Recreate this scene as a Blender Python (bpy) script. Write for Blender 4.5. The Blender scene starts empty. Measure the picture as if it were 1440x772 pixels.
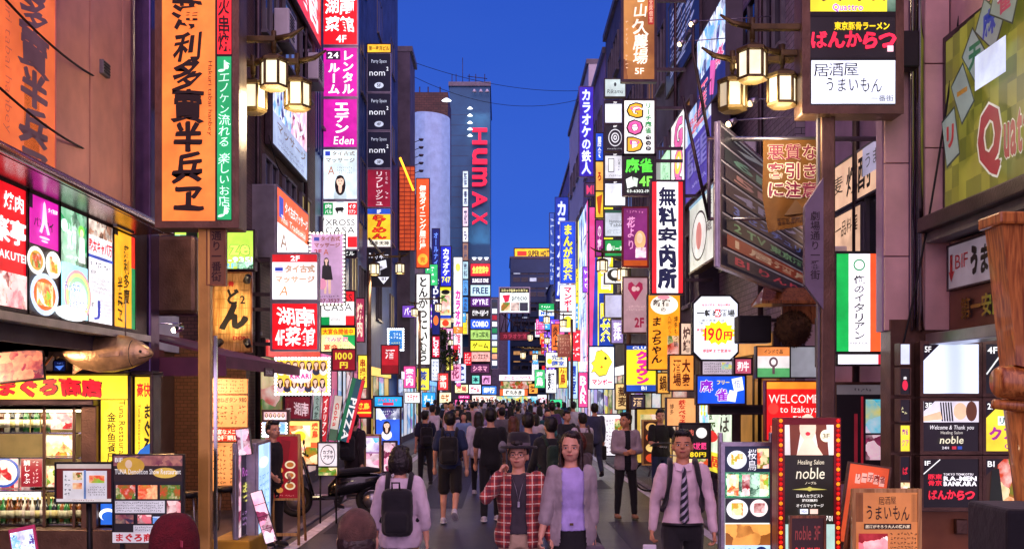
import bpy, bmesh, math, random
from mathutils import Vector, Matrix, noise
SCN = bpy.context.scene
COL = SCN.collection
R = random.Random(7)
# ------------------------------------------------------------ camera, sky, light
F = 1500.0; VX = 705.0; HZ = 557.0; CAMZ = 2.0
cam_d = bpy.data.cameras.new('camera'); cam = bpy.data.objects.new('camera', cam_d); COL.objects.link(cam)
cam_d.sensor_width = 36; cam_d.lens = 36 * F / 1440
cam_d.shift_x = (720 - VX) / 1440; cam_d.shift_y = (HZ - 386) / 1440
cam_d.clip_start = 0.1; cam_d.clip_end = 3000
cam.location = (0, 0, CAMZ); cam.rotation_euler = (math.radians(90), 0, 0)
SCN.camera = cam
W = bpy.data.worlds.new('World'); SCN.world = W; W.use_nodes = True
nt = W.node_tree; nt.nodes.clear()
out = nt.nodes.new('ShaderNodeOutputWorld'); bg = nt.nodes.new('ShaderNodeBackground')
tc = nt.nodes.new('ShaderNodeTexCoord'); sep = nt.nodes.new('ShaderNodeSeparateXYZ'); rmp = nt.nodes.new('ShaderNodeValToRGB')
nt.links.new(tc.outputs['Generated'], sep.inputs[0]); nt.links.new(sep.outputs['Z'], rmp.inputs[0])
e = rmp.color_ramp.elements
e[0].position = 0.0; e[0].color = (0.046, 0.155, 0.68, 1); e[1].position = 0.42; e[1].color = (0.015, 0.062, 0.42, 1)
e2 = rmp.color_ramp.elements.new(0.16); e2.color = (0.026, 0.098, 0.53, 1)
cn = nt.nodes.new('ShaderNodeTexNoise'); cn.inputs['Scale'].default_value = 2.2; cn.inputs['Detail'].default_value = 5; cmp_ = nt.nodes.new('ShaderNodeMapping'); cmp_.inputs['Scale'].default_value = (1, 1, 3.5)
nt.links.new(tc.outputs['Generated'], cmp_.inputs[0]); nt.links.new(cmp_.outputs[0], cn.inputs['Vector'])
cr_ = nt.nodes.new('ShaderNodeMapRange'); cr_.inputs[1].default_value = .35; cr_.inputs[2].default_value = .75; cr_.inputs[3].default_value = .0; cr_.inputs[4].default_value = .12; nt.links.new(cn.outputs['Fac'], cr_.inputs[0])
cx = nt.nodes.new('ShaderNodeMix'); cx.data_type = 'RGBA'; nt.links.new(cr_.outputs[0], cx.inputs[0]); nt.links.new(rmp.outputs[0], cx.inputs[6]); cx.inputs[7].default_value = (.10, .17, .52, 1)
nt.links.new(cx.outputs[2], bg.inputs['Color']); bg.inputs['Strength'].default_value = 1.08
nt.links.new(bg.outputs[0], out.inputs[0])
sun_d = bpy.data.lights.new('afterglow_fill', 'SUN'); sun_d.energy = 2.7; sun_d.angle = math.radians(100); sun_d.color = (1.0, .60, .62)  # wide dusk glow, raised as fill in place of sign light behind the camera
sun = bpy.data.objects.new('afterglow_fill', sun_d); COL.objects.link(sun); sun.rotation_euler = (math.radians(56), 0, math.radians(6))
SCN.view_settings.view_transform = 'Standard'; SCN.view_settings.look = 'None'
SCN.view_settings.exposure = 0.25; SCN.view_settings.gamma = 1
SCN.cycles.use_denoising = True
SCN.cycles.max_bounces = 5; SCN.cycles.diffuse_bounces = 3; SCN.cycles.glossy_bounces = 3; SCN.cycles.transmission_bounces = 4
SCN.cycles.sample_clamp_indirect = 4; SCN.cycles.caustics_reflective = False; SCN.cycles.caustics_refractive = False
EM = 1.12      # base luminance of a lit sign face

def P(px, py, d):
    return Vector(((px - VX) / F * d, d, CAMZ - (py - HZ) / F * d))

# ------------------------------------------------------------ materials
_m = {}
def hexc(c):
    if isinstance(c, str):
        c = c.lstrip('#')
        if len(c) == 3: c = ''.join(k * 2 for k in c)
        v = [int(c[i:i + 2], 16) / 255 for i in (0, 2, 4)]
        return tuple((x / 12.92 if x <= .04045 else ((x + .055) / 1.055) ** 2.4) for x in v)
    return tuple(c[:3])
def new_mat(name):
    m = bpy.data.materials.new(name); m.use_nodes = True
    return m, m.node_tree, m.node_tree.nodes['Principled BSDF']
def surf(name, color, rough=.6, metal=0., var=.25, scale=3., bump=0., bscale=40., coat=0.):
    """ordinary surface: base colour broken up by noise, small bump"""
    if name in _m: return _m[name]
    m, t, b = new_mat(name); c = hexc(color)
    n = t.nodes.new('ShaderNodeTexNoise'); n.inputs['Scale'].default_value = scale; n.inputs['Detail'].default_value = 6
    tcn = t.nodes.new('ShaderNodeTexCoord'); t.links.new(tcn.outputs['Object'], n.inputs['Vector'])
    r = t.nodes.new('ShaderNodeValToRGB')
    r.color_ramp.elements[0].position = .3; r.color_ramp.elements[1].position = .72
    r.color_ramp.elements[0].color = tuple(x * (1 - var) for x in c) + (1,)
    r.color_ramp.elements[1].color = tuple(min(1, x * (1 + var)) for x in c) + (1,)
    t.links.new(n.outputs['Fac'], r.inputs[0]); t.links.new(r.outputs[0], b.inputs['Base Color'])
    b.inputs['Roughness'].default_value = rough; b.inputs['Metallic'].default_value = metal
    if coat: b.inputs['Coat Weight'].default_value = coat
    if bump:
        n2 = t.nodes.new('ShaderNodeTexNoise'); n2.inputs['Scale'].default_value = bscale; n2.inputs['Detail'].default_value = 4
        t.links.new(tcn.outputs['Object'], n2.inputs['Vector'])
        bp = t.nodes.new('ShaderNodeBump'); bp.inputs['Strength'].default_value = bump; bp.inputs['Distance'].default_value = .02
        t.links.new(n2.outputs['Fac'], bp.inputs['Height']); t.links.new(bp.outputs[0], b.inputs['Normal'])
    _m[name] = m; return m
def lit(color, em=None, var=.26):
    """printed, backlit acrylic: emission of its own colour, slightly uneven as tubes behind make it"""
    em = EM if em is None else em
    key = ('lit', str(color), round(em, 2))
    if key in _m: return _m[key]
    m, t, b = new_mat('lit_print'); c = hexc(color)
    b.inputs['Base Color'].default_value = tuple(x * .5 for x in c) + (1,)
    b.inputs['Roughness'].default_value = .35
    n = t.nodes.new('ShaderNodeTexNoise'); n.inputs['Scale'].default_value = 2.2; n.inputs['Detail'].default_value = 2
    g = t.nodes.new('ShaderNodeNewGeometry'); t.links.new(g.outputs['Position'], n.inputs['Vector'])
    mp = t.nodes.new('ShaderNodeMapRange'); mp.inputs[1].default_value = .3; mp.inputs[2].default_value = .7
    mp.inputs[3].default_value = em * (1 - var); mp.inputs[4].default_value = em * (1 + var)
    n2 = t.nodes.new('ShaderNodeTexNoise'); n2.inputs['Scale'].default_value = 9; n2.inputs['Detail'].default_value = 7; n2.inputs['Roughness'].default_value = .7; t.links.new(g.outputs['Position'], n2.inputs['Vector'])
    m2 = t.nodes.new('ShaderNodeMapRange'); m2.inputs[1].default_value = .3; m2.inputs[2].default_value = .7; m2.inputs[3].default_value = .84; m2.inputs[4].default_value = 1.1; t.links.new(n2.outputs['Fac'], m2.inputs[0])
    mm = t.nodes.new('ShaderNodeMath'); mm.operation = 'MULTIPLY'; t.links.new(m2.outputs[0], mm.inputs[1])
    t.links.new(n.outputs['Fac'], mp.inputs[0]); t.links.new(mp.outputs[0], mm.inputs[0]); t.links.new(mm.outputs[0], b.inputs['Emission Strength'])
    b.inputs['Emission Color'].default_value = c + (1,)
    _m[key] = m; return m
def tube_lit(color, em, tubes=3., axis='X'):
    """large light box whose fluorescent tubes show as brighter bands"""
    key = ('tube', str(color), em, tubes, axis)
    if key in _m: return _m[key]
    m, t, b = new_mat('light_box_face'); c = hexc(color)
    b.inputs['Base Color'].default_value = tuple(x * .5 for x in c) + (1,); b.inputs['Roughness'].default_value = .3
    b.inputs['Emission Color'].default_value = c + (1,)
    tcn = t.nodes.new('ShaderNodeTexCoord'); sp = t.nodes.new('ShaderNodeSeparateXYZ'); t.links.new(tcn.outputs['Object'], sp.inputs[0])
    ma = t.nodes.new('ShaderNodeMath'); ma.operation = 'MULTIPLY'; ma.inputs[1].default_value = tubes
    sn = t.nodes.new('ShaderNodeMath'); sn.operation = 'SINE'
    t.links.new(sp.outputs[axis], ma.inputs[0]); t.links.new(ma.outputs[0], sn.inputs[0])
    mp = t.nodes.new('ShaderNodeMapRange'); mp.inputs[1].default_value = -1; mp.inputs[3].default_value = em * .75; mp.inputs[4].default_value = em * 1.3
    t.links.new(sn.outputs[0], mp.inputs[0]); t.links.new(mp.outputs[0], b.inputs['Emission Strength'])
    _m[key] = m; return m
def ink(color, rough=.5):
    key = ('ink', str(color))
    if key in _m: return _m[key]
    m, t, b = new_mat('ink'); b.inputs['Base Color'].default_value = hexc(color) + (1,); b.inputs['Roughness'].default_value = rough
    _m[key] = m; return m
PAL = {'food': ['8c1b0c', 'd8691c', 'f2d9a8', '3f7a1e', 'c43a18', 'f6efe0', '5a2a12'],
       'meat': ['a81e2a', 'e0707a', 'f6d8d0', '7c1018', 'c84048'],
       'salad': ['2c7a20', '8cc038', 'e84828', 'f4e8a0', 'f8f8f0', 'c87818'],
       'night': ['1a1020', '60203c', 'a87060', '281c40', 'd8b080'],
       'cool': ['2448a0', '6ca8e8', 'e8f0ff', '182860', 'a060c0'],
       'skin': ['e8b898', 'f8e0d0', '2a1a18', 'c08870', 'f4d0c0'],
       'wood': ['3a2010', '8a5020', 'd89848', '201008'],
       'green': ['0c6a40', '24a060', 'c0f0d0', '104830', 'f0fff0'],
       'party': ['e02880', 'f8e040', '40c8e8', 'f8f8f8', '8030c0', 'f07020'],
       'pink': ['b03060', 'f0a0c0', 'f8e0e8', '702040', 'd86090']}
def photo(kind, em=None, scale=9., seed=0, sy=1.):
    """a printed picture too small to read: soft cells in the colours of its subject"""
    em = EM if em is None else em
    key = ('ph', kind, em, scale, seed, sy)
    if key in _m: return _m[key]
    m, t, b = new_mat('picture_print')
    g = t.nodes.new('ShaderNodeTexCoord')
    nz = t.nodes.new('ShaderNodeTexNoise'); nz.inputs['Scale'].default_value = scale * 1.4; nz.inputs['Detail'].default_value = 5
    mv = t.nodes.new('ShaderNodeMapping'); mv.inputs['Location'].default_value = (seed * 3.1, seed * 1.7, seed); mv.inputs['Scale'].default_value = (1, sy, 1)
    t.links.new(g.outputs['Object'], mv.inputs[0]); t.links.new(mv.outputs[0], nz.inputs['Vector'])
    ad = t.nodes.new('ShaderNodeVectorMath'); ad.operation = 'MULTIPLY_ADD'; ad.inputs[1].default_value = (.12, .12, .12)
    t.links.new(nz.outputs['Color'], ad.inputs[0]); t.links.new(mv.outputs[0], ad.inputs[2])
    v = t.nodes.new('ShaderNodeTexVoronoi'); v.inputs['Scale'].default_value = scale; t.links.new(ad.outputs[0], v.inputs['Vector'])
    s = t.nodes.new('ShaderNodeSeparateColor'); t.links.new(v.outputs['Color'], s.inputs[0])
    r = t.nodes.new('ShaderNodeValToRGB'); cs = PAL[kind]; el = r.color_ramp.elements
    r.color_ramp.interpolation = 'LINEAR'
    while len(el) < len(cs): el.new(.5)
    for i, c in enumerate(cs):
        el[i].position = i / (len(cs) - 1); el[i].color = hexc(c) + (1,)
    mx = t.nodes.new('ShaderNodeMix'); mx.data_type = 'FLOAT'; mx.inputs[0].default_value = .45
    t.links.new(s.outputs[0], mx.inputs[2]); t.links.new(nz.outputs['Fac'], mx.inputs[3])
    t.links.new(mx.outputs[0], r.inputs[0])
    t.links.new(r.outputs[0], b.inputs['Base Color']); t.links.new(r.outputs[0], b.inputs['Emission Color'])
    b.inputs['Emission Strength'].default_value = em; b.inputs['Roughness'].default_value = .3
    _m[key] = m; return m
def wood_grain(name, c1, c2):
    if name in _m: return _m[name]
    m, t, b = new_mat(name); tcn = t.nodes.new('ShaderNodeTexCoord'); mp = t.nodes.new('ShaderNodeMapping'); mp.inputs['Scale'].default_value = (9, 9, .9); t.links.new(tcn.outputs['Object'], mp.inputs[0])
    n = t.nodes.new('ShaderNodeTexNoise'); n.inputs['Scale'].default_value = 2.5; n.inputs['Detail'].default_value = 8; n.inputs['Distortion'].default_value = 1.2; t.links.new(mp.outputs[0], n.inputs['Vector'])
    r = t.nodes.new('ShaderNodeValToRGB'); r.color_ramp.elements[0].position = .35; r.color_ramp.elements[1].position = .62; r.color_ramp.elements[0].color = hexc(c2) + (1,); r.color_ramp.elements[1].color = hexc(c1) + (1,)
    t.links.new(n.outputs['Fac'], r.inputs[0]); t.links.new(r.outputs[0], b.inputs['Base Color']); b.inputs['Roughness'].default_value = .4; b.inputs['Coat Weight'].default_value = .3
    bp = t.nodes.new('ShaderNodeBump'); bp.inputs['Strength'].default_value = .4; t.links.new(n.outputs['Fac'], bp.inputs['Height']); t.links.new(bp.outputs[0], b.inputs['Normal'])
    _m[name] = m; return m
def brick_mat(name, c1, c2, mortar, scale, bw=.5, rh=.25, rough=.6, bump=.4, msize=.02):
    """tiles and small bricks laid on a wall in world metres (YZ for side walls, XZ for fronts by normal)"""
    if name in _m: return _m[name]
    m, t, b = new_mat(name)
    tcn = t.nodes.new('ShaderNodeTexCoord'); g = t.nodes.new('ShaderNodeNewGeometry')
    sp = t.nodes.new('ShaderNodeSeparateXYZ'); t.links.new(g.outputs['Position'], sp.inputs[0])
    sm = t.nodes.new('ShaderNodeMath'); t.links.new(sp.outputs['X'], sm.inputs[0]); t.links.new(sp.outputs['Y'], sm.inputs[1])
    cb = t.nodes.new('ShaderNodeCombineXYZ'); t.links.new(sm.outputs[0], cb.inputs[0]); t.links.new(sp.outputs['Z'], cb.inputs[1])
    br = t.nodes.new('ShaderNodeTexBrick'); t.links.new(cb.outputs[0], br.inputs['Vector'])
    br.inputs['Scale'].default_value = scale; br.inputs['Color1'].default_value = hexc(c1) + (1,); br.inputs['Color2'].default_value = hexc(c2) + (1,)
    br.inputs['Mortar'].default_value = hexc(mortar) + (1,); br.inputs['Mortar Size'].default_value = msize
    br.inputs['Brick Width'].default_value = bw; br.inputs['Row Height'].default_value = rh
    n = t.nodes.new('ShaderNodeTexNoise'); n.inputs['Scale'].default_value = 1.3; n.inputs['Detail'].default_value = 8; t.links.new(g.outputs['Position'], n.inputs['Vector'])
    mx = t.nodes.new('ShaderNodeMix'); mx.data_type = 'RGBA'; mx.blend_type = 'MULTIPLY'; mx.inputs[0].default_value = .55
    t.links.new(br.outputs['Color'], mx.inputs[6]); t.links.new(n.outputs['Fac'], mx.inputs[7])
    t.links.new(mx.outputs[2], b.inputs['Base Color']); b.inputs['Roughness'].default_value = rough
    bp = t.nodes.new('ShaderNodeBump'); bp.inputs['Strength'].default_value = bump; bp.inputs['Distance'].default_value = .01; bp.invert = True
    t.links.new(br.outputs['Fac'], bp.inputs['Height']); t.links.new(bp.outputs[0], b.inputs['Normal'])
    _m[name] = m; return m
M = dict(
    metal=surf('dark_painted_metal', '4a3e44', .4, .7, .3, 5, .15), steel=surf('brushed_steel', 'a8a4b0', .3, .9, .2, 4, .1),
    brown=surf('bronze_painted_steel', '6e5446', .38, .6, .35, 4, .2), black=surf('black_paint', '131217', .45, .2, .3, 6, .1),
    grey=surf('grey_paint', '6e6a74', .5, .3, .25, 3, .15), white=surf('white_paint', 'cfcbd2', .5, 0, .12, 3, .05),
    purple=surf('purple_metal', '5c4a78', .3, .8, .3, 3, .1), wood=wood_grain('varnished_wood', 'a8683a', '5c3214'),
    lightwood=wood_grain('light_wood', 'e0b068', 'a87434'), gold=surf('lantern_brass', '5e4c2c', .45, .5, .35, 8, .2),
    stone=surf('pinkish_granite_panel', 'cc8c7c', .38, 0, .2, 2.2, .1, 90), stone2=surf('beige_granite', 'd8b0a8', .4, 0, .2, 2.5, .1, 90),
    conc=surf('stained_concrete', '76727c', .75, 0, .4, 1.2, .3, 20), dark=surf('dark_render', '5c5462', .6, 0, .4, 1.4, .2, 20),
    navy=surf('navy_metal_cladding', '34508c', .4, .4, .3, 1.5, .1), mauve=surf('mauve_render', 'a080aa', .55, 0, .3, 1.4, .2, 20),
    red=surf('red_paint', '8c1420', .45, 0, .2, 3, .1), rubber=surf('rubber', '0e0e10', .8, 0, .2, 6, .1),
    glass=surf('dark_window_glass', '0d1424', .08, .0, .3, .8), chrome=surf('chrome', 'd8d8dc', .12, 1, .08, 3))
M['tile'] = brick_mat('brown_wall_tile', '74504a', '5c3e3c', '2c2020', 4, .5, .25)
M['tile_grey'] = brick_mat('grey_wall_tile', 'a89cae', '8e8498', '484250', 3, .6, .3)
M['shutter'] = brick_mat('grey_shutter_slats', '8c8890', '827e88', '3a383e', 1, 40, .09, .4, 1.0)

# ------------------------------------------------------------ objects
def link(o, parent=None, label=None, cat=None, group=None, kind=None):
    COL.objects.link(o)
    if parent is not None: o.parent = parent
    if label: o['label'] = label
    if cat: o['category'] = cat
    if group: o['group'] = group
    if kind: o['kind'] = kind
    return o
LABELS = {}
def thing(name, label, cat, loc=(0, 0, 0), rz=0, group=None):
    o = bpy.data.objects.new(name, None); o.empty_display_size = .2
    o.location = loc; o.rotation_euler = (0, 0, rz)
    LABELS[label] = LABELS.get(label, 0) + 1
    return link(o, None, label, cat, group)
class B:
    """mesh collector with material slots"""
    def __init__(s): s.v = []; s.f = []; s.mi = []; s.mats = []; s.sm = []
    def slot(s, m):
        if m not in s.mats: s.mats.append(m)
        return s.mats.index(m)
    def add(s, vs, fs, m, smooth=False):
        k = len(s.v); s.v += [tuple(v) for v in vs]; i = s.slot(m)
        for f in fs: s.f.append(tuple(a + k for a in f)); s.mi.append(i); s.sm.append(smooth)
        return s
    def box(s, c, d, m, rz=0, mat=None):
        x, y, z = d[0] / 2, d[1] / 2, d[2] / 2
        vs = [Vector((sx * x, sy * y, sz * z)) for sz in (-1, 1) for sx, sy in ((-1, -1), (1, -1), (1, 1), (-1, 1))]
        if mat is None: mat = Matrix.Translation(c) @ Matrix.Rotation(rz, 4, 'Z')
        vs = [mat @ v for v in vs]
        return s.add(vs, [(0, 3, 2, 1), (4, 5, 6, 7), (0, 1, 5, 4), (1, 2, 6, 5), (2, 3, 7, 6), (3, 0, 4, 7)], m)
    def bx(s, x0, x1, y0, y1, z0, z1, m):
        return s.box(((x0 + x1) / 2, (y0 + y1) / 2, (z0 + z1) / 2), (abs(x1 - x0), abs(y1 - y0), abs(z1 - z0)), m)
    def bbox(s, x0, x1, y0, y1, z0, z1, m, bev=.02):
        """bevelled box"""
        bm = bmesh.new(); bmesh.ops.create_cube(bm, size=1)
        for v in bm.verts: v.co = Vector(((x0 + x1) / 2 + v.co.x * (x1 - x0), (y0 + y1) / 2 + v.co.y * (y1 - y0), (z0 + z1) / 2 + v.co.z * (z1 - z0)))
        bmesh.ops.bevel(bm, geom=bm.edges[:], offset=bev, segments=2, affect='EDGES', profile=.5)
        vs = [v.co.copy() for v in bm.verts]; fs = [[v.index for v in f.verts] for f in bm.faces]; bm.free()
        return s.add(vs, fs, m)
    def rings(s, rings, m, cap=True, smooth=True):
        n = len(rings[0]); vs = [p for r in rings for p in r]; fs = []
        for i in range(len(rings) - 1):
            for j in range(n):
                a = i * n + j; b = i * n + (j + 1) % n; fs.append((a, b, b + n, a + n))
        if cap:
            fs.append(tuple(range(n - 1, -1, -1))); fs.append(tuple((len(rings) - 1) * n + j for j in range(n)))
        return s.add(vs, fs, m, smooth)
    def tube(s, pts, r, m, n=8, smooth=True):
        pts = [Vector(p) for p in pts]; rs = r if isinstance(r, (list, tuple)) else [r] * len(pts); rg = []
        for i, p in enumerate(pts):
            d = (pts[min(i + 1, len(pts) - 1)] - pts[max(i - 1, 0)]).normalized()
            a = d.cross(Vector((0, 0, 1)))
            if a.length < 1e-3: a = d.cross(Vector((1, 0, 0)))
            a.normalize(); b = d.cross(a)
            rg.append([p + (a * math.cos(t) + b * math.sin(t)) * rs[i] for t in [2 * math.pi * k / n for k in range(n)]])
        return s.rings(rg, m, True, smooth)
    def lathe(s, prof, c, m, n=16, sx=1, sy=1, smooth=True):
        c = Vector(c)
        return s.rings([[c + Vector((r * sx * math.cos(2 * math.pi * k / n), r * sy * math.sin(2 * math.pi * k / n), z)) for k in range(n)] for r, z in prof], m, True, smooth)
    def ball(s, c, r, m, n=12, k=8):
        c = Vector(c); r = (r, r, r) if not isinstance(r, (tuple, list, Vector)) else r
        rg = []
        for i in range(k + 1):
            a = math.pi * (.02 + .96 * i / k); q = math.sin(a); z = -math.cos(a)
            rg.append([c + Vector((r[0] * q * math.cos(2 * math.pi * j / n), r[1] * q * math.sin(2 * math.pi * j / n), r[2] * z)) for j in range(n)])
        return s.rings(rg, m)
    def mesh(s, name):
        me = bpy.data.meshes.new(name); me.from_pydata(s.v, [], s.f)
        for m in s.mats: me.materials.append(m)
        me.polygons.foreach_set('material_index', s.mi); me.polygons.foreach_set('use_smooth', s.sm)
        me.update(); return me
    def obj(s, name, parent=None, **k):
        return link(bpy.data.objects.new(name, s.mesh(name)), parent, **k)
def copy_tree(o, parent=None, loc=None, rz=None):
    c = o.copy(); COL.objects.link(c)
    if parent is not None: c.parent = parent
    if loc is not None: c.location = loc
    if rz is not None: c.rotation_euler = (0, 0, rz)
    for ch in list(o.children): copy_tree(ch, c)
    return c

# ------------------------------------------------------------ lettering
_gc = bpy.data.curves.new('glyph_source', 'FONT'); _gc.resolution_u = 2
_go = bpy.data.objects.new('glyph_source', _gc)
_gl = {}
def glyph(ch, bold):
    k = (ch, bold)
    if k not in _gl:
        _gc.body = ch; _gc.offset = bold
        me = _go.to_mesh(); vs = [(v.co.x, v.co.y) for v in me.vertices]; fs = [tuple(p.vertices) for p in me.polygons]
        _go.to_mesh_clear()
        bb = (min(v[0] for v in vs), max(v[0] for v in vs), min(v[1] for v in vs), max(v[1] for v in vs)) if vs else None
        _gl[k] = (vs, fs, bb)
    return _gl[k]
def text2d(s, u0, v0, u1, v1, mode='h', bold=.02, brush=0., slant=0.):
    """lay text out in the box (v upwards) -> verts, faces. '|' starts a new row (h) or a column to the left (v)"""
    if mode == 'r':      # rotated a quarter turn, read downwards
        vs, fs = text2d(s, 0, 0, v1 - v0, u1 - u0, 'h', bold, brush, slant)
        return [(u0 + y, v1 - x, k) for x, y, k in vs], fs
    V = []; Fc = []; rr = random.Random(s)
    lines = s.split('|')
    def put(ch, x0, y0, x1, y1, rot=False, fit=False):
        vs, fs, bb = glyph(ch, min(bold, .018))
        if not vs: return
        k0 = k = len(V); cjk = ord(ch) > 0x2e00
        if cjk and not fit: a0, a1, b0, b1 = 0., 1., -.12, .88
        else: a0, a1, b0, b1 = bb
        ja, jb, js = (rr.uniform(-.12, .12), rr.uniform(-.05, .05), rr.uniform(.92, 1.12)) if brush else (0, 0, 1)
        for x, y in vs:
            p = (x - a0) / max(a1 - a0, .01) - .5; q = (y - b0) / max(b1 - b0, .01) - .5
            if rot: p, q = -q, -p
            if brush:
                nx = noise.noise(Vector((x * 3.1 + k, y * 3.1, 1.3))); ny = noise.noise(Vector((x * 3.1, y * 3.1 + k, 7.3)))
                p, q = (p + q * ja + nx * .07 * brush) * js, (q + p * ja * .8 + jb + ny * .07 * brush) * js
            p += q * slant
            V.append((x0 + (x1 - x0) * (p + .5), y0 + (y1 - y0) * (q + .5), 0.))
        for f in fs: Fc.append(tuple(i + k for i in f))
        ex = (bold - .018) * (1 if len(vs) < 46 else (.55 if len(vs) < 66 else .28))      # heavy lettering: the same strokes laid again a little beside themselves
        if ex > .004:
            n0 = len(vs); r = ex * .95; cw = (x1 - x0) * (1 if cjk else 1.3); chh = y1 - y0
            for ci, (sx, sy) in enumerate(((1, .4), (-1, -.4), (.4, -1), (-.4, 1), (.75, -.75), (-.75, .75)) if ex > .03 else ((1, .5), (-1, -.5), (0, 1))):
                kk = len(V)
                for i in range(n0): a = V[k0 + i]; V.append((a[0] + sx * r * cw, a[1] + sy * r * chh, (ci + 1) * .00015))
                for f in fs: Fc.append(tuple(i + kk for i in f))
    if mode == 'h':
        H = (v1 - v0) / len(lines)
        for li, ln in enumerate(lines):
            top = v1 - li * H; wd = []
            for ch in ln:
                vs, fs, bb = glyph(ch, min(bold, .018)); wd.append(1.0 if ord(ch) > 0x2e00 else (.3 if bb is None else bb[1] - bb[0] + .09))
            tot = sum(wd) or 1; x = u0
            cap = all(ord(c) < 0x2e00 for c in ln); g = .06 * H
            for ch, w in zip(ln, wd):
                dx = (u1 - u0) * w / tot
                if ord(ch) < 0x2e00:
                    vs, fs, bb = glyph(ch, min(bold, .018))
                    if bb:
                        lo, hi = (-.02, .72) if any(c.isupper() or c.isdigit() for c in ln) or not cap else (-.02, .72)
                        hh = H - 2 * g; b0 = top - H + g + (bb[2] - lo) / (hi - lo) * hh; b1 = top - H + g + (bb[3] - lo) / (hi - lo) * hh
                        m_ = .045 / w * dx; put(ch, x + m_, b0, x + dx - m_, b1)
                else: put(ch, x, top - H + g, x + dx, top - g)
                x += dx
    else:
        Wd = (u1 - u0) / len(lines)
        for li, ln in enumerate(lines):
            xr = u1 - li * Wd; n = len(ln); g = .04 * Wd; hs = [.55 if c in '・ ' else 1. for c in ln]; tot = sum(hs); y = v1
            for ch, h in zip(ln, hs):
                dy = (v1 - v0) * h / tot
                if ch != ' ': put(ch, xr - Wd + g, y - dy, xr - g, y, rot=ch in 'ー〜~', fit=False)
                y -= dy
    return V, Fc
# sign contents, all in 0..1 of the face with v DOWN
def T(s, u0, v0, u1, v1, c, mode='h', bold=.02, brush=0., slant=0., edge=None, em=None): return ('t', s, u0, v0, u1, v1, c, mode, bold, brush, slant, edge, em)
def RC(u0, v0, u1, v1, c, em=None): return ('r', u0, v0, u1, v1, c, em)
def CI(u, v, ru, rv, c, em=None): return ('c', u, v, ru, rv, c, em)
def PH(k, u0, v0, u1, v1, em=None, scale=9.): return ('p', k, u0, v0, u1, v1, em, scale)
def SC(u0, v0, u1, v1, c, rows=3, em=None): return ('s', u0, v0, u1, v1, c, rows, em)
def PO(pts, c, em=None): return ('o', pts, c, em)
def disc(u, v, ru, rv, n=20): return [(u + ru * math.cos(2 * math.pi * k / n), v + rv * math.sin(2 * math.pi * k / n)) for k in range(n)]
def face_items(u, v, s, asp, hair='1a1012', skin='f0c8b0', top='f4f0f0', em=None, long=True):
    """a printed portrait: hair, face, shoulders (s = half face width; asp = width/height of the sign face)"""
    k = asp; I = []
    I.append(PO(disc(u, v + s * 3.3 * k, s * 1.7, s * 1.7 * k), top, em))
    I.append(PO(disc(u, v + (s * .9 if long else 0) * k, s * 1.35, s * (2.3 if long else 1.4) * k), hair, em))
    I.append(PO(disc(u, v + s * 1.5 * k, s * .45, s * 1.2 * k), skin, em))
    I.append(PO(disc(u, v, s * .92, s * 1.2 * k), skin, em))
    I.append(PO([(u - s, v - s * .3 * k), (u - s * .8, v - s * 1.1 * k), (u, v - s * 1.4 * k), (u + s * .8, v - s * 1.1 * k), (u + s, v - s * .3 * k), (u + s * .3, v - s * .75 * k)], hair, em))
    for q in (-1, 1): I.append(PO(disc(u + q * s * .36, v - s * .05 * k, s * .16, s * .08 * k, 8), '2a1818', em))
    I.append(PO(disc(u, v + s * .65 * k, s * .22, s * .09 * k, 8), 'c03848', em))
    return I
_pseed = [0]
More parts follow.
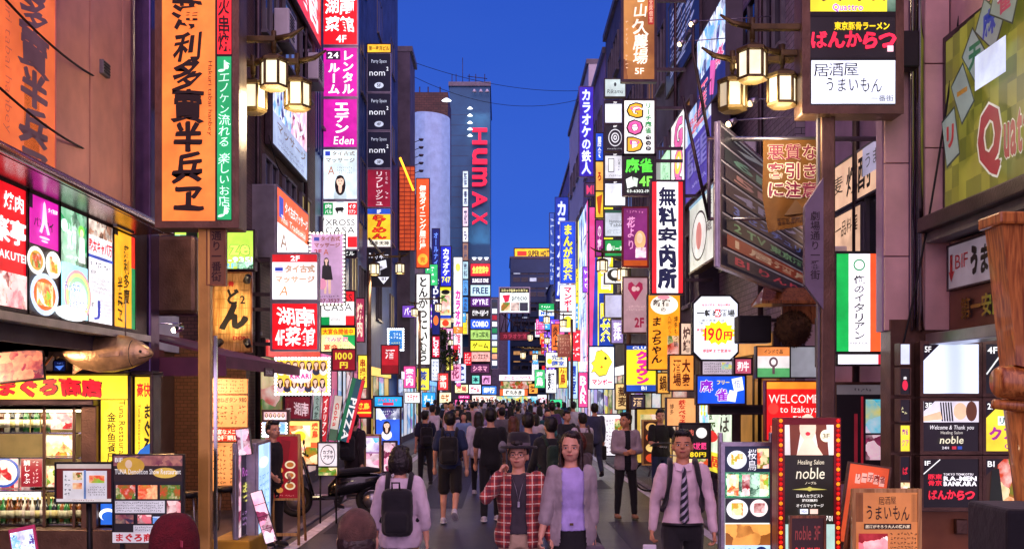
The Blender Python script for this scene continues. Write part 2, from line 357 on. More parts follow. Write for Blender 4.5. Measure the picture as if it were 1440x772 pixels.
def face_print(o, w, h, parent, items, em, lit_face=True, z0=0.):
    """build the print on a face with local axes: x right, z up, normal -y; origin lower left (0,0)"""
    L = B(); L2 = B(); off = .004
    def mt(c, e_):
        e_ = em if e_ is None else e_
        return lit(c, e_) if e_ > 0 else ink(c)
    for it in items:
        off += .0016; y = -off - z0; k = it[0]
        if k == 't':
            _, s, u0, v0, u1, v1, c, mode, bold, brush, slant, edge, e_ = it
            if edge:
                vs, fs = text2d(s, u0 * w, (1 - v1) * h, u1 * w, (1 - v0) * h, mode, bold + .045, brush, slant)
                L.add([(a, y - q_, b) for a, b, q_ in vs], fs, mt(edge, e_)); off += .0016; y = -off - z0
            vs, fs = text2d(s, u0 * w, (1 - v1) * h, u1 * w, (1 - v0) * h, mode, bold, brush, slant)
            L.add([(a, y - q_, b) for a, b, q_ in vs], fs, mt(c, e_))
        elif k == 'r':
            _, u0, v0, u1, v1, c, e_ = it
            L2.add([(u0 * w, y, (1 - v1) * h), (u1 * w, y, (1 - v1) * h), (u1 * w, y, (1 - v0) * h), (u0 * w, y, (1 - v0) * h)], [(0, 1, 2, 3)], mt(c, e_))
        elif k == 'c' or k == 'o':
            if k == 'c': pts = disc(*it[1:5], 24); c, e_ = it[5], it[6]
            else: pts, c, e_ = it[1:]
            L2.add([(a * w, y, (1 - b) * h) for a, b in pts], [tuple(range(len(pts)))], mt(c, e_))
        elif k == 'p':
            _, kd, u0, v0, u1, v1, e_, sc = it; _pseed[0] += 1; p = B()
            p.add([(u0 * w, y, (1 - v1) * h), (u1 * w, y, (1 - v1) * h), (u1 * w, y, (1 - v0) * h), (u0 * w, y, (1 - v0) * h)], [(0, 1, 2, 3)], photo(kd, em if e_ is None else e_, sc, _pseed[0] % 4))
            p.obj('picture', parent)
        elif k == 's':
            _, u0, v0, u1, v1, c, rows, e_ = it; rr = random.Random(int(u0 * 991 + v0 * 77 + rows)); rh = (v1 - v0) / rows; mm = mt(c, e_)
            for r in range(rows):
                x = u0; gw = rh * .75 * h / w
                while x < u1 - gw * .6:
                    if rr.random() > .08:
                        for _q in range(3):
                            a = x + rr.random() * gw * .5; bq = v0 + r * rh + rr.uniform(.1, .6) * rh
                            if rr.random() < .5: q = (a, bq, a + gw * .45, bq + rh * .13)
                            else: q = (a, bq - rh * .05, a + gw * .13, bq + rh * .3)
                            L2.add([(q[0] * w, y, (1 - q[3]) * h), (q[2] * w, y, (1 - q[3]) * h), (q[2] * w, y, (1 - q[1]) * h), (q[0] * w, y, (1 - q[1]) * h)], [(0, 1, 2, 3)], mm)
                    x += gw
    if L2.v: L2.obj('artwork', parent)
    if L.v: L.obj('lettering', parent)
SIGN_N = [0]
def sign(label, x0, y0, x1, y1, d, bgc, items, d1=None, th=.14, frame='metal', em=None, name='shop_sign', cat='sign', group=None, fw=.035,
         arm=None, panels=None, tube=None, y0r=None, tilt=0, hang=None, back=True):
    """a lit box sign. x0,y0,x1,y1 = where its face stands as seen from the street; d, d1 = metres to its left and right edge"""
    em = EM if em is None else em
    d1 = d if d1 is None else d1
    p0 = P(x0, y1, d); pt = P(x0, y0, d); p1 = P(x1, y1, d1)
    ux = p1.x - p0.x; uy = p1.y - p0.y; w = math.hypot(ux, uy); h = pt.z - p0.z; rz = math.atan2(uy, ux)
    t = thing(name, label, cat, p0, rz, group)
    if tilt: t.rotation_euler = (0, tilt, rz)
    fr = M[frame] if isinstance(frame, str) else frame
    c = B(); c.bbox(-fw, w + fw, .012, th, -fw, h + fw, fr, min(.015, fw * .4))
    for a in ((-fw, 0, -fw, h + fw), (w, w + fw, -fw, h + fw), (0, w, -fw, 0), (0, w, h, h + fw)):
        c.bx(a[0], a[1], -.014, .012, a[2], a[3], fr)
    c.obj('sign_case', t)
    f = lambda a, z0_, z1_, x_0=0., x_1=1.: a.bx(x_0 * w, x_1 * w, 0, .011, z0_, z1_, tube_lit(bgc, em, tube) if tube else (lit(bgc, em) if em > 0 else ink(bgc)))
    f(B(), 0, h).obj('sign_face', t)
    if panels:     # panel seams: list of v positions (v down) of real dividing bars
        s = B()
        for v in panels: s.bx(0, w, -.012, -.001, (1 - v) * h - fw * .35, (1 - v) * h + fw * .35, fr)
        s.obj('divider', t)
    face_print(t, w, h, t, items, em)
    if arm:        # brackets to the wall: arm = +/-length along x
        s = B()
        for z in (h * .12, h * .88):
            xa = w if arm > 0 else 0
            s.bx(min(xa, xa + arm), max(xa, xa + arm), th * .35, th * .35 + .06, z - .03, z + .03, M['metal'])
        s.obj('bracket', t)
    if hang:
        s = B()
        for xx in (.15 * w, .85 * w): s.tube([(xx, th / 2, h), (xx, th / 2, h + hang)], .012, M['metal'], 6)
        s.obj('hanger', t)
    SIGN_N[0] += 1
    return t, w, h
def bulbs(t, w, h, nx, nz, cols, r=.022, inset=.0, em=3.0, y=-.02, depth_band=None):
    """small round lamps along the border of a sign, grouped by colour into strings"""
    for ci, c in enumerate(cols):
        b = B(); i = 0
        pts = [(inset + (w - 2 * inset) * k / nx, q) for k in range(nx + 1) for q in (inset, h - inset)] + [(q, inset + (h - 2 * inset) * k / nz) for k in range(1, nz) for q in (inset, w - inset)]
        for i, (a, z) in enumerate(pts):
            if i % len(cols) == ci: b.ball((a, y, z), r, lit(c, em), 6, 4)
        b.obj('bulb_string', t)
def wsign(label, xw, pxa, pxb, z0, z1, bgc, items, **k):
    """a sign lying on or parallel to a side wall at x = xw, between the sight lines pxa and pxb"""
    da, db = F * xw / (pxa - VX), F * xw / (pxb - VX)
    return sign(label, pxa, HZ - (z1 - CAMZ) * F / da, pxb, HZ - (z0 - CAMZ) * F / da, da, bgc, items, d1=db, **k)
# ------------------------------------------------------------ people: tapered limbs fused into one skin, garments fused the same way
_tmp = bpy.data.scenes.new('workbench')
_junk = []; _me0 = bpy.data.meshes.new('fuse'); _fo = bpy.data.objects.new('fuse', _me0); _tmp.collection.objects.link(_fo); _junk.append(_me0)
_md = _fo.modifiers.new('r', 'REMESH'); _md.mode = 'VOXEL'; _md.use_smooth_shade = True; _ms = _fo.modifiers.new('s', 'SMOOTH'); _ms.factor = .5
def fuse(b, vox, smooth=3, cut=None, disp=0., dscale=14., stretch=(1, 1, 1), amp=None):
    me = b.mesh('fuse'); o = _fo; o.data = me; _junk.append(me)
    md = o.modifiers['r']; md.voxel_size = vox; ms = o.modifiers['s']; ms.iterations = smooth; ms.show_viewport = ms.show_render = smooth > 0
    vl = _tmp.view_layers[0]; vl.update(); dg = vl.depsgraph
    m2 = bpy.data.meshes.new_from_object(o.evaluated_get(dg), depsgraph=dg)
    if disp:
        n_ = len(m2.vertices); co = [0.] * (3 * n_); no = [0.] * (3 * n_); m2.update()
        m2.vertices.foreach_get('co', co); m2.vertex_normals.foreach_get('vector', no)
        for i in range(0, 3 * n_, 3):
            n = noise.fractal(Vector((co[i] * dscale * stretch[0], co[i + 1] * dscale * stretch[1], co[i + 2] * dscale * stretch[2])), .9, 2.1, 3) * disp
            co[i] += no[i] * n; co[i + 1] += no[i + 1] * n; co[i + 2] += no[i + 2] * n
        m2.vertices.foreach_set('co', co)
    if cut:
        bm = bmesh.new(); bm.from_mesh(m2)
        bmesh.ops.delete(bm, geom=[f for f in bm.faces if cut(f.calc_center_median())], context='FACES')
        bm.to_mesh(m2); bm.free()
    m2.polygons.foreach_set('use_smooth', [True] * len(m2.polygons)); m2.update()
    return m2
def cloth(color, kind='plain', c2=None):
    key = ('cloth', str(color), kind)
    if key in _m: return _m[key]
    m, t, b = new_mat('fabric_' + kind); c = hexc(color)
    b.inputs['Roughness'].default_value = .85; b.inputs['Sheen Weight'].default_value = .15
    tcn = t.nodes.new('ShaderNodeTexCoord')
    n = t.nodes.new('ShaderNodeTexNoise'); n.inputs['Scale'].default_value = 9; n.inputs['Detail'].default_value = 5
    t.links.new(tcn.outputs['Object'], n.inputs['Vector'])
    bp = t.nodes.new('ShaderNodeBump'); bp.inputs['Strength'].default_value = .6; bp.inputs['Distance'].default_value = .02
    t.links.new(n.outputs['Fac'], bp.inputs['Height']); t.links.new(bp.outputs[0], b.inputs['Normal'])
    if kind == 'plaid':
        sp = t.nodes.new('ShaderNodeSeparateXYZ'); t.links.new(tcn.outputs['Object'], sp.inputs[0])
        def stripes(axis, fr, w, ph=0.):
            a = t.nodes.new('ShaderNodeMath'); a.operation = 'MULTIPLY_ADD'; a.inputs[1].default_value = fr; a.inputs[2].default_value = ph; t.links.new(sp.outputs[axis], a.inputs[0])
            f = t.nodes.new('ShaderNodeMath'); f.operation = 'FRACT'; t.links.new(a.outputs[0], f.inputs[0])
            g = t.nodes.new('ShaderNodeMath'); g.operation = 'LESS_THAN'; g.inputs[1].default_value = w; t.links.new(f.outputs[0], g.inputs[0]); return g.outputs[0]
        cur = None
        base = t.nodes.new('ShaderNodeRGB'); base.outputs[0].default_value = hexc('b8443a') + (1,); cur = base.outputs[0]
        for ax, fr, w, ph, cc, fac in (('X', 13, .32, .1, '40182a', .6), ('Z', 13, .32, .3, '40182a', .6), ('X', 13, .10, .5, 'f2e2c8', .8), ('Z', 13, .10, .7, 'f2e2c8', .8), ('X', 13, .07, .75, '1c1c3a', .7)):
            s = stripes(ax, fr, w, ph); k = t.nodes.new('ShaderNodeMath'); k.operation = 'MULTIPLY'; k.inputs[1].default_value = fac; t.links.new(s, k.inputs[0])
            mx = t.nodes.new('ShaderNodeMix'); mx.data_type = 'RGBA'; t.links.new(k.outputs[0], mx.inputs[0]); t.links.new(cur, mx.inputs[6]); mx.inputs[7].default_value = hexc(cc) + (1,); cur = mx.outputs[2]
        t.links.new(cur, b.inputs['Base Color'])
    elif kind == 'stripe':
        w = t.nodes.new('ShaderNodeTexWave'); w.inputs['Scale'].default_value = 9; w.bands_direction = 'DIAGONAL'; t.links.new(tcn.outputs['Object'], w.inputs['Vector'])
        r = t.nodes.new('ShaderNodeValToRGB'); r.color_ramp.interpolation = 'CONSTANT'; r.color_ramp.elements[0].color = c + (1,); r.color_ramp.elements[1].position = .6; r.color_ramp.elements[1].color = hexc(c2 or 'ddd') + (1,)
        t.links.new(w.outputs['Fac'], r.inputs[0]); t.links.new(r.outputs[0], b.inputs['Base Color'])
    else:
        r = t.nodes.new('ShaderNodeValToRGB'); r.color_ramp.elements[0].position = .3; r.color_ramp.elements[1].position = .75
        r.color_ramp.elements[0].color = tuple(x * .8 for x in c) + (1,); r.color_ramp.elements[1].color = tuple(min(1, x * 1.12) for x in c) + (1,)
        t.links.new(n.outputs['Fac'], r.inputs[0]); t.links.new(r.outputs[0], b.inputs['Base Color'])
    _m[key] = m; return m
SKIN = surf('skin', 'dba284', .5, 0, .1, 12, .06, 120); SKIN2 = surf('tanned_skin', 'cc8e68', .5, 0, .1, 12, .06, 120)
def hairm(c): return surf('hair_' + c, c, .42, 0, .5, 30, .5, 60)
def rd(d): return math.radians(d)
def ldir(pitch, out, side): return Vector((side * math.sin(rd(out)), math.sin(rd(pitch)) * math.cos(rd(out)), -math.cos(rd(pitch)) * math.cos(rd(out))))
POSE = dict(lt=0, lk=0, rt=0, rk=0, la=(0, 8), lf=(15, 2), ra=(0, 8), rf=(15, 2), head=(0, 0), lean=0)
WALK1 = dict(lt=24, lk=8, rt=-16, rk=-38, la=(-20, 8), lf=(-4, 4), ra=(20, 8), rf=(38, 2))
WALK2 = dict(lt=-16, lk=-36, rt=24, rk=8, la=(20, 8), lf=(40, 2), ra=(-20, 8), rf=(-2, 4))
def joints(H, p, sw=.098):
    q = dict(POSE); q.update(p or {}); J = {}; gy = 0
    for s, k in ((-1, 'l'), (1, 'r')):
        hip = Vector((s * .052, 0, .5)); kn = hip + ldir(q[k + 't'], 2 + q.get('spread', 0), s) * .235
        an = kn + ldir(q[k + 'k'], 1 + q.get('spread', 0) * .4, s) * .235
        J[k + 'hip'], J[k + 'knee'], J[k + 'ankle'] = hip, kn, an
    low = min(J['lankle'].z, J['rankle'].z) - .042
    for k in J: J[k].z -= low
    dz = -low; ln = math.tan(rd(q['lean']))
    J['dz'] = dz
    for s, k in ((-1, 'l'), (1, 'r')):
        sh = Vector((s * sw, ln * .3, .805 + dz)); el = sh + ldir(*q[k + 'a'], s) * .17
        fo = ldir(*q[k + 'f'], s); wr = el + fo * .145
        J[k + 'sh'], J[k + 'el'], J[k + 'wr'] = sh, el, wr; J[k + 'hd'] = fo
    J['ln'] = ln; J['k'] = sw / .098; J['head'] = q['head']
    return J
def torso(b, J, H, g, m, z0=.47, z1=.84, gl=0.):
    secs = [(.455, .080, .056), (.49, .094, .064), (.53, .096, .066), (.58, .084, .058), (.63, .080, .056), (.68, .088, .061), (.73, .093, .066), (.775, .098, .062), (.81, .086, .050), (.838, .045, .038)]
    rg = []
    for z, rx, ry in secs:
        if z < z0 - .001 or z > z1 + .001: continue
        gg = g + (gl * max(0, (.62 - z) / .15))
        yo = J['ln'] * max(0, z - .5)
        rg.append([Vector(((rx * (J['k'] if z > .6 else 1) + gg) * math.cos(a) * H, ((ry + gg) * math.sin(a) + yo) * H, (z + J['dz']) * H)) for a in [2 * math.pi * k / 20 for k in range(20)]])
    b.rings(rg, m)
def limb(b, a, c, r0, r1, H, m, n=10):
    a, c = a * H, c * H
    b.ball(a, r0 * H, m, n, 6); b.ball(c, r1 * H, m, n, 6); b.tube([a, c], [r0 * H, r1 * H], m, n)
HS = 1.09
def rot_head(J, H):
    yaw, pit = J['head']; piv = Vector((0, J['ln'] * .36, .86 + J['dz'])) * H
    return Matrix.Translation(piv) @ Matrix.Rotation(rd(-yaw), 4, 'Z') @ Matrix.Rotation(rd(-pit), 4, 'X') @ Matrix.Scale(HS, 4) @ Matrix.Translation(-Vector((0, 0, .86 * H)))
def hand(b, w, d, side, H, m, curl=35, palm=None):
    d = d.normalized(); n = Vector(palm).normalized() if palm else Vector((-side, 0, 0)) ; n = (n - d * n.dot(d)).normalized(); s = d.cross(n)
    w = w * H; k = H / 1.72
    for i in range(4):        # palm: four metacarpals
        o = (i - 1.5) * .019 * k; b.tube([w + d * .01 * k + s * o * .6, w + d * .085 * k + s * o], [.016 * k, .014 * k], m, 8)
        L = (.034, .040, .037, .028)[i] * k; c1 = math.radians(curl * (.9 + .1 * i)); p = w + d * .085 * k + s * o
        q = p + (d * math.cos(c1) + n * math.sin(c1)) * L; c2 = c1 * 2.0
        r = q + (d * math.cos(c2) + n * math.sin(c2)) * L * .9
        b.tube([p, q, r], [.0092 * k, .0085 * k, .007 * k], m, 8)
    sd = -s if (s.dot(Vector((0, 1, 0))) < 0) else s
    p = w + d * .03 * k + sd * .022 * k; q = p + (d * .6 + sd * .7 + n * .3).normalized() * .034 * k
    b.tube([p, q, q + (d * .9 + n * .45).normalized() * .028 * k], [.012 * k, .0105 * k, .008 * k], m, 8)
def head_parts(b, J, H, m, detail):
    X = rot_head(J, H)
    def bl(c, r):
        t = B(); t.ball([v * H for v in c], [v * H for v in r], m, 16, 12); b.add([X @ Vector(v) for v in t.v], t.f, m)
    bl((0, -.004, .938), (.045, .056, .060)); bl((0, .016, .905), (.037, .040, .042)); bl((0, .030, .884), (.020, .020, .017))
    bl((0, .058, .917), (.0085, .012, .010)); bl((0, .050, .930), (.0055, .008, .018))
    for s in (-1, 1):
        bl((s * .0455, -.002, .918), (.006, .013, .018)); bl((s * .024, .036, .908), (.014, .012, .014)); bl((s * .017, .044, .9365), (.017, .010, .006))
    bl((0, .052, .8985), (.015, .006, .004)); bl((0, .050, .892), (.012, .006, .0045))
    n0 = Vector((0, J['ln'] * .32 - .004, .825 + J['dz'])) * H; n1 = X @ (Vector((0, -.006, .885)) * H)
    b.tube([n0, n1], [.036 * H, .031 * H], m, 12); b.ball(n0, .036 * H, m); b.ball(n1, .031 * H, m)
    return X
def person(label, x, d, H, yaw, pose=None, top='tee', tc='1a1a22', bottom='trousers', bc='15151c', hair='short', hc='15100f', skin=None,
           shoe='1c1a1e', sole=None, bag=None, sw=.098, opn=.040, bagc='111116', vox=.012, det=0, cat='person', group=None, curl=(35, 35), palms=(None, None), loc=None, tk='plain', under=None, sleeve=None, seed=0):
    skin = skin or SKIN; J = joints(H, pose, sw)
    t = thing('person', label, cat, loc or (x, d, .02), -rd(yaw), group)
    b = B(); m = skin
    torso(b, J, H, 0, m); X = head_parts(b, J, H, m, det)
    sh = []
    for k, s in (('l', -1), ('r', 1)):
        limb(b, J[k + 'hip'], J[k + 'knee'], .050, .034, H, m); limb(b, J[k + 'knee'], J[k + 'ankle'], .034, .021, H, m)
        if bottom in ('shorts', 'skirt'): b.ball((J[k + 'knee'] * .65 + J[k + 'ankle'] * .35 + Vector((0, -.008, 0))) * H, (.031 * H, .033 * H, .06 * H), m)
        limb(b, J[k + 'sh'], J[k + 'el'], .031, .024, H, m); limb(b, J[k + 'el'], J[k + 'wr'], .024, .0155, H, m)
        if det: hand(b, J[k + 'wr'], J[k + 'hd'], s, H, m, curl[0 if k == 'l' else 1], palms[0 if k == 'l' else 1])
        else: b.ball((J[k + 'wr'] + J[k + 'hd'] * .045) * H, (.022 * H, .022 * H, .045 * H), m)
        b.ball((J[k + 'ankle'] + Vector((0, .035, -.024))) * H, (.024 * H, .066 * H, .016 * H), m)
    me = fuse(b, vox * .62 if det else vox, 2); me.materials.clear(); me.materials.append(m)
    link(bpy.data.objects.new('body', me), t)
    # shoes
    for k in 'lr':
        s = B(); sm = cloth(shoe); a = J[k + 'ankle']; up = max(0, a.z - .045)
        tilt = Matrix.Translation(a * H) @ Matrix.Rotation(-min(.9, up * 7), 4, 'X')
        q = B(); q.ball((0, .034 * H, -.026 * H), (.029 * H, .078 * H, .019 * H), sm); q.ball((0, -.008 * H, -.014 * H), (.026 * H, .032 * H, .028 * H), sm)
        s.add([tilt @ Vector(v) for v in q.v], q.f, sm, True)
        q = B(); q.lathe([(.9, -.044 * H), (1, -.042 * H), (1, -.032 * H)], (0, 0, 0), sm, 16); s.add([tilt @ Vector((v[0] * .031 * H, v[1] * .08 * H + .032 * H, v[2])) for v in q.v], q.f, cloth(sole or shoe), True)
        s.obj('shoe', t)
    # lower garment
    g = B(); cm = cloth(bc)
    torso(g, J, H, .003 if det else .008, cm, .45, .585)
    ga = dict(trousers=(.058, .043, .033, 1), slim=(.056, .040, .030, 1), shorts=(.062, .058, 0, 0), wide=(.062, .058, .055, 1), skirt=(0, 0, 0, 0))[bottom]
    if bottom == 'skirt':
        n = 20; dz = J['dz']
        g.rings([[Vector((r * math.cos(2 * math.pi * k / n), r * .78 * math.sin(2 * math.pi * k / n), z + dz)) * H for k in range(n)] for z, r in ((.26, .125), (.34, .118), (.43, .108), (.52, .094), (.575, .084))], cm)
    else:
        for k in 'lr':
            kn = J[k + 'knee']; hp = J[k + 'hip']
            if ga[3] == 0: kn = hp.lerp(kn, .86)
            limb(g, hp, kn, ga[0], ga[1], H, cm)
            if ga[3]: limb(g, J[k + 'knee'], J[k + 'ankle'].lerp(J[k + 'knee'], .06), ga[1], ga[2], H, cm)
    me = fuse(g, vox, 3, None, .007 if det else .005, 9, (1, 1, .55)); me.materials.clear(); me.materials.append(cm)
    link(bpy.data.objects.new('skirt' if bottom == 'skirt' else ('shorts' if bottom == 'shorts' else 'trousers'), me), t)
    # upper garments
    def upper(name, col, kind, gr, sl, z0, open_=0., ar=.012, neck=.03, gl=0.):
        g = B(); cm = cloth(col, kind); torso(g, J, H, gr, cm, z0, .84, gl)
        for k in 'lr':
            g.ball(J[k + 'sh'] * H, (.033 + gr * .5) * H, cm)
            if sl == 'short': limb(g, J[k + 'sh'], J[k + 'sh'].lerp(J[k + 'el'], .72), .034 + ar, .033 + ar, H, cm)
            elif sl == 'roll': limb(g, J[k + 'sh'], J[k + 'el'], .033 + ar, .026 + ar, H, cm); limb(g, J[k + 'el'], J[k + 'el'].lerp(J[k + 'wr'], .45), .026 + ar, .023 + ar, H, cm)
            else: limb(g, J[k + 'sh'], J[k + 'el'], .032 + ar, .025 + ar, H, cm); limb(g, J[k + 'el'], J[k + 'el'].lerp(J[k + 'wr'], .93), .025 + ar, .018 + ar, H, cm)
        cut = None
        if open_:
            def cut(c, w=open_):
                return c.y > .02 * H and abs(c.x) < (w * (1 + .9 * max(0, (.62 + J['dz']) * H - c.z)) ) * H and c.z > (z0 - .05) * H and abs(c.x) < .09 * H
        me = fuse(g, vox, 3, cut, .009 if det else .006, 10, (1.3, 1.3, .7)); me.materials.clear(); me.materials.append(cm)
        return link(bpy.data.objects.new(name, me), t)
    if under: upper('undershirt', under, 'plain', .013, 'short', .515, 0, .002)
    if top == 'tee': upper('shirt', tc, tk, .012, sleeve or 'short', .49, 0, .010)
    elif top == 'shirt': upper('shirt', tc, tk, .010, sleeve or 'long', .53, 0, .006)
    elif top == 'blouse': upper('blouse', tc, tk, .018, sleeve or 'long', .455, 0, .013, gl=.01)
    elif top == 'jacket': upper('jacket', tc, tk, .022, sleeve or 'long', .455, .028 if under else 0, .011)
    elif top == 'open': upper('overshirt', tc, tk, .024, sleeve or 'long', .455, opn, .011, gl=.008)
    # hair
    hm = hairm(hc)
    def bl(q, c, r, n=14): 
        tt = B(); tt.ball([v * H for v in c], [v * H for v in r], hm, n, 10); q.add([X @ Vector(v) for v in tt.v], tt.f, hm)
    q = B()
    if hair in ('short', 'bob', 'long', 'cap'):
        bl(q, (0, -.013, .948), (.051, .055, .058)); bl(q, (0, -.022, .925), (.047, .040, .045))
    if hair == 'short': bl(q, (0, .022, .983), (.040, .034, .020))
    if hair == 'bob':
        bl(q, (0, -.024, .918), (.060, .046, .066)); bl(q, (0, .020, .980), (.044, .034, .022))
        for s in (-1, 1): bl(q, (s * .047, .0, .905), (.014, .034, .050))
    if hair == 'long':
        bl(q, (0, -.036, .878), (.050, .032, .100)); bl(q, (-.008, .012, .984), (.038, .034, .020))
        for s in (-1, 1): bl(q, (s * .046, -.002, .900), (.010, .026, .070)); bl(q, (s * .047, .012, .838), (.013, .017, .052))
    if hair == 'thin': bl(q, (0, -.018, .920), (.0485, .046, .042))
    if q.v:
        me = fuse(q, .007 if det else vox * .8, 2, None, .007 if hair != 'thin' else .002, 34, (1.8, 1.8, .22)); me.materials.clear(); me.materials.append(hm)
        link(bpy.data.objects.new('hair', me), t)
    if det:      # features
        fb = B(); white = ink('e8e0dc'); dk = ink('1a0e0c'); lip = ink('a04a44')
        def put(nm, c, r, mm):
            z = B(); z.ball([v * H for v in c], [v * H for v in r], mm, 10, 6); bb_ = B(); bb_.add([X @ Vector(v) for v in z.v], z.f, mm, True); bb_.obj(nm, t)
        for s in (-1, 1):
            put('eye', (s * .0185, .0465, .927), (.0085, .0035, .0036), white); put('pupil', (s * .0185, .0495, .927), (.0042, .002, .0036), dk)
            put('eyebrow', (s * .019, .0515, .9405), (.013, .003, .0022), hm)
        put('mouth', (0, .0575, .8955), (.014, .0035, .0035), lip)
    # bags
    if bag == 'backpack':
        q = B(); cm = cloth(bagc); dz = J['dz'] * H; y = (-.066 - .03) * H
        q.bbox(-.085 * H, .085 * H, y - .085 * H, y + .01, .53 * H + dz, .79 * H + dz, cm, .035 * H); q.bbox(-.065 * H, .065 * H, y - .105 * H, y - .05 * H, .55 * H + dz, .67 * H + dz, cm, .02 * H)
        me = fuse(q, .012, 4, None, .004); me.materials.clear(); me.materials.append(cm); bo = link(bpy.data.objects.new('backpack', me), t)
        q = B()
        for s in (-1, 1):
            q.tube([(s * .06 * H, y, .78 * H + dz), (s * .064 * H, -.02 * H, .86 * H + dz), (s * .066 * H, .045 * H, .835 * H + dz), (s * .075 * H, .092 * H, .76 * H + dz), (s * .088 * H, .082 * H, .67 * H + dz), (s * .1 * H, -.03 * H, .60 * H + dz)], .014 * H, cm, 8)
        q.obj('strap', bo); q = B(); q.tube([(-.02 * H, y - .09 * H, .785 * H + dz), (-.02 * H, y - .1 * H, .825 * H + dz), (.02 * H, y - .1 * H, .825 * H + dz), (.02 * H, y - .09 * H, .785 * H + dz)], .006 * H, cm, 6); q.obj('handle', bo)
    t['H'] = H
    return t, J, X
def mat_from_joint(t): return t.matrix_basis
# ------------------------------------------------------------ ground
def sheet(name, x0, x1, y0, y1, z, m, kind='structure'):
    b = B(); b.add([(x0, y0, z), (x1, y0, z), (x1, y1, z), (x0, y1, z)], [(0, 1, 2, 3)], m); return b.obj(name, kind=kind)
def asphalt():
    m, t, b = new_mat('worn_asphalt'); g = t.nodes.new('ShaderNodeNewGeometry')
    n = t.nodes.new('ShaderNodeTexNoise'); n.inputs['Scale'].default_value = .7; n.inputs['Detail'].default_value = 9; n.inputs['Roughness'].default_value = .65
    f = t.nodes.new('ShaderNodeTexNoise'); f.inputs['Scale'].default_value = 90; f.inputs['Detail'].default_value = 3
    t.links.new(g.outputs['Position'], n.inputs['Vector']); t.links.new(g.outputs['Position'], f.inputs['Vector'])
    r = t.nodes.new('ShaderNodeValToRGB'); r.color_ramp.elements[0].position = .3; r.color_ramp.elements[1].position = .7
    r.color_ramp.elements[0].color = (.014, .012, .020, 1); r.color_ramp.elements[1].color = (.040, .034, .052, 1)
    t.links.new(n.outputs['Fac'], r.inputs[0])
    mx = t.nodes.new('ShaderNodeMix'); mx.data_type = 'RGBA'; mx.blend_type = 'OVERLAY'; mx.inputs[0].default_value = .6
    t.links.new(r.outputs[0], mx.inputs[6]); t.links.new(f.outputs['Fac'], mx.inputs[7]); t.links.new(mx.outputs[2], b.inputs['Base Color'])
    mr = t.nodes.new('ShaderNodeMapRange'); mr.inputs[3].default_value = .2; mr.inputs[4].default_value = .5; t.links.new(n.outputs['Fac'], mr.inputs[0]); t.links.new(mr.outputs[0], b.inputs['Roughness'])
    bp = t.nodes.new('ShaderNodeBump'); bp.inputs['Strength'].default_value = .5; bp.inputs['Distance'].default_value = .01; t.links.new(f.outputs['Fac'], bp.inputs['Height']); t.links.new(bp.outputs[0], b.inputs['Normal'])
    return m
ASPH = asphalt()
sheet('ground', -600, 600, -40, 1500, -.12, surf('city_ground', '2a2830', .8, 0, .3, .2))
sheet('road', -3.05, 3.2, -6, 400, 0, ASPH)
paint = surf('worn_road_paint', 'd8d4e0', .6, 0, .3, 9, .1)
sheet('road_marking', -2.86, -2.68, 4, 19.2, .004, paint); sheet('road_marking', -2.86, -2.68, 22, 60, .004, paint)
sheet('road_marking', 2.92, 3.08, 4, 60, .004, paint)
sheet('road_marking', -1.9, 1.9, 66, 66.4, .004, paint)
for i, (x0, x1, y0, y1) in enumerate(((-2.2, -.4, 10.2, 12.6), (1.7, 2.6, 9.5, 17), (-1.6, -.7, 19, 30), (.4, 2.4, 23, 25.5), (-2.6, -1.4, 15.5, 16.8))): sheet('asphalt_patch', x0, x1, y0, y1, .0035, surf('fresh_asphalt_%d' % (i % 2), ['1c1a24', '2e2a38'][i % 2], .5, 0, .35, 2, .5, 90))
for s, x0, x1 in ((-1, -7.5, -3.05), (1, 3.2, 8.5)):
    b = B(); b.bx(x0, x1, -6, 140, -.1, .02, surf('pavement_slabs', '443e4c', .6, 0, .3, 1.5, .2)); b.obj('pavement', kind='structure')
    k = 0
for s in (-1, 1):     # kerb stones, near stretch stone by stone
    xs = -3.05 if s < 0 else 3.2
    me = None
    for i in range(26):
        if me is None:
            b = B(); b.bbox(-.07, .07, .01, .99, -.05, .035, M['conc'], .012); me = b.mesh('kerb_stone')
        o = bpy.data.objects.new('kerb_stone', me); o.location = (xs, 6 + i, 0); link(o, kind='structure')
for (x, y, r) in ((-1.2, 11.5, .3), (1.5, 21, .3)):
    mh = thing('manhole_cover', 'round iron manhole cover in the asphalt ' + ('near the woman with the backpack' if x < 0 else 'behind the man in the grey blazer'), 'manhole cover', (x, y, .002))
    b = B(); b.lathe([(r, 0), (r, .006), (r * .93, .008)], (0, 0, 0), M['metal'], 24); b.obj('lid', mh)

# ------------------------------------------------------------ buildings
def win_grid(t, side, x, ys, zs, w, h, lits, frame='grey', glass='glass'):
    """windows on the street wall of a building (side -1: left of the street, faces +x)"""
    n = -side; cache = {}
    for yi, y in enumerate(ys):
        for zi, z in enumerate(zs):
            L = lits[(yi * 7 + zi * 3) % len(lits)]
            key = L
            if key not in cache:
                f = B(); q = .05
                for a in ((0, w, 0, q), (0, w, h - q, h), (0, q, q, h - q), (w - q, w, q, h - q), (w / 2 - q / 2, w / 2 + q / 2, q, h - q)):
                    f.bx(0, n * .07, a[0], a[1], a[2], a[3], M[frame])
                f.bx(0, n * .12, -.05, w + .05, -.06, 0, M[frame])
                p = B(); p.bx(0, n * .02, q, w - q, q, h - q, M['glass'] if L is None else lit(L, .55))
                cache[key] = (f.mesh('window'), p.mesh('pane'))
            o = link(bpy.data.objects.new('window', cache[key][0]), t); o.location = (x, y, z)
            pn = link(bpy.data.objects.new('pane', cache[key][1]), o)
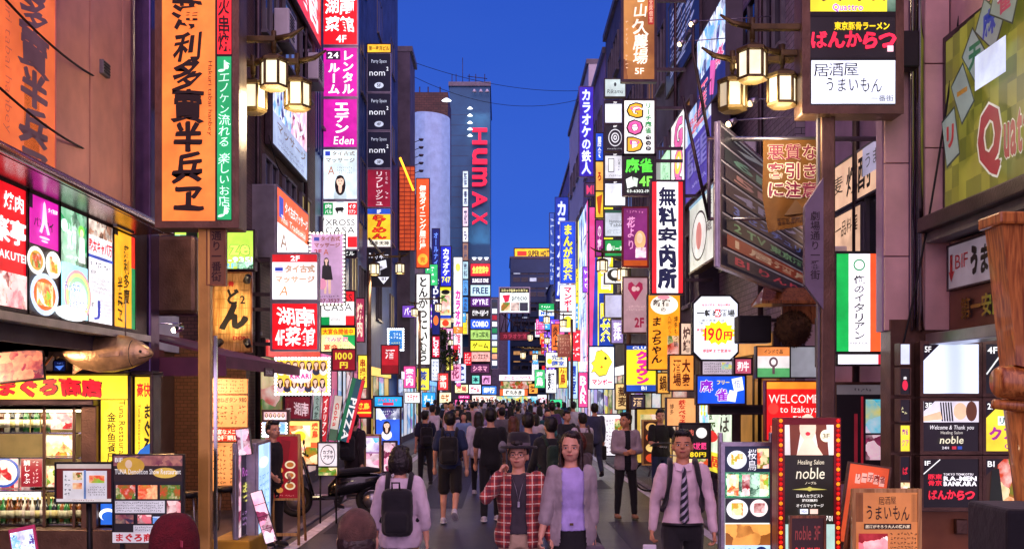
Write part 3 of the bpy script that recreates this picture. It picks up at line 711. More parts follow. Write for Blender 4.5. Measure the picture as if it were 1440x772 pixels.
def building(label, side, xw, d0, d1, H, mat, wins=None, depth=14., front=True, cat='building', base=0., parapet=.25, name='building', mat2=None):
    """xw = its street face"""
    t = thing(name, label, cat, (0, 0, 0))
    far = xw + side * depth
    b = B(); b.bx(min(xw, far), max(xw, far), d0, d1, base, H, mat); b.obj('wall', t)
    b = B(); o = .12
    b.bx(min(xw - side * o, far), max(xw - side * o, far), d0 - .03, d1 + .03, H, H + parapet, mat2 or M['grey']); b.obj('roof_edge', t)
    if wins:
        for (y0, y1, ny, z0, z1, nz, w, h, lits) in wins:
            ys = [y0 + (y1 - y0) * (i + .5) / ny - w / 2 for i in range(ny)]; zs = [z0 + (z1 - z0) * i / max(1, nz - 1) if nz > 1 else z0 for i in range(nz)]
            win_grid(t, side, xw, ys, zs, w, h, lits)
    return t
WB = [None, None, 'c8b078', None, '5a78c0', None]
# left row
L1 = building('tall pink granite building with a mirrored orange banner, nearest on the left', -1, -4.52, 3.0, 13.4, 14, M['dark'], depth=2.2, base=2.5)
BL2 = building('recessed dark building behind the orange lantern banner with a grey shutter upstairs', -1, -5.7, 13.6, 18.6, 12, M['dark'])
BL3 = building('brown tiled building carrying the red Hunan restaurant signs', -1, -4.45, 18.6, 25.5, 22, M['tile'], [(19.5, 25, 3, 5.2, 16, 4, 1.2, 1.3, WB)])
BL4 = building('dark blue ribbed building rising above the red restaurant sign', -1, -4.55, 25.7, 34, 24, M['navy'], [(26, 34, 3, 5, 20, 5, 1.3, 1.5, WB)])
BL4b = building('purple lit building behind the stacked black party space signs', -1, -4.9, 34.2, 50, 25.5, M['navy'], [(35, 50, 3, 5, 20, 5, 1.5, 1.5, WB)])
BL5 = building('black slab building standing beside the party space signs', -1, -4.3, 50.2, 53, 18.2, M['dark'], None)
BL6 = building('mauve building above the thatched lantern arms on the left', -1, -4.7, 53.2, 66, 12.5, M['mauve'], [(53, 65, 6, 4, 10.5, 3, 1.5, 1.3, ['88a0d8', None, 'c0c8f0', None])])
BL7 = building('brown brick building with roof lamps behind the white billboard', -1, -5.0, 66.2, 82, 12, M['tile_grey'], [(67, 80, 5, 4, 10, 3, 1.6, 1.5, WB)])
BL8 = building('pale building carrying the curved white billboard', -1, -5.6, 82.2, 98, 22.5, M['conc'], [(83, 97, 5, 4, 20, 6, 1.6, 1.5, WB)])
BL9 = building('grey blue building just before the tower on the left', -1, -6.0, 98.2, 127.5, 14, M['tile_grey'], [(99, 120, 8, 4, 11, 3, 1.8, 1.5, ['c0c8f0', None, 'f0d890'])])
# right row
BR1 = building('beige granite building with the big yellow mahjong window, nearest on the right', 1, 4.8, 3.0, 11.4, 14, M['stone2'], depth=5, base=2.66)
BR2 = building('grey building behind the tall noodle restaurant sign with beige liquor boards', 1, 4.7, 11.72, 16.5, 13, M['mauve'], [(12.2, 15.4, 2, 3.6, 9, 3, 1.2, 1.5, [None, '6a5878', None])], base=0)
BR3 = building('dark purple building behind the slanted floor directory', 1, 4.6, 16.7, 22.5, 17, M['tile_grey'], [(17, 22.3, 3, 4.6, 14, 4, 1.2, 1.5, [None, None, 'b070a0'])])
BR4 = building('tall black glass building with white script letters on its flank', 1, 4.2, 22.7, 31, 19, M['dark'], [(23, 30.6, 4, 4.0, 16, 5, 1.2, 1.6, [None, '5868a8', None, '9a6838'])])
BR5 = building('dark block behind the stacked white floor signs on the right', 1, 4.3, 31.2, 44, 16.6, M['dark'], [(32, 43, 5, 4, 14, 4, 1.4, 1.4, WB)])
BR6 = building('purple building under the karaoke neon on the right', 1, 4.3, 44.2, 56, 16.2, M['mauve'], [(45, 55, 4, 4, 13, 4, 1.5, 1.4, WB)])
BR7 = building('building with the pale curved roofline beyond the karaoke neon', 1, 4.6, 56.2, 72, 19.5, M['white'], [(57, 71, 5, 4, 15, 4, 1.6, 1.4, WB)])
BR8 = building('dark building with a flat roof beyond the blue karaoke banner', 1, 5.2, 72.2, 100, 19.5, M['navy'], [(73, 98, 7, 4, 16, 5, 1.8, 1.5, WB)])
BR9 = building('low far building on the right before the crossroads', 1, 6.2, 100.2, 128, 14, M['tile_grey'], [(102, 126, 7, 4, 11, 3, 1.8, 1.5, WB)])
# ribbed cladding of the navy buildings (vertical fins)
for par, x, y0, y1, z0, z1, n in ((BL4, -4.55, 25.7, 34, 8, 24, 24), (BL4b, -4.9, 34.2, 50, 8, 25.5, 36)):
    b = B()
    for i in range(n):
        y = y0 + (y1 - y0) * (i + .5) / n; b.bx(x, x + .06, y - .05, y + .05, z0, z1, M['navy'])
    b.obj('rib_cladding', par)
# near left: upper wall of separate granite panels
pj = B(); me = {}
ys = [3.05, 4.6, 6.2, 7.8, 9.25, 9.95, 10.75, 11.65, 12.65, 13.38]
zs = [4.2, 6.9, 9.6, 12.3, 14]
for i in range(len(ys) - 1):
    for j in range(len(zs) - 1):
        if i == 5 and j == 0: zz0 = 5.05
        else: zz0 = zs[j]
        w = ys[i + 1] - ys[i] - .035; h = zs[j + 1] - zz0 - .03; key = (round(w, 3), round(h, 3))
        if key not in me:
            b = B(); b.bbox(0, .03, 0, w, 0, h, M['stone'], .006); me[key] = b.mesh('wall_panel')
        o = link(bpy.data.objects.new('wall_panel', me[key]), L1); o.location = (-4.515, ys[i], zz0)
for y, z0, z1 in ((8.9, 4.2, 14), (12.9, 4.2, 14)):
    b = B(); b.tube([(-4.45, y, z0), (-4.45, y, z1)], .022, M['steel'], 8); b.obj('conduit', L1)
for y, z in ((11.9, 5.6), (12.2, 7.4), (10.2, 6.4)):
    b = B(); b.bbox(-4.5, -4.44, y, y + .22, z, z + .16, M['grey'], .01)
    for q in range(4): b.bx(-4.44, -4.432, y + .02, y + .2, z + .025 + q * .033, z + .04 + q * .033, M['black'])
    b.obj('vent', L1)
b = B(); b.bx(-4.54, -4.47, 9.97, 10.7, 4.22, 5.03, M['black']); b.bx(-4.485, -4.46, 9.97, 10.3, 4.22, 5.03, M['glass']); b.obj('window', L1)
# dark glazed pillar strip and drainpipes between the first and the second building on the left
pl = thing('facade_pillar', 'tall purple metal pillar standing between the granite wall and the orange banner', 'pillar', (-4.45, 13.15, .02))
b = B(); b.bbox(-.12, .16, -.1, .25, 0, 14, M['purple'], .02); b.obj('shaft', pl)
b = B(); b.bx(-.1, .12, .3, 1.0, 3.2, 14, M['glass']); b.obj('glass_strip', pl)
for z in (3.0, 5.6, 8.1, 10.6):
    b = B(); b.bbox(.02, .62, .22, .5, z, z + 1.0, M['brown'], .06); b.obj('bracket_box', pl)
# eave over the left picture menu
ev = thing('eave', 'long metal eave with a mirror finish fascia running above the picture menus', 'eave', (-4.5, 3, 3.9))
b = B(); b.add([(0, 0, -.02), (.62, 0, -.03), (.66, 0, .02), (0, 0, .16), (0, 9.55, -.02), (.62, 9.3, -.03), (.66, 9.3, .02), (0, 9.55, .16)], [(0, 1, 5, 4), (1, 2, 6, 5), (2, 3, 7, 6), (0, 3, 2, 1), (4, 5, 6, 7)], surf('polished_purple_steel', '8a6a72', .22, .85, .4, 1.5, .1)); b.obj('fascia', ev)
b = B(); b.tube([(.68, 0, 0), (.68, 9.3, 0)], .045, surf('polished_purple_steel', '', 0), 10); b.obj('edge_tube', ev)
# right: granite columns made of panels
def column_panels(par, x0, x1, y, zs, m, nm='wall_panel'):
    for i in range(len(zs) - 1):
        b = B(); b.bbox(x0, x1, y - .04, y, zs[i] + .006, zs[i + 1] - .006, m, .006); b.obj(nm, par)
p1 = P(1300, 0, 10.96)
column_panels(BR1, 4.53, 4.79, 11.44, [2.7, 3.7, 4.65, 5.55, 6.4, 7.4, 9], M['stone2'])
b = B(); b.bx(4.52, 4.798, 11.45, 11.7, 2.7, 14, M['stone2']); b.obj('pier', BR1)
for xx, r in ((4.47, .05), (4.39, .022)):
    b = B(); b.tube([(xx, 11.4, 2.7), (xx, 11.4, 14)], r, M['chrome'], 12); b.obj('steel_pipe', BR1)
column_panels(BR2, 4.12, 4.38, 11.5, [2.7, 3.5, 4.5, 5.5, 6.5, 7.5, 9], M['stone2'])
b = B(); b.bx(4.11, 4.69, 11.51, 11.7, 2.7, 14, M['mauve']); b.obj('return_wall', BR2)
# street lamps with three lanterns on curved arms
def lantern(par, x, y, z, s=1., em=1.2, light=True):
    g = M['gold']; r = .15 * s; n = 6; h = .255 * s
    f = B(); f.lathe([(r * .5, h + .09 * s), (r * 1.12, h + .045 * s), (r * 1.15, h + .01 * s), (r * 1.0, h)], (x, y, z), g, n, smooth=False)
    f.lathe([(r * .8, -.05 * s), (r * 1.08, -.03 * s), (r * 1.05, 0.0), (r * .9, 0.004)], (x, y, z), g, n, smooth=False)
    for k in range(n):
        a = 2 * math.pi * k / n; f.tube([(x + r * math.cos(a), y + r * math.sin(a), z), (x + r * math.cos(a), y + r * math.sin(a), z + h)], .017 * s, g, 5)
    f.tube([(x, y, z + h + .09 * s), (x, y, z + h + .22 * s)], .02 * s, g, 8)
    o = f.obj('lantern', par)
    p = B(); p.lathe([(r * .92, .005), (r * .92, h - .002)], (x, y, z), lit('fff0cc', em * 1.0), n, smooth=False); p.obj('lamp_glass', o)
    if light:
        ld = bpy.data.lights.new('lantern_bulb', 'POINT'); ld.energy = (40 if light is True else light) * s; ld.color = (1, .78, .45); ld.shadow_soft_size = .2
        lo = bpy.data.objects.new('lantern_bulb', ld); lo.location = (x, y, z - .25); COL.objects.link(lo); lo.parent = par
def lamp(label, px, py, d, arms, polex, s=1., em=1.2, pole=True, light=True):
    """px,py: the spot where the arms meet; arms: lantern offsets in metres"""
    c = P(px, py, d); t = thing('street_lamp', label, 'street lamp', (polex, d, .02))
    z = c.z - .02
    a = B()
    if pole: a.tube([(0, 0, 0), (0, 0, z + .1)], [.075, .06], M['brown'], 10); a.obj('pole', t); a = B()
    for dx, dy, dz, *_e in arms:
        X = c.x - polex + dx
        a.bbox(min(0, X) - .02, max(0, X) + .02, dy - .035, dy + .035, z + dz + .49 * s, z + dz + .56 * s, M['gold'], .012)
        a.tube([(X, dy, z + dz + .4 * s), (X, dy, z + dz + .62 * s)], .03 * s, M['gold'], 8)
        sgn = 1 if X > 0 else -1
        a.tube([(X + sgn * .02, dy, z + dz + .53 * s), (X + sgn * .2 * s, dy, z + dz + .57 * s), (X + sgn * .34 * s, dy, z + dz + .66 * s)], [.035 * s, .03 * s, .012 * s], M['gold'], 6)
        if dy: a.bbox(-.03, .03, min(0, dy), max(0, dy), z + dz + .49 * s, z + dz + .55 * s, M['gold'], .01)
    a.obj('arm', t)
    for dx, dy, dz, *_e in arms: lantern(t, c.x - polex + dx, dy, z + dz, s, _e[0] if _e else em, light and not _e)
    return t
# ------------------------------------------------------------ people
def at(px, d): return (px - VX) / F * d
# couple
t, J, X = person('man in a plaid shirt and dark hat talking on a phone beside a woman', at(729, 8.8), 8.8, 1.585, 180, dict(lt=4, lk=0, rt=10, rk=-6, la=(8, 14), lf=(20, 10), ra=(58, 24), rf=(207, -27), head=(10, -2)), 'open', 'b8443a', 'slim', 'c8ac90', 'short', '1c120e', vox=.011, det=1, under='3a343c', tk='plaid', curl=(45, 70), palms=(None, (-1, 0, 0)))
H = 1.585
b = B(); hx = lambda c: X @ (Vector(c) * H)
q = B(); q.lathe([(.088, 0), (.092, .006), (.086, .012), (.056, .012), (.055, .05), (.050, .072), (.03, .08), (.001, .078)], (0, -.006, 0), cloth('1a161c'), 22)
b = B(); b.add([X @ Vector((v[0] * H, v[1] * H, v[2] * H + .958 * H)) for v in q.v], q.f, cloth('1a161c'), True); ho = b.obj('hat', t)
q = B(); q.lathe([(.0565, .014), (.0565, .028)], (0, -.006, 0), cloth('6a6068'), 22); b = B(); b.add([X @ Vector((v[0] * H, v[1] * H, v[2] * H + .958 * H)) for v in q.v], q.f, cloth('6a6068')); b.obj('hat_band', ho)
w = J['rwr'] * H + J['rhd'] * .07; b = B(); c = hx((.054, .020, .912)); b.box(c, (.012, .07, .14), M['black'], 0, Matrix.Translation(c) @ Matrix.Rotation(.15, 4, 'X')); b.obj('phone', t)
b = B()
for s in (-1, 1):
    n_ = 12; pts = [hx((s * .019 + .016 * math.cos(6.283 * k / n_), .060, .927 + .012 * math.sin(6.283 * k / n_))) for k in range(n_ + 1)]; b.tube(pts, .0018, M['black'], 4)
    b.tube([hx((s * .036, .058, .93)), hx((s * .048, .0, .93))], .0018, M['black'], 4)
b.tube([hx((-.004, .061, .93)), hx((.004, .061, .93))], .0018, M['black'], 4); b.obj('glasses', t)
b = B(); dz = J['dz'] * H; y = .085 * H
b.tube([(-.05, .06 * H, .82 * H + dz), (-.02, y, .76 * H + dz), (0, y + .004, .70 * H + dz), (.02, y, .76 * H + dz), (.05, .06 * H, .82 * H + dz)], .002, M['steel'], 4); b.box((0, y + .008, .685 * H + dz), (.018, .004, .045), M['steel']); b.obj('pendant', t)
t2, J2, X2 = person('young woman in a pale lavender top and grey cardigan walking hand in hand', at(803, 8.75), 8.75, 1.66, 176, dict(lt=12, lk=2, rt=-6, rk=-20, la=(-4, 7), lf=(8, 3), ra=(8, 13), rf=(18, 14), head=(14, 0)), 'open', 'a4989c', 'skirt', '0e0d12', 'long', '24140f', vox=.011, det=1, under='b8a8e8', curl=(30, 45), sleeve='roll', sw=.083, opn=.054)
b = B(); b.bbox(-.08, .08, -.13, .13, .02, .36, cloth('544a56'), .03); o = b.obj('handbag', t2); o.location = (J2['lwr'] * 1.66) + Vector((.0, .0, -.42)); b = B(); b.tube([(0, -.07, .34), (0, -.03, .46), (0, .03, .46), (0, .07, .34)], .006, cloth('544a56'), 6); b.obj('handle', o)
b = B(); b.bx(-.0, .03, .125, .13, 0, .02, M['gold']); o = b.obj('belt_buckle', t2); o.location = (0, .015, .565 * 1.66)
# man with tie
t, J, X = person('man in a pale pink shirt with a striped tie and backpack straps walking towards us', at(960, 9.1), 9.1, 1.67, 184, dict(lt=-10, lk=-26, rt=16, rk=4, la=(6, 13), lf=(10, 6), ra=(-8, 14), rf=(4, 6), head=(6, -4)), 'shirt', 'e0c4cc', 'trousers', '0f0e13', 'short', '0c0908', SKIN2, vox=.011, det=1, curl=(50, 60), bag='backpack')
H = 1.67; dz = J['dz'] * H; b = B(); rg = []
for z, w_ in ((.825, .014), (.80, .010), (.74, .016), (.64, .021), (.56, .024), (.535, .001)):
    y = (.052 if z > .81 else (.072 if z > .78 else .083 if z > .7 else .076)) * H + .012
    rg.append([Vector((-w_ * H, y, z * H + dz)), Vector((0, y + .008, z * H + dz)), Vector((w_ * H, y, z * H + dz)), Vector((0, y - .006, z * H + dz))])
b.rings(rg, cloth('1c1c2c', 'stripe', 'b8b0c0')); b.obj('tie', t)
b = B()
for s in (-1, 1): b.add([(0, .062 * H, .835 * H + dz), (s * .045 * H, .030 * H, .85 * H + dz), (s * .040 * H, .062 * H, .812 * H + dz), (s * .014 * H, .074 * H, .805 * H + dz)], [(0, 1, 2, 3)], cloth('e8d0d8'))
b.obj('collar', t)
b = B(); b.tube([(-.1 * H + .01, .0, .535 * H + dz)] + [(.1 * H * math.cos(a), .072 * H * math.sin(a), .535 * H + dz) for a in [math.pi - math.pi * k / 12 for k in range(13)]], .016, M['black'], 6); b.obj('belt', t)
b = B(); b.bbox(-.015, .10, -.015, .015, -.30, -.06, surf('white_paper_bag', 'd8d4dc', .6), .008); o = b.obj('paper_bag', t); o.location = J['rwr'] * H + Vector((-.02, .02, -.06))
b = B(); b.tube([(0, 0, -.012), (0, 0, .012)], .028, M['black'], 12); o = b.obj('wristwatch', t); o.location = J['lwr'] * H + Vector((0, 0, .02))
# woman with backpack from behind
t, J, X = person('woman seen from behind with a dark bob, white blouse and black backpack', at(563, 9), 9, 1.53, 2, dict(lt=8, lk=-6, rt=-6, rk=-12, la=(4, 15), lf=(10, 5), ra=(-4, 15), rf=(8, 5), head=(4, 0)), 'blouse', 'dccad8', 'slim', '8a6844', 'bob', '140c0e', sw=.088, vox=.011, det=1, bag='backpack', bagc='0d0d14', sleeve='roll')
# shaved head + beanie + phone in front
t, J, X = person('person seen from behind with closely shaved thinning hair, only the head in view', at(503, 4.2), 4.2, 1.50, 0, dict(head=(0, 0)), 'tee', '1c1a20', 'trousers', '17161c', 'thin', '3a2a24', vox=.010, det=0)
sc_ = B(); me = None
q = B(); q.ball((0, -.010 * 1.5, .945 * 1.5), (.0475 * 1.5, .0535 * 1.5, .0585 * 1.5), surf('buzzed_scalp', '6c4a3c', .55, 0, .45, 26, .8, 260), 24, 18); b = B(); b.add([X @ Vector(v) for v in q.v], q.f, surf('buzzed_scalp', ''), True); b.obj('cropped_hair', t)
t, J, X = person('person in a dark red knitted beanie at the bottom left edge of the street', at(247, 4.3), 4.3, 1.46, 12, dict(head=(0, 0)), 'jacket', '1a1418', 'trousers', '17161c', 'short', '1c1210', vox=.010)
bm_ = surf('knitted_red_wool', '6a0c18', .9, 0, .3, 30, .9, 160); q = B(); n = 40; rg = []
for i in range(12):
    a = i / 11 * math.pi / 2; r = .060 * math.cos(a) ** .7 if i < 11 else .002; rg.append([Vector((r * 1.0 * (1 + .018 * (k % 2)) * math.cos(6.283 * k / n), -.006 + r * 1.12 * (1 + .018 * (k % 2)) * math.sin(6.283 * k / n), .925 + .085 * math.sin(a))) * 1.46 for k in range(n)])
q.rings([[p - Vector((0, 0, .03)) for p in rg[0]]] + rg, bm_); b = B(); b.add([X @ Vector(v) for v in q.v], q.f, bm_, True); hb = b.obj('beanie', t)
b = B(); c = X @ (Vector((.045, -.055, .94)) * 1.46); b.box(c, (.03, .004, .025), ink('b84858'), -.7); b.obj('woven_tag', hb)
t, J, X = person('person outside the left edge of whom only a raised hand with a pink phone shows', -1.80, 3.3, 1.6, 4, dict(la=(10, 8), ra=(45, 4), rf=(125, 2)), 'jacket', '2a2028', 'trousers', '17161c', 'short', '1c1210', vox=.010, det=1, curl=(35, 60))
ph_ = J['rwr'] * 1.6 + J['rhd'] * .1
tp = thing('smartphone', 'smartphone in a glossy pink case held up at the lower left corner', 'phone', P(38, 800, 3.72), rd(0)); tp.rotation_euler = (rd(-8), rd(-12), 0)
b = B(); b.bbox(-.048, .048, 0, .012, -.01, .15, surf('pink_phone_case', 'c02058', .25), .006); b.obj('case', tp); b = B(); b.bx(-.040, .040, -.003, -.0005, .0, .135, photo('cool', 1.1, 30)); b.obj('screen', tp)
# mid street figures
person('man seen from behind in a navy tee, black shorts and backpack with white socks', at(633, 16.7), 16.7, 1.70, 3, dict(lt=2, lk=-2, rt=-12, rk=-52, la=(4, 14), lf=(20, 4), ra=(-6, 14), rf=(8, 4)), 'tee', '1c2c50', 'shorts', '0d0c10', 'short', '0e0a0a', vox=.014, bag='backpack', bagc='0b0b10', shoe='d8d4dc', sole='f0f0f0')
t, J, X = person('tall man seen from behind in a black tee, a grey bag under his arm', at(690, 17), 17, 1.76, -4, dict(lt=-6, lk=-14, rt=10, rk=4, la=(4, 12), lf=(30, 0), ra=(8, 16), rf=(40, -6)), 'tee', '0e0d12', 'trousers', '101015', 'short', '0c0908', vox=.014, shoe='c8c4cc', sole='f0f0f0')
b = B(); b.ball((.17, .02, 1.18), (.10, .14, .11), cloth('8c8890'), 12, 8); b.obj('sling_bag', t)
person('man in a navy tee looking right with dark trousers, left of the man in shorts', at(598, 24), 24, 1.62, -12, dict(lt=6, lk=2, rt=-8, rk=-14, ra=(0, 14), rf=(30, -4), head=(40, 0)), 'tee', '141c38', 'trousers', '101018', 'short', '0c0908', vox=.016, bag='backpack', bagc='101018')
t, J, X = person('man in a grey blazer standing with crossed arms and tan shoes, looking left', at(880, 17.4), 17.4, 1.68, 172, dict(lt=3, lk=0, rt=-2, rk=-2, la=(12, 10), lf=(80, -52), ra=(14, 10), rf=(86, -50), head=(58, 2), spread=3), 'jacket', 'a8989c', 'slim', '0e0d12', 'short', '120c0a', SKIN2, vox=.012, det=1, under='14131a', shoe='a87850', sole='6a4c34')
t, J, X = person('shop tout in a black printed tee holding a menu and touching his ear', at(929, 20), 20, 1.70, 165, dict(lt=2, lk=0, rt=-3, rk=-4, la=(30, 20), lf=(150, -14), ra=(10, 10), rf=(88, 0), head=(20, 2)), 'tee', '0f0e14', 'slim', '24345c', 'short', '0c0908', vox=.014, det=1)
b = B(); b.box((0, 0, 0), (.34, .24, .01), M['grey'], 0, Matrix.Rotation(.3, 4, 'X')); o = b.obj('menu', t); o.location = J['rwr'] * 1.7 + Vector((-.02, .16, 0))
b = B(); vs, fs = text2d('居酒', -.08, 0, .08, .1, 'h', .03, .8); b.add([(-x, .148 + k, z + 1.02) for x, z, k in vs], fs, ink('d8d4dc')); b.obj('shirt_print', t)
t, J, X = person('man in a grey blue suit walking away with a black bag on the right side', at(836, 26), 26, 1.78, -6, dict(lt=14, lk=4, rt=-10, rk=-40, ra=(4, 10)), 'jacket', '3c4464', 'trousers', '2c3450', 'short', '0c0908', vox=.016)
b = B(); b.bbox(-.05, .05, -.18, .18, -.34, 0, cloth('111116'), .03); o = b.obj('briefcase', t); o.location = J['rwr'] * 1.78 + Vector((0, 0, -.12))
t, J, X = person('man in a white shirt with a brown rucksack and jeans seen from behind', at(819, 20.5), 20.5, 1.66, -14, dict(WALK1), 'shirt', 'd8ccd8', 'slim', '26406c', 'short', '0e0a0a', vox=.015, bag='backpack', bagc='4c4038')
person('young man in a cap and dark brown jacket with a backpack standing beside the scooter', at(498, 18.8), 18.8, 1.66, 24, dict(WALK2), 'jacket', '261a20', 'slim', '121018', 'short', '0c0a0c', vox=.014, bag='backpack', bagc='14141e')
person('dark haired tout in black standing behind the edge on lit sign on the left', at(384, 14.2), 14.2, 1.62, 130, dict(ra=(10, 8), rf=(60, 0), la=(5, 8), lf=(50, -20)), 'tee', '121016', 'slim', '121016', 'short', '0a0808', vox=.013, det=1)
person('man in a dark navy suit seen from behind next to the hatted man', at(743, 15.5), 15.5, 1.74, 6, dict(WALK1), 'jacket', '18203a', 'trousers', '141828', 'short', '0c0908', vox=.014)
person('man in a black jacket with green straps behind the young woman', at(774, 14.6), 14.6, 1.70, -20, dict(WALK2), 'jacket', '111116', 'slim', '111016', 'short', '0c0908', vox=.014, bag='backpack', bagc='0e2c20')
person('woman with long brown hair in a dark top just left of the hatted man', at(722, 19), 19, 1.62, 10, dict(WALK2), 'tee', '2a2028', 'skirt', '1a161e', 'long', '5c3020', vox=.015)
person('woman in a white lace blouse and dark trousers walking away', at(673, 21.5), 21.5, 1.66, 4, dict(WALK1), 'blouse', 'd0c8d4', 'slim', '141420', 'long', '1a1012', vox=.015, shoe='d0ccd4')
person('woman with auburn hair seen beside the lavender top', at(813, 13.4), 13.4, 1.52, -30, dict(WALK1), 'jacket', '5c5050', 'slim', '20242c', 'bob', '5a2a20', vox=.014)
person('man in a dark shirt coming towards us left of the suited man', at(797, 23.5), 23.5, 1.66, 150, dict(WALK1), 'tee', '20242c', 'trousers', '181820', 'short', '0c0908', vox=.015)
person('woman in a printed white tee and blue jeans walking towards us', at(703, 33), 33, 1.60, 178, dict(WALK1), 'tee', 'e0d4e0', 'slim', '3a68b0', 'long', '1c1012', vox=.016)
# ---- the crowd: prototypes copied with their own clothes
protos = []
for i, (hair, bot, pose, top, yaw, Hh) in enumerate((('short', 'trousers', WALK1, 'tee', 0, 1.72), ('short', 'slim', WALK2, 'shirt', 0, 1.74), ('long', 'skirt', WALK1, 'blouse', 0, 1.60), ('bob', 'slim', WALK2, 'tee', 0, 1.62), ('short', 'shorts', WALK1, 'tee', 0, 1.70), ('short', 'trousers', WALK2, 'jacket', 0, 1.74), ('long', 'slim', WALK2, 'blouse', 0, 1.60))):
    t, J, X = person('prototype', 0, 0, Hh, 0, pose, top, 'e0e0e0', bot, '202020', hair, '120c0c', vox=.024)
    protos.append((t, hair, bot, top, Hh))
tops = [('white', 'd8d0dc'), ('black', '100f14'), ('navy', '16203c'), ('grey', '6c6872'), ('light blue', '7c98c8'), ('pale pink', 'd8a8b8'), ('dark red', '6c1820'), ('beige', 'b8a080'), ('olive', '4c5030'), ('purple', '4c3068'), ('teal', '1c5c64'), ('charcoal', '2c2a32'), ('lilac', 'a898d0'), ('mustard', 'a87c20')]
bots = [('black', '111014'), ('dark blue', '1c2844'), ('grey', '4c4a54'), ('khaki', '7c6a4c'), ('white', 'c8c4cc'), ('brown', '4a3226')]
cr = random.Random(99); combos = set(); placed = []
pos = []
for d0, n, pxa, pxb in ((27, 4, 640, 800), (31, 8, 590, 820), (37, 10, 592, 815), (44, 13, 600, 805), (53, 18, 610, 800), (64, 20, 620, 795), (78, 20, 632, 785), (95, 18, 640, 780), (112, 14, 648, 772)):
    for i in range(n):
        for _ in range(30):
            d = d0 * cr.uniform(.92, 1.1); px = pxa + (pxb - pxa) * (i + cr.uniform(.1, .9)) / n; x = at(px, d)
            if all((x - a) ** 2 + (d - c) ** 2 > .45 for a, c in pos) and not (640 < px < 660 and d < 27): break
        pos.append((x, d))
for i, (x, d) in enumerate(pos):
    pr, hair, bot, top, Hh = cr.choice(protos)
    for _ in range(60):
        tn, tc_ = cr.choice(tops[:5] if cr.random() < .62 else tops[5:]) if cr.random() < .75 else tops[0]; bn2, bc_ = cr.choice(bots[:2] if cr.random() < .6 else bots); away = cr.random() < .55
        zone = 'mid street' if abs(x) < 1.1 else ('at left' if x < 0 else 'at right'); dist = 'nearer' if d < 42 else ('farther' if d < 75 else 'far off')
        hd = {'short': 'short hair', 'long': 'long hair', 'bob': 'bobbed hair'}[hair]
        k = (tn, bn2, hair, bot, top, away, zone, dist)
        if k not in combos: break
    combos.add(k)
    tw = {'tee': 'tee', 'shirt': 'shirt', 'blouse': 'blouse', 'jacket': 'jacket'}[top]; bw = {'trousers': 'trousers', 'slim': 'slim trousers', 'skirt': 'skirt', 'shorts': 'shorts'}[bot]
    lb = f'{dist} {"walker" if away else "oncoming walker"} {zone}, {hd}, {tn} {tw}, {bn2} {bw}'
    o = copy_tree(pr, None, (x, d, 0.002 if abs(x) < 3 else .02), rd(cr.gauss(0, 24) + (0 if away else 180)))
    s_ = cr.uniform(.94, 1.06); o.scale = (s_, s_, s_); o['label'] = lb; o['group'] = 'people in the street crowd'; o['category'] = 'person'
    for ch in o.children:
        nm = ch.name.split('.')[0]; m_ = None
        if nm in ('shirt', 'blouse', 'jacket'): m_ = cloth(tc_)
        elif nm in ('trousers', 'skirt', 'shorts'): m_ = cloth(bc_)
        if m_: ch.material_slots[0].link = 'OBJECT'; ch.material_slots[0].material = m_
bpy.data.batch_remove([c for pr in protos for c in list(pr[0].children)] + [pr[0] for pr in protos])
bpy.data.objects.remove(_fo); bpy.data.batch_remove(_junk); bpy.data.scenes.remove(_tmp)
# ------------------------------------------------------------ left side of the street
t, w, h = sign('huge glowing orange and green lantern style banner box on the nearest left pole', 228, -40, 327, 311, 10.8, 'f47a34', [
    RC(.755, 0, 1, 1, '1a0d0a', 0), RC(.785, 0, .985, .333, 'e8222c'), RC(.785, .343, .985, .995, '0f9a5c'),
    T('薄利多賣半兵ヱ', .14, .115, .60, .975, '1c0b06', 'v', .045, 1.0, em=0), T('Hakuri tabai hanbey', .655, .36, .725, .66, '6a2410', 'r', 0, em=0),
    T('炭火串焼', .79, .03, .975, .325, '240808', 'v', .02, .5, em=0), T('♪エノケン流れる 楽しいお店♪', .80, .36, .975, .985, 'd8fff0', 'v', 0, .3)],
    frame='brown', fw=.07, th=.32, em=1.15)
# banner box's reflection in the granite wall, put in as a glowing print
wsign('painted reflection of the orange banner with brown characters on the granite wall', -4.46, -70, 77, 3.95, 6.7, 'f0703a', [
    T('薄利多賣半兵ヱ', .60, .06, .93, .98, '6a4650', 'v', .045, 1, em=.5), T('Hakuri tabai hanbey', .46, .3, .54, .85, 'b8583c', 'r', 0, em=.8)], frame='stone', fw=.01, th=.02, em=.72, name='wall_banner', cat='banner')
pole = thing('gate_pole', 'square brass coloured pole under the huge orange banner box', 'pole', (P(287, 0, 10.9).x, 10.95, .02))
b = B(); b.bbox(-.062, .062, -.06, .06, 0, 3.75, surf('gold_painted_steel', 'd0a050', .35, .35, .25, 2.5, .1), .015); b.obj('shaft', pole)
b = B(); b.bbox(-.1, .1, -.1, .1, 0, .3, M['brown'], .02); b.obj('base', pole)
b = B(); b.bx(.09, .12, -.02, .02, 0, 2.6, M['chrome']); b.obj('steel_strip', pole)
t, w, h = sign('wooden street name board with slanted foot hanging beside the nearest left pole', 292, 322, 316, 400, 10.9, '8a6040', [
    T('通り一番街', .2, .03, .85, .95, '3c1c18', 'v', .02, em=0)], frame='wood', fw=.012, th=.07, em=0, name='street_name_board')
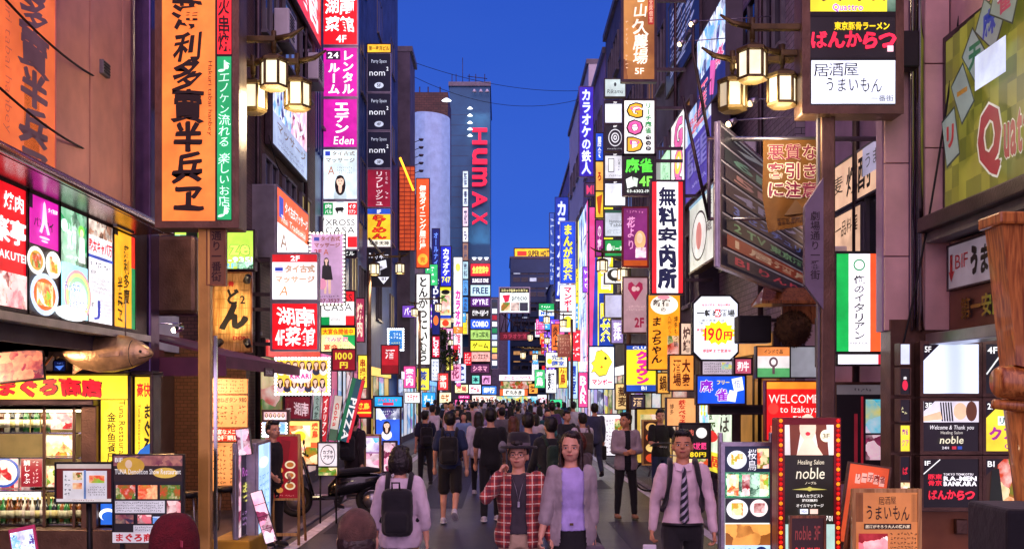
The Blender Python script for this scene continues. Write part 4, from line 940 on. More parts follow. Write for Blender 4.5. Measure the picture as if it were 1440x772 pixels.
# menu pictures on the wall under the eave
g1 = 'lit menu pictures under the mirror finish eave'
wsign('red lit picture panel with white restaurant name at the left edge of the photo', -4.3, -40, 37, 2.78, 3.85, 'd8101e', [
    T('焼肉', .55, .05, .95, .22, 'ffffff', 'h', .02), T('楽亭', .35, .26, .98, .50, 'ffffff', 'h', .045), T('RAKUTEI', .35, .54, .98, .62, 'ffffff', 'h', .02),
    PH('meat', .45, .72, 1, 1), RC(0, .72, .44, 1, '101028'), SC(.05, .75, .4, .98, 'ffffff', 5)], group=g1, em=1.25)
wsign('magenta lit picture panel of Thai noodle dishes', -4.3, 38.5, 82, 2.78, 3.85, 'c81c9c', [
    RC(0, .42, 1, 1, '201418'), RC(.0, 0, .14, .12, '1c0820'), T('パンタイ', .16, .17, .82, .28, '1a0a1a', 'h', .02, .6, em=0), PO([(.46, .05), (.50, .02), (.54, .05), (.60, .22), (.68, .30), (.60, .31), (.51, .22), (.42, .31), (.34, .30), (.42, .22)], 'f4c8e8'),
    PO(disc(.5, .345, .17, .012), 'f4c8e8'), PO(disc(.5, .375, .11, .01), 'f4c8e8'), T('タイ料理', .6, .06, .92, .11, 'ffffff'),
    CI(.22, .56, .28, .12, 'f4f0e8'), PO(disc(.22, .56, .21, .085), 'd8a040'), PH('food', .08, .50, .36, .62, None, 12), CI(.76, .56, .26, .12, 'f4f0e8'), PH('salad', .62, .49, .90, .63, None, 12),
    CI(.46, .84, .46, .185, 'c8d8f0'), PO(disc(.46, .84, .36, .14), 'e06a28'), PH('salad', .2, .74, .72, .94, None, 10)], group=g1, em=1.25)
wsign('green and rainbow lit cafe panel with an illustrated green haired figure, split in two', -4.3, 84, 121, 2.78, 3.85, '18884a', [
    PH('green', 0, 0, 1, .5, 1.0, 5), T('女神', .25, .12, .6, .38, 'e8fff4', 'h', .02, .6), CI(.14, .16, .13, .06, 'd8ffe8'), PO(disc(.78, .16, .12, .055), '8ae858'), PO(disc(.78, .18, .07, .04), 'f8e0c8'), PO([(.70, .22), (.88, .22), (.92, .46), (.66, .46)], 'f4f4f0'),
    SC(.2, .41, .7, .46, 'ffffff', 1), RC(0, .5, 1, 1, 'a8dcf0'), PO(disc(.62, .78, .52, .24), 'f0a0a8'), PO(disc(.62, .78, .46, .21), 'f4e890'), PO(disc(.62, .78, .40, .18), 'a0e0a0'), PO(disc(.62, .80, .34, .15), 'c8ecf8'), PO(disc(.35, .96, .6, .07), 'f0fbff'),
    T('みんなの', .06, .66, .66, .76, '4060a8', 'h', .02, edge='ffffff'), T('こどもカフェ', .22, .82, .96, .91, '7058a8', 'h', .02, edge='ffffff')], group=g1, em=1.2)
wsign('white lit panel with red heading and tiny price text, fourth of the menu pictures', -4.3, 123, 157.5, 2.78, 3.85, 'f4f0f8', [
    PH('skin', 0, 0, 1, .15), T('熟女キャバ万', .03, .17, .97, .32, 'd81c30', 'h', .045), RC(0, .34, 1, .37, '3048b0'), SC(.08, .39, .92, .47, '303048', 1), T('60分', .08, .48, .3, .53, '202030'), SC(.08, .55, .92, .72, '40405a', 4), T('J', .15, .76, .5, .94, '2838a8', 'h', .0), SC(.45, .76, .9, .94, '505070', 5), T('初', .08, .8, .2, .86, '202030')], group=g1, em=1.25)
wsign('yellow lit panel with black brush characters, last of the menu pictures', -4.3, 159.5, 189, 2.78, 3.85, 'f4a81c', [
    RC(.82, 0, 1, .34, 'd02818'), RC(.82, .34, 1, 1, '128048'), RC(0, 0, .18, .05, '101010'), T('薄利多賣', .42, .12, .72, .74, '20120a', 'v', .02, 1, em=0), T('半兵ヱ', .12, .46, .40, .96, '20120a', 'v', .02, 1, em=0)], group=g1, em=1.2)
wsign('small steel building name plate at the right end of the eave', -4.22, 163, 187, 3.86, 4.02, 'b8b4c0', [T('第一力ビル', .1, .15, .9, .85, '141018', 'h', .03, em=0)], fw=.006, th=.03, em=0, frame='steel', name='name_plate', cat='name plate')
# frame strip under the menu pictures
mf = thing('menu_ledge', 'brushed steel ledge running along under the lit menu pictures', 'ledge', (-4.3, 8.9, 2.66))
b = B(); b.bx(-.15, .03, 0, 4.1, 0, .075, M['steel']); b.obj('ledge', mf)
b = B(); b.bx(-.12, -.02, 0, 4.1, .08, 1.3, M['metal']); b.obj('backing', mf)
# dark room wall behind the shop front
b = B(); b.bx(-9.5, -4.8, 14.5, 14.7, .02, 3.6, M['dark']); b.bx(-9.5, -9.3, 3, 14.5, .02, 3.6, M['dark']); b.bx(-9.3, -4.55, 3, 14.4, 2.5, 2.62, M['dark'])
o = b.obj('shop_room', kind='structure')
# ---- tuna shop front, facing down the street
sd = 12.6
sf = thing('fish_restaurant', 'yellow fish restaurant shop front with red lettering, lower left', 'restaurant', (P(0, 0, sd).x, sd, .02))
def loc(px, py, d=sd, o=sf):
    p = P(px, py, d); return p.x - o.location.x, p.z - o.location.z
def panel(par, px0, py0, px1, py1, m, name, y0=-.12, y1=0., d=sd):
    x0, z1 = loc(px0, py0, d, par); x1, z0 = loc(px1, py1, d, par); b = B(); b.bbox(x0, x1, y0, y1, z0, z1, m, .012); return b.obj(name, par)
Z0 = 0
panel(sf, -40, 522, 187, 527, M['metal'], 'cornice', -.3, .3)
panel(sf, -40, 562, 140, 570, M['metal'], 'lintel', -.2, .3); panel(sf, 118, 570, 140, 742, M['brown'], 'post', -.1, .2); panel(sf, 183, 527, 188, 742, M['metal'], 'post', -.1, .2)
panel(sf, 214, 524, 219, 742, M['metal'], 'post', -.1, .2); panel(sf, -40, 741, 219, 786, M['brown'], 'plinth', -.25, .8)
panel(sf, 187, 522, 219, 528, M['metal'], 'cornice', -.1, .3)
sign('long yellow sign board over the bottle display with fat red brush letters', -40, 528, 182, 561, sd, 'f8d030', [T('まぐろ商店', .16, .06, .83, .94, 'd8202c', 'h', .06, .5, edge='40100c')], th=.2, fw=.01, em=1.3)
sign('tall yellow sign column with a blue wave print and black restaurant writing', 142, 562, 182, 737, sd, 'f8d030', [
    T('Tuna Restaurant', .62, .0, .88, .50, '141208', 'r', .0, em=0), T('金枪鱼餐厅', .2, .1, .55, .50, '141208', 'v', .01, em=0),
    PO([(0, .60), (.3, .56), (.6, .60), (.8, .70), (1, .66), (1, 1), (0, 1)], '1c58b8'), PO(disc(.3, .68, .24, .06), 'f0f4ff'), PO(disc(.34, .70, .2, .05), '2060c0'), PO(disc(.7, .80, .26, .06), 'f0f4ff'), PO(disc(.72, .82, .2, .045), '2060c0'), PO(disc(.25, .92, .3, .05), 'f0f4ff'), PO(disc(.28, .935, .24, .04), '1c58b8')], th=.2, fw=.008, em=1.25)
sign('narrow yellow sign column with red and black vertical writing beside the wave print', 190, 530, 213, 644, sd, 'f8d030', [T('豪快', .1, .06, .95, .26, 'd01820', 'h', .04), T('まぐろ', .5, .33, .98, .95, '101008', 'v', .05, .6, em=0), T('Tuna Restaurant', .2, .33, .36, .9, '383010', 'r', 0, em=0), PO([(.3, .9), (1, .8), (1, 1), (0, 1)], '2060b0')], th=.2, fw=.008, em=1.2)
# display case
dc = thing('display_case', 'glass display case full of sake bottles, plates and food pictures', 'display case', (P(0, 0, sd).x, sd, .02))
bk = P(0, 742, sd).z - .02; topz = P(0, 572, sd).z - .02; xl = P(-40, 0, sd).x - dc.location.x; xr = P(118, 0, sd).x - dc.location.x
b = B(); b.bx(xl, xr, .62, .66, bk, topz, surf('cream_back_panel', 'd8b880', .6)); b.obj('back_panel', dc)
b = B(); b.bx(xl, xr, 0, .6, topz - .03, topz, M['brown']); b.bx(xl, xr, .05, .12, topz - .06, topz - .035, lit('fff0c0', 5)); b.obj('light_tube', dc)
for py in (574, 609, 644, 691):  # added area lights brighten the bottles; no fittings are built
    dl = bpy.data.lights.new('shelf_fill_light', 'AREA'); dl.energy = 9; dl.shape = 'RECTANGLE'; dl.size = 1.3; dl.size_y = .1; dl.color = (1, .84, .58)
    lo = bpy.data.objects.new('shelf_fill_light', dl); lo.parent = dc; lo.location = ((xl + xr) / 2, .08, P(0, py, sd).z - .05); lo.rotation_euler = (rd(25), 0, 0); COL.objects.link(lo)
for py in (608, 643, 690, 737):
    z = P(0, py, sd).z - .02; b = B(); b.bx(xl, xr, .05, .6, z - .015, z, M['chrome']); b.obj('shelf', dc)
for px in (-5, 62, 104):
    x = P(px, 0, sd).x - dc.location.x; b = B(); b.bx(x - .015, x + .015, -.01, .02, bk, topz, M['brown']); b.obj('mullion', dc)
gm, gt, gb = new_mat('clear_display_glass'); gb.inputs['Base Color'].default_value = (1, 1, 1, 1); gb.inputs['Roughness'].default_value = .02; gb.inputs['Transmission Weight'].default_value = 1; gb.inputs['IOR'].default_value = 1.02
b = B(); b.bx(xl, xr, .0, .004, bk, topz, gm); b.obj('glass_pane', dc)
dl = bpy.data.lights.new('display_light', 'AREA'); dl.energy = 8; dl.size = 1.4; dl.size_y = .3; dl.shape = 'RECTANGLE'; dl.color = (1, .85, .6)
lo = bpy.data.objects.new('display_light', dl); lo.parent = dc; lo.location = ((xl + xr) / 2, .2, topz - .08); COL.objects.link(lo)
def bottle_proto(col, lab, hh=.3):
    b = B(); gl = surf('bottle_glass_' + col, col, .12, 0, .1); b.lathe([(.034, 0), (.036, .01), (.036, hh * .6), (.030, hh * .68), (.013, hh * .78), (.012, hh * .96), (.014, hh)], (0, 0, 0), gl, 12)
    c = B(); c.lathe([(.0365, hh * .18), (.0365, hh * .5)], (0, 0, 0), ink(lab), 12); d = B(); d.lathe([(.015, hh * .95), (.015, hh * 1.02)], (0, 0, 0), ink('c8b070'), 10)
    return b.mesh('glass_body'), c.mesh('paper_label'), d.mesh('cap')
bp_ = [bottle_proto(c, l) for c, l in (('3a1c0a', 'f0e8d0'), ('1c4a24', 'e8e0c8'), ('b8b0a8', 'f4e0e0'), ('5a300c', 'f8f0d8'), ('101418', 'd8c890'))]
ORD = 'first second third fourth fifth sixth seventh eighth ninth tenth eleventh twelfth thirteenth fourteenth fifteenth sixteenth seventeenth eighteenth nineteenth twentieth twentyfirst twentysecond'.split()
bn = ['brown', 'green', 'pale', 'amber', 'black']
for shelf, (py, pxs, side) in enumerate(((608, range(-6, 62, 7), 0), (737, range(-5, 112, 6), 0))):
    for i, px in enumerate(pxs):
        k = (i * 2 + shelf + i // 3) % 5
        p = P(px + R.uniform(-.8, .8), py, sd)
        t = thing('sake_bottle', f'{bn[k]} sake bottle, {ORD[i]} from the left on the {"upper" if shelf == 0 else "lowest"} shelf of the display case', 'bottle', (p.x, sd + .2 + R.uniform(-.04, .04), p.z), 0, 'sake bottles in the display case')
        for me_, nm in zip(bp_[k], ('glass_body', 'paper_label', 'cap')): link(bpy.data.objects.new(nm, me_), t)
for i, (px, py, r, kd) in enumerate(((12, 680, .20, 'meat'), (40, 672, .0, 'meat'), (82, 640, .0, 'salad'))):
    if r:
        p = P(px, py, sd); t = thing('sashimi_plate', 'round blue rimmed plate of sashimi leaning in the display case', 'plate', (p.x, sd + .35, p.z - .16)); b = B()
        b.add([(r * 1.0 * math.cos(a), -.01, r + r * math.sin(a)) for a in [6.283 * k / 24 for k in range(24)]], [tuple(range(24))], ink('b8c8e0')); b.lathe([(.001, 0), (r, .02)], (0, 0, 0), ink('8090b0'), 20); b.obj('plate', t)
        b = B(); b.add([(r * .8 * math.cos(a), -.018, r + r * .8 * math.sin(a)) for a in [6.283 * k / 20 for k in range(20)]], [tuple(range(20))], photo('meat', .8, 12)); b.obj('picture', t)
for lb, x0, y0, x1, y1, kd, its in (('picture card of pink sliced tuna on the top right shelf', 66, 576, 102, 603, 'meat', []), ('picture card of fruit and prawns in the display case', 66, 612, 102, 640, 'salad', []),
        ('dark red card with white vertical writing in the display case', 30, 642, 60, 684, 'meat', [RC(0, 0, 1, 1, '7c1020'), T('鯛しゃぶ', .1, .1, .45, .9, 'ffffff', 'v', .01), SC(.55, .1, .9, .9, 'f0d0d0', 6)]), ('picture card of grilled fish on the middle right shelf', 66, 655, 102, 684, 'food', []),
        ('picture card of a blue rimmed sashimi bowl at the left photo edge', -20, 642, 26, 686, 'meat', [CI(.55, .5, .5, .48, '2848a0'), CI(.55, .5, .42, .40, 'f0e8e0'), PH('meat', .3, .25, .8, .75)]),
        ('small white card strip with black print along the second shelf', -10, 691, 58, 702, 'cool', [RC(0, 0, 1, 1, 'f0ecf0'), SC(.05, .2, .95, .9, '202028', 2)])):
    sign(lb, x0, y0, x1, y1, sd + .3, 'f0e0d0', [PH(kd, 0, 0, 1, 1)] + its, th=.03, fw=.004, em=.85, name='picture_card', cat='picture card', frame='white')
# ---- tuna sculpture hung over the shop front
def fish():
    t = thing('tuna_sculpture', 'big bronze coloured tuna fish model hanging over the shop front', 'fish model', P(145, 497, 11.9))
    m = surf('bronze_fish_skin', 'cca87c', .28, .5, .5, 6, .25, 30); L = 1.12; b = B()
    prof = [(-1, .02, .03), (-.93, .05, .03), (-.86, .028, .028), (-.7, .07, .05), (-.45, .135, .09), (-.1, .175, .115), (.25, .18, .12), (.55, .15, .10), (.78, .105, .075), (.93, .055, .045), (1, .012, .012)]
    b.rings([[Vector((x * L / 2, dy * math.cos(a), dz * math.sin(a) + .01 * math.sin(x * 3))) for a in [6.283 * k / 20 for k in range(20)]] for x, dz, dy in [(a_, b_ * 1.18, c_) for a_, b_, c_ in prof]], m); b.obj('body', t)
    def fin(pts, nm, th=.012):
        f = B(); n = len(pts); f.add([(x, y - th, z) for x, y, z in pts] + [(x, y + th, z) for x, y, z in pts], [tuple(range(n)), tuple(range(2 * n - 1, n - 1, -1))] + [(i, (i + 1) % n, (i + 1) % n + n, i + n) for i in range(n)], m); f.obj(nm, t)
    fin([(-.54, 0, .0), (-.70, 0, .20), (-.74, 0, .26), (-.62, 0, .04), (-.60, 0, 0), (-.62, 0, -.05), (-.72, 0, -.22), (-.68, 0, -.18)], 'tail_fin')
    fin([(.12, 0, .16), (-.02, 0, .25), (-.02, 0, .22), (-.22, 0, .155)], 'dorsal_fin'); fin([(-.18, 0, -.14), (-.34, 0, -.24), (-.33, 0, -.12)], 'anal_fin')
    fin([(.22, -.115, .03), (.0, -.15, -.02), (.02, -.15, -.05), (.22, -.118, -.03)], 'pectoral_fin', .01)
    for k in range(7): fin([(-.25 - k * .035, 0, .14 - k * .013), (-.275 - k * .035, 0, .17 - k * .013), (-.28 - k * .035, 0, .13 - k * .013)], 'finlet', .005)
    e = B(); e.ball((.44, -.078, .02), .018, ink('101010'), 10, 6); e.obj('eye', t); e = B(); e.tube([(.55, -.02, -.02), (.48, -.07, -.045), (.42, -.085, -.05)], .006, ink('30180c'), 5); e.obj('mouth', t)
    e = B(); e.tube([(.33, -.135 * math.cos(a) - .0, .15 * math.sin(a) + .0) if False else (.36 - .04 * math.cos(a), -.112 * math.cos(a * .75), .15 * math.sin(a)) for a in [-1.3 + 2.6 * k / 8 for k in range(9)]], .005, ink('4a4038'), 5); e.obj('gill_line', t)
    e = B()
    for x in (-.25, .25): e.tube([(x, 0, .15), (x, 0, .62)], .008, M['steel'], 5)
    e.obj('hanging_rod', t)
fish()
t = thing('spot_lamp', 'silver spot lamp hanging under the ledge and shining on the tuna model', 'spot lamp', P(76, 470, 11.2))
b = B(); b.tube([(-.04, 0, .03), (.06, 0, -.02)], [.035, .05], M['chrome'], 10); b.tube([(-.03, 0, .03), (-.03, 0, .25)], .012, M['chrome'], 6); b.obj('lamp_head', t)
ld = bpy.data.lights.new('fish_spot', 'SPOT'); ld.energy = 330; ld.color = (1, .86, .7); ld.spot_size = rd(80); ld.spot_blend = .7; ld.shadow_soft_size = .04
lo = bpy.data.objects.new('fish_spot', ld); COL.objects.link(lo); lo.parent = t; lo.location = (.0, -.35, .05); lo.rotation_euler = (P(150, 497, 11.9) - P(76, 470, 10.9)).to_track_quat('-Z', 'Y').to_euler()
t = thing('monitor', 'black flat screen tilted on a bracket above the red shop lettering', 'monitor', P(26, 514, 11.6), rd(-8)); t.rotation_euler = (rd(-14), rd(-6), rd(12))
b = B(); b.bbox(-.27, .27, 0, .04, -.18, .18, M['black'], .01); b.obj('housing', t); b = B(); b.bx(-.25, .25, -.006, -.001, -.16, .16, photo('night', .45, 9)); b.obj('screen', t)
b = B(); b.tube([(0, .04, .1), (0, .12, .45), (0, .12, .85)], .02, M['black'], 8); b.obj('bracket', t)
sign('dark blue lit strip with a star beside the monitor', 76, 508, 92, 522, 12.4, '101848', [PO([(.1, .5), (.9, .4), (.5, .9)], '6090ff'), SC(.3, .1, .9, .3, '80a0ff', 1)], th=.04, fw=.01, em=.8)
# ---- boards standing before the shop
t, w, h = sign('open menu book on a slanted black stand left of the demolition show poster', 80, 652, 157, 705, 10.6, '8c2a1c', [
    RC(0, 0, 1, 1, '701c14', .5), RC(.0, 0, 1, .12, 'c8b8b0'), RC(.12, .18, .5, .92, 'e8e4e8'), RC(.54, .18, .92, .92, 'e4e0ea'), RC(.5, .16, .54, .94, '6888c0'), RC(0, .92, 1, 1, 'e8e0e0'), PH('food', .3, .22, .47, .42, None, 14), PH('food', .3, .5, .47, .66), PH('salad', .6, .3, .88, .5), SC(.15, .26, .28, .85, '404050', 5), SC(.58, .58, .88, .85, '503040', 4), SC(.3, .93, .7, .99, '802020', 1)],
    th=.05, fw=.02, em=.62, frame='black', name='menu_stand', cat='menu stand')
b = B(); b.tube([(w * .55, .05, 0), (w * .55, .1, -.98)], .03, M['black'], 8); b.lathe([(.2, -.99), (.2, -.97), (.03, -.95)], (w * .55, .1, 0), M['black'], 16); b.obj('stand', t)
t, w, h = sign('tall dark poster board advertising a tuna demolition show with red letters at its foot', 160, 640, 257, 762, 10.2, '18141c', [
    RC(0, 0, 1, .30, '2a1a18'), PH('night', 0, 0, 1, .12), PO(disc(.25, .12, .2, .1), 'd8a838'), PO(disc(.22, .10, .05, .05), 'f0d0b0'), PO(disc(.75, .2, .18, .06), 'e0b850'), T('TUNA Demolition Show Restaurant', .02, .15, .98, .22, 'f8f4f4', 'h', .01), T('B1F', .02, .02, .14, .08, 'ffffff'),
    PH('food', .04, .34, .32, .5, None, 12), PH('salad', .36, .34, .64, .5, None, 12), PH('food', .68, .34, .97, .5, None, 14), RC(.03, .52, .75, .66, 'd8d4e0'), SC(.05, .53, .73, .65, '282030', 4), PH('meat', .78, .52, .98, .70), PH('night', .04, .68, .3, .78), PH('meat', .36, .68, .56, .78), PH('cool', .58, .70, .76, .78), RC(.3, .80, .97, .88, 'd8d4e0'), SC(.32, .81, .95, .87, '282030', 2), RC(0, .88, 1, 1, 'f0e8f0'), T('まぐろ商店', .03, .885, .72, .995, 'd01828', 'h', .05)],
    th=.05, fw=.012, em=.6, frame='black', name='poster_board', cat='poster board')
b = B()
for x in (.06, w - .06): b.bx(x - .02, x + .02, .05, .09, -.56, .1, M['black'])
b.obj('leg', t)
# ---- second recess
sign('backlit green and yellow sign with outlined letters above the wooden noodle sign', 218, 325, 356, 378, 18.3, 'a8d848', [
    RC(0, 0, 1, 1, 'b8e050'), PH('green', .0, .1, .35, 1, None, 2.5), T("mo'mo-ze", .1, .22, .97, .66, 'c8f060', 'h', .06, edge='183820'), T('273-9351', .55, .68, 1, .84, 'ffffff', 'h', .02, edge='3050a0'), T('2F', .70, .84, .84, 1, '70b0e8'), PH('green', .84, .82, 1, 1, None, 12), RC(.32, 0, .44, 1, '181018', 0)], th=.2, fw=.03, em=1.25)
t, w, h = sign('pale wooden plank sign with a black brush character lit by four spot lamps', 300, 384, 353, 494, 18.2, 'a07038', [
    T('ど', .34, .20, .66, .42, '141010', 'h', .05, .5, em=0), T('ん', .18, .36, .92, .74, '141010', 'h', .07, .8, em=0), T('2', .70, .28, .86, .40, '141010', 'h', .03, em=0), T('牛骨', .22, .10, .56, .18, 'c02020', 'h', .04, em=0), T('DON', .52, .80, .92, .86, 'b02020', 'h', .04, em=0)], th=.06, fw=.02, em=0, frame='wood', name='plank_sign')
for i in range(9):
    b = B(); b.bbox(.02, w - .02, -.003, .004, h * i / 9 + .004, h * (i + 1) / 9 - .004, M['lightwood'], .003); b.obj('plank', t)
for px, py, up in ((349, 388, 0), (304, 486, 1), (349, 486, 1)):
    p = P(px, py, 17.9); s_ = thing('spot_lamp', 'small black spot lamp at the ' + {(349, 388): 'upper right', (304, 486): 'lower left', (349, 486): 'lower right'}[(px, py)] + ' corner of the wooden plank sign', 'spot lamp', p)
    b = B(); b.tube([(0, 0, 0), (-.05 if px > 330 else .05, .1, .08 if up else -.08)], [.05, .065], M['black'], 10); b.tube([(0, 0, 0), (0, .25, 0)], .015, M['black'], 6); b.obj('lamp_head', s_)
    ld = bpy.data.lights.new('spot_bulb', 'SPOT'); ld.energy = 30; ld.color = (1, .72, .38); ld.spot_size = rd(95); ld.spot_blend = .8; ld.shadow_soft_size = .05
    lo = bpy.data.objects.new('spot_bulb', ld); COL.objects.link(lo); lo.parent = s_; lo.location = (0, -.12, 0); tgt = P(327, 440, 18.2) - p; lo.rotation_euler = tgt.to_track_quat('-Z', 'Y').to_euler()
# grey shuttered wall with a second noodle sign, on the recessed building
wsign('green lit flank sign with yellow outlined letters above the roller shutter', -5.62, 222, 277, 4.35, 4.95, 'a8d848', [PH('green', 0, .1, .5, 1, None, 2.5), T("mo'mo", .45, .1, .98, .8, 'c8f060', 'h', .06, edge='183820')], em=1.1, fw=.02)
wsign('grey lit wall sign with a faint brush character on the recessed building', -5.62, 221, 278, 2.75, 3.38, '9a90a8', [T('ど', .5, .15, .65, .4, '584858', 'h', .03, .5), T('ん', .42, .35, .72, .85, '5a4a5c', 'h', .05, 1), T('2', .7, .2, .78, .4, '584858'), RC(.3, 0, .305, 1, '605868')], em=.30, fw=.02)
sh = thing('roller_shutter', 'grey slatted roller shutter over the recessed entrance behind the brass pole', 'shutter', (-5.66, 15, 3.42))
b = B(); b.bx(0, .05, 0, 3.55, 0, .7, M['shutter']); b.obj('slats', sh); b = B(); b.bx(0, .1, 0, 3.55, .7, .84, surf('dark_green_enamel', '1c4a40', .4)); b.obj('green_band', sh)
t = thing('spot_lamp', 'lit spot lamp on a long rod in front of the grey wall sign', 'spot lamp', P(246, 464, 16.2))
b = B(); b.tube([(0, 0, 0), (.12, .05, .03)], [.055, .035], M['chrome'], 10); b.tube([(-.9, 0, .1), (.1, 0, .1)], .012, M['chrome'], 6); b.obj('lamp_head', t)
b = B(); b.ball((-.012, -.01, -.004), .042, lit('fff0c8', 8)); b.obj('bulb', t)
# awning and izakaya interior
aw = thing('awning', 'dark purple fabric awning with small white letters over the izakaya entrance', 'awning', (-4.1, 13.7, 0))
fm = surf('purple_awning_cloth', '70385a', .7, 0, .25, 3, .2)
b = B(); b.add([(-1.4, 0, 3.0), (.55, 0, 2.52), (.55, 5.0, 2.52), (-1.4, 5.0, 3.0), (-1.4, 0, 2.97), (.55, 0, 2.49), (.55, 5.0, 2.49), (-1.4, 5.0, 2.97)], [(0, 1, 2, 3), (7, 6, 5, 4), (1, 5, 6, 2), (0, 4, 5, 1), (2, 6, 7, 3)], fm); b.obj('canopy', aw)
b = B(); b.bx(.54, .57, 0, 5, 2.36, 2.5, fm); b.bx(-.3, .57, -.03, 0, 2.26, 2.5, fm); b.obj('valance', aw)
wsign('small white letters printed on the end of the purple awning', -3.52, 372, 384, 2.3, 2.42, '70385a', [T('DON-DIN', .1, .2, .9, .8, 'e8e0f0', 'h', .03)], em=0, fw=.002, th=.012, name='awning_lettering', cat='lettering')
def menu_board(lb, x0, y0, x1, y1, d, bgc='e89858', head=None, em=.95, rows=8, cols=2, ink_='401c10'):
    it = []
    if head: it += [RC(0, 0, 1, .16, 'c02818'), T(head, .04, .02, .96, .14, 'ffffff', 'h', .03)]
    for c in range(cols):
        u0 = .05 + c * (.92 / cols)
        it.append(SC(u0, .2 if head else .04, u0 + .82 / cols, .97, ink_, rows, 0 if em else None))
    return sign(lb, x0, y0, x1, y1, d, bgc, it, em=em, th=.04, fw=.012, frame='brown', name='menu_board', cat='menu board')
menu_board('orange lit menu board with small print, topmost under the purple awning', 297, 533, 348, 553, 17.0, rows=4)
sign('orange lit menu board with a bold red dish name under the awning', 297, 556, 348, 600, 17.0, 'f0a060', [T('名物ねぎタン', .02, .04, .72, .24, 'c02010', 'h', .03, em=.5), T('980', .76, .05, .98, .22, '281008'), SC(.04, .3, .46, .95, '401c10', 4, 0), SC(.54, .3, .96, .95, '401c10', 4, 0)], em=.95, th=.04, fw=.012, frame='brown', name='menu_board', cat='menu board')
sign('red sign board announcing one hundred and twenty dishes behind the square pole', 297, 602, 348, 620, 16.9, 'c82818', [T('豊富なメニュー|120種類以上', .03, .04, .97, .96, 'fff0d8', 'h', .03)], em=.9, th=.04, fw=.012, frame='brown', name='menu_board', cat='menu board')
menu_board('orange lit menu board with small print below the red announcement', 297, 622, 348, 690, 17.0, rows=10)
wsign('tall dark red lit wall poster beside the stool at the izakaya entrance', -4.6, 366, 380, .9, 2.2, '681c30', [SC(.1, .05, .9, .6, 'd8a0a0', 8), PH('meat', .1, .65, .9, .95)], em=.6)
for i, (x, y) in enumerate(((-4.35, 14.8), (-4.05, 15.7))):
    t = thing('bar_stool', ('front' if i == 0 else 'rear') + ' black stool by the izakaya entrance behind the square pole', 'stool', (x, y, .02)); b = B(); b.lathe([(.17, .58), (.18, .6), (.18, .64), (.16, .66)], (0, 0, 0), M['black'], 14); b.obj('seat', t)
    for sx, sy in ((-1, -1), (1, -1), (1, 1), (-1, 1)): b = B(); b.tube([(sx * .1, sy * .1, .58), (sx * .16, sy * .16, 0)], .014, M['steel'], 6); b.obj('leg', t)
t = thing('table', 'low black table with trays in the dim izakaya entrance on the left', 'table', (-4.9, 13.6, .02)); b = B(); b.bbox(-.35, .35, -.3, .3, .68, .72, M['black'], .01); b.obj('table_top', t)
for sx, sy in ((-1, -1), (1, -1), (1, 1), (-1, 1)): b = B(); b.tube([(sx * .3, sy * .25, .68), (sx * .3, sy * .25, 0)], .02, M['black'], 6); b.obj('leg', t)
t = thing('storage_box', 'black plastic crate with a red label under the dark table', 'crate', (-4.9, 13.6, .02)); b = B(); b.bbox(-.25, .25, -.2, .2, 0, .42, M['black'], .02); b.obj('bin', t); b = B(); b.bx(-.12, .12, -.206, -.202, .15, .28, ink('b02028')); b.obj('paper_label', t)
# warm lamp added to lighten the dark izakaya recess; another over the walkway
for nm, p, en, co in (('izakaya_fill_light', (-4.9, 15.6, 2.3), 170, (1, .5, .2)), ('shop_ceiling_lamp', (-5.6, 11.0, 2.45), 130, (1, .6, .36))):
    t = thing('ceiling_lamp', 'small round ceiling lamp ' + ('added to warm the izakaya entrance' if 'iz' in nm else 'above the walkway before the display case'), 'lamp', p)
    b = B(); b.lathe([(.12, 0), (.12, .05), (.05, .07)], (0, 0, 0), lit('ffd090', 3), 14); b.obj('lamp_shade', t)
    ld = bpy.data.lights.new(nm, 'POINT'); ld.energy = en; ld.color = co; ld.shadow_soft_size = .12; lo = bpy.data.objects.new(nm, ld); lo.parent = t; lo.location = (0, 0, -.15); COL.objects.link(lo)
# ---- brown tile building signs
RED = 'd8101c'
def hunan(its=()): return [T('湖南|菜館', .06, .04, .94, .78, 'ffffff', 'h', .035, .8)] + list(its)
sign('red lit box sign with white Hunan characters and 4F, topmost of its column', 454, -6, 502, 63, 27, RED, hunan([T('4F', .38, .80, .7, .97, 'ffffff', 'h', .03)]), em=1.3, arm=-.7, frame='steel')
sign('magenta lit sign for rental rooms, second in the column below the red one', 455, 68, 502, 136, 27, 'c01894', [RC(.08, .06, .5, .24, '301030'), T('24', .12, .08, .46, .22, 'ffffff', 'h', .03), T('レンタル', .54, .04, .92, .96, 'e8fffa', 'v', .045), T('ルーム', .12, .3, .5, .96, 'e8fffa', 'v', .045)], em=1.3, arm=-.7, frame='steel')
sign('magenta lit sign reading Eden below the rental room sign', 455, 140, 502, 207, 27, 'b81890', [T('エデン', .3, .04, .78, .72, 'e8fffa', 'v', .05), T('Eden', .3, .76, .92, .96, 'f0fff8', 'h', .01, slant=.2)], em=1.3, arm=-.7, frame='steel')
sign('white lit massage sign with a dark haired woman, above the cow sign', 455, 211, 502, 280, 27, 'd8ecf4', [RC(.05, .03, .2, .12, '3040b0'), T('タイ古式', .24, .02, .94, .13, '705030', 'h', .02), T('マッサージ', .06, .15, .94, .27, '705030', 'h', .02), T('A', .12, .32, .34, .52, 'b06848', 'h', 0), SC(.4, .34, .9, .5, '806858', 3)] + face_items(.5, .64, .12, .75, top='b8c8d0'), em=1.15, arm=-.7, frame='steel')
cow = [PO([(.38, .12), (.58, .11), (.62, .16), (.58, .19), (.56, .27), (.53, .2), (.44, .2), (.42, .27), (.38, .2), (.34, .15)], '181818')]
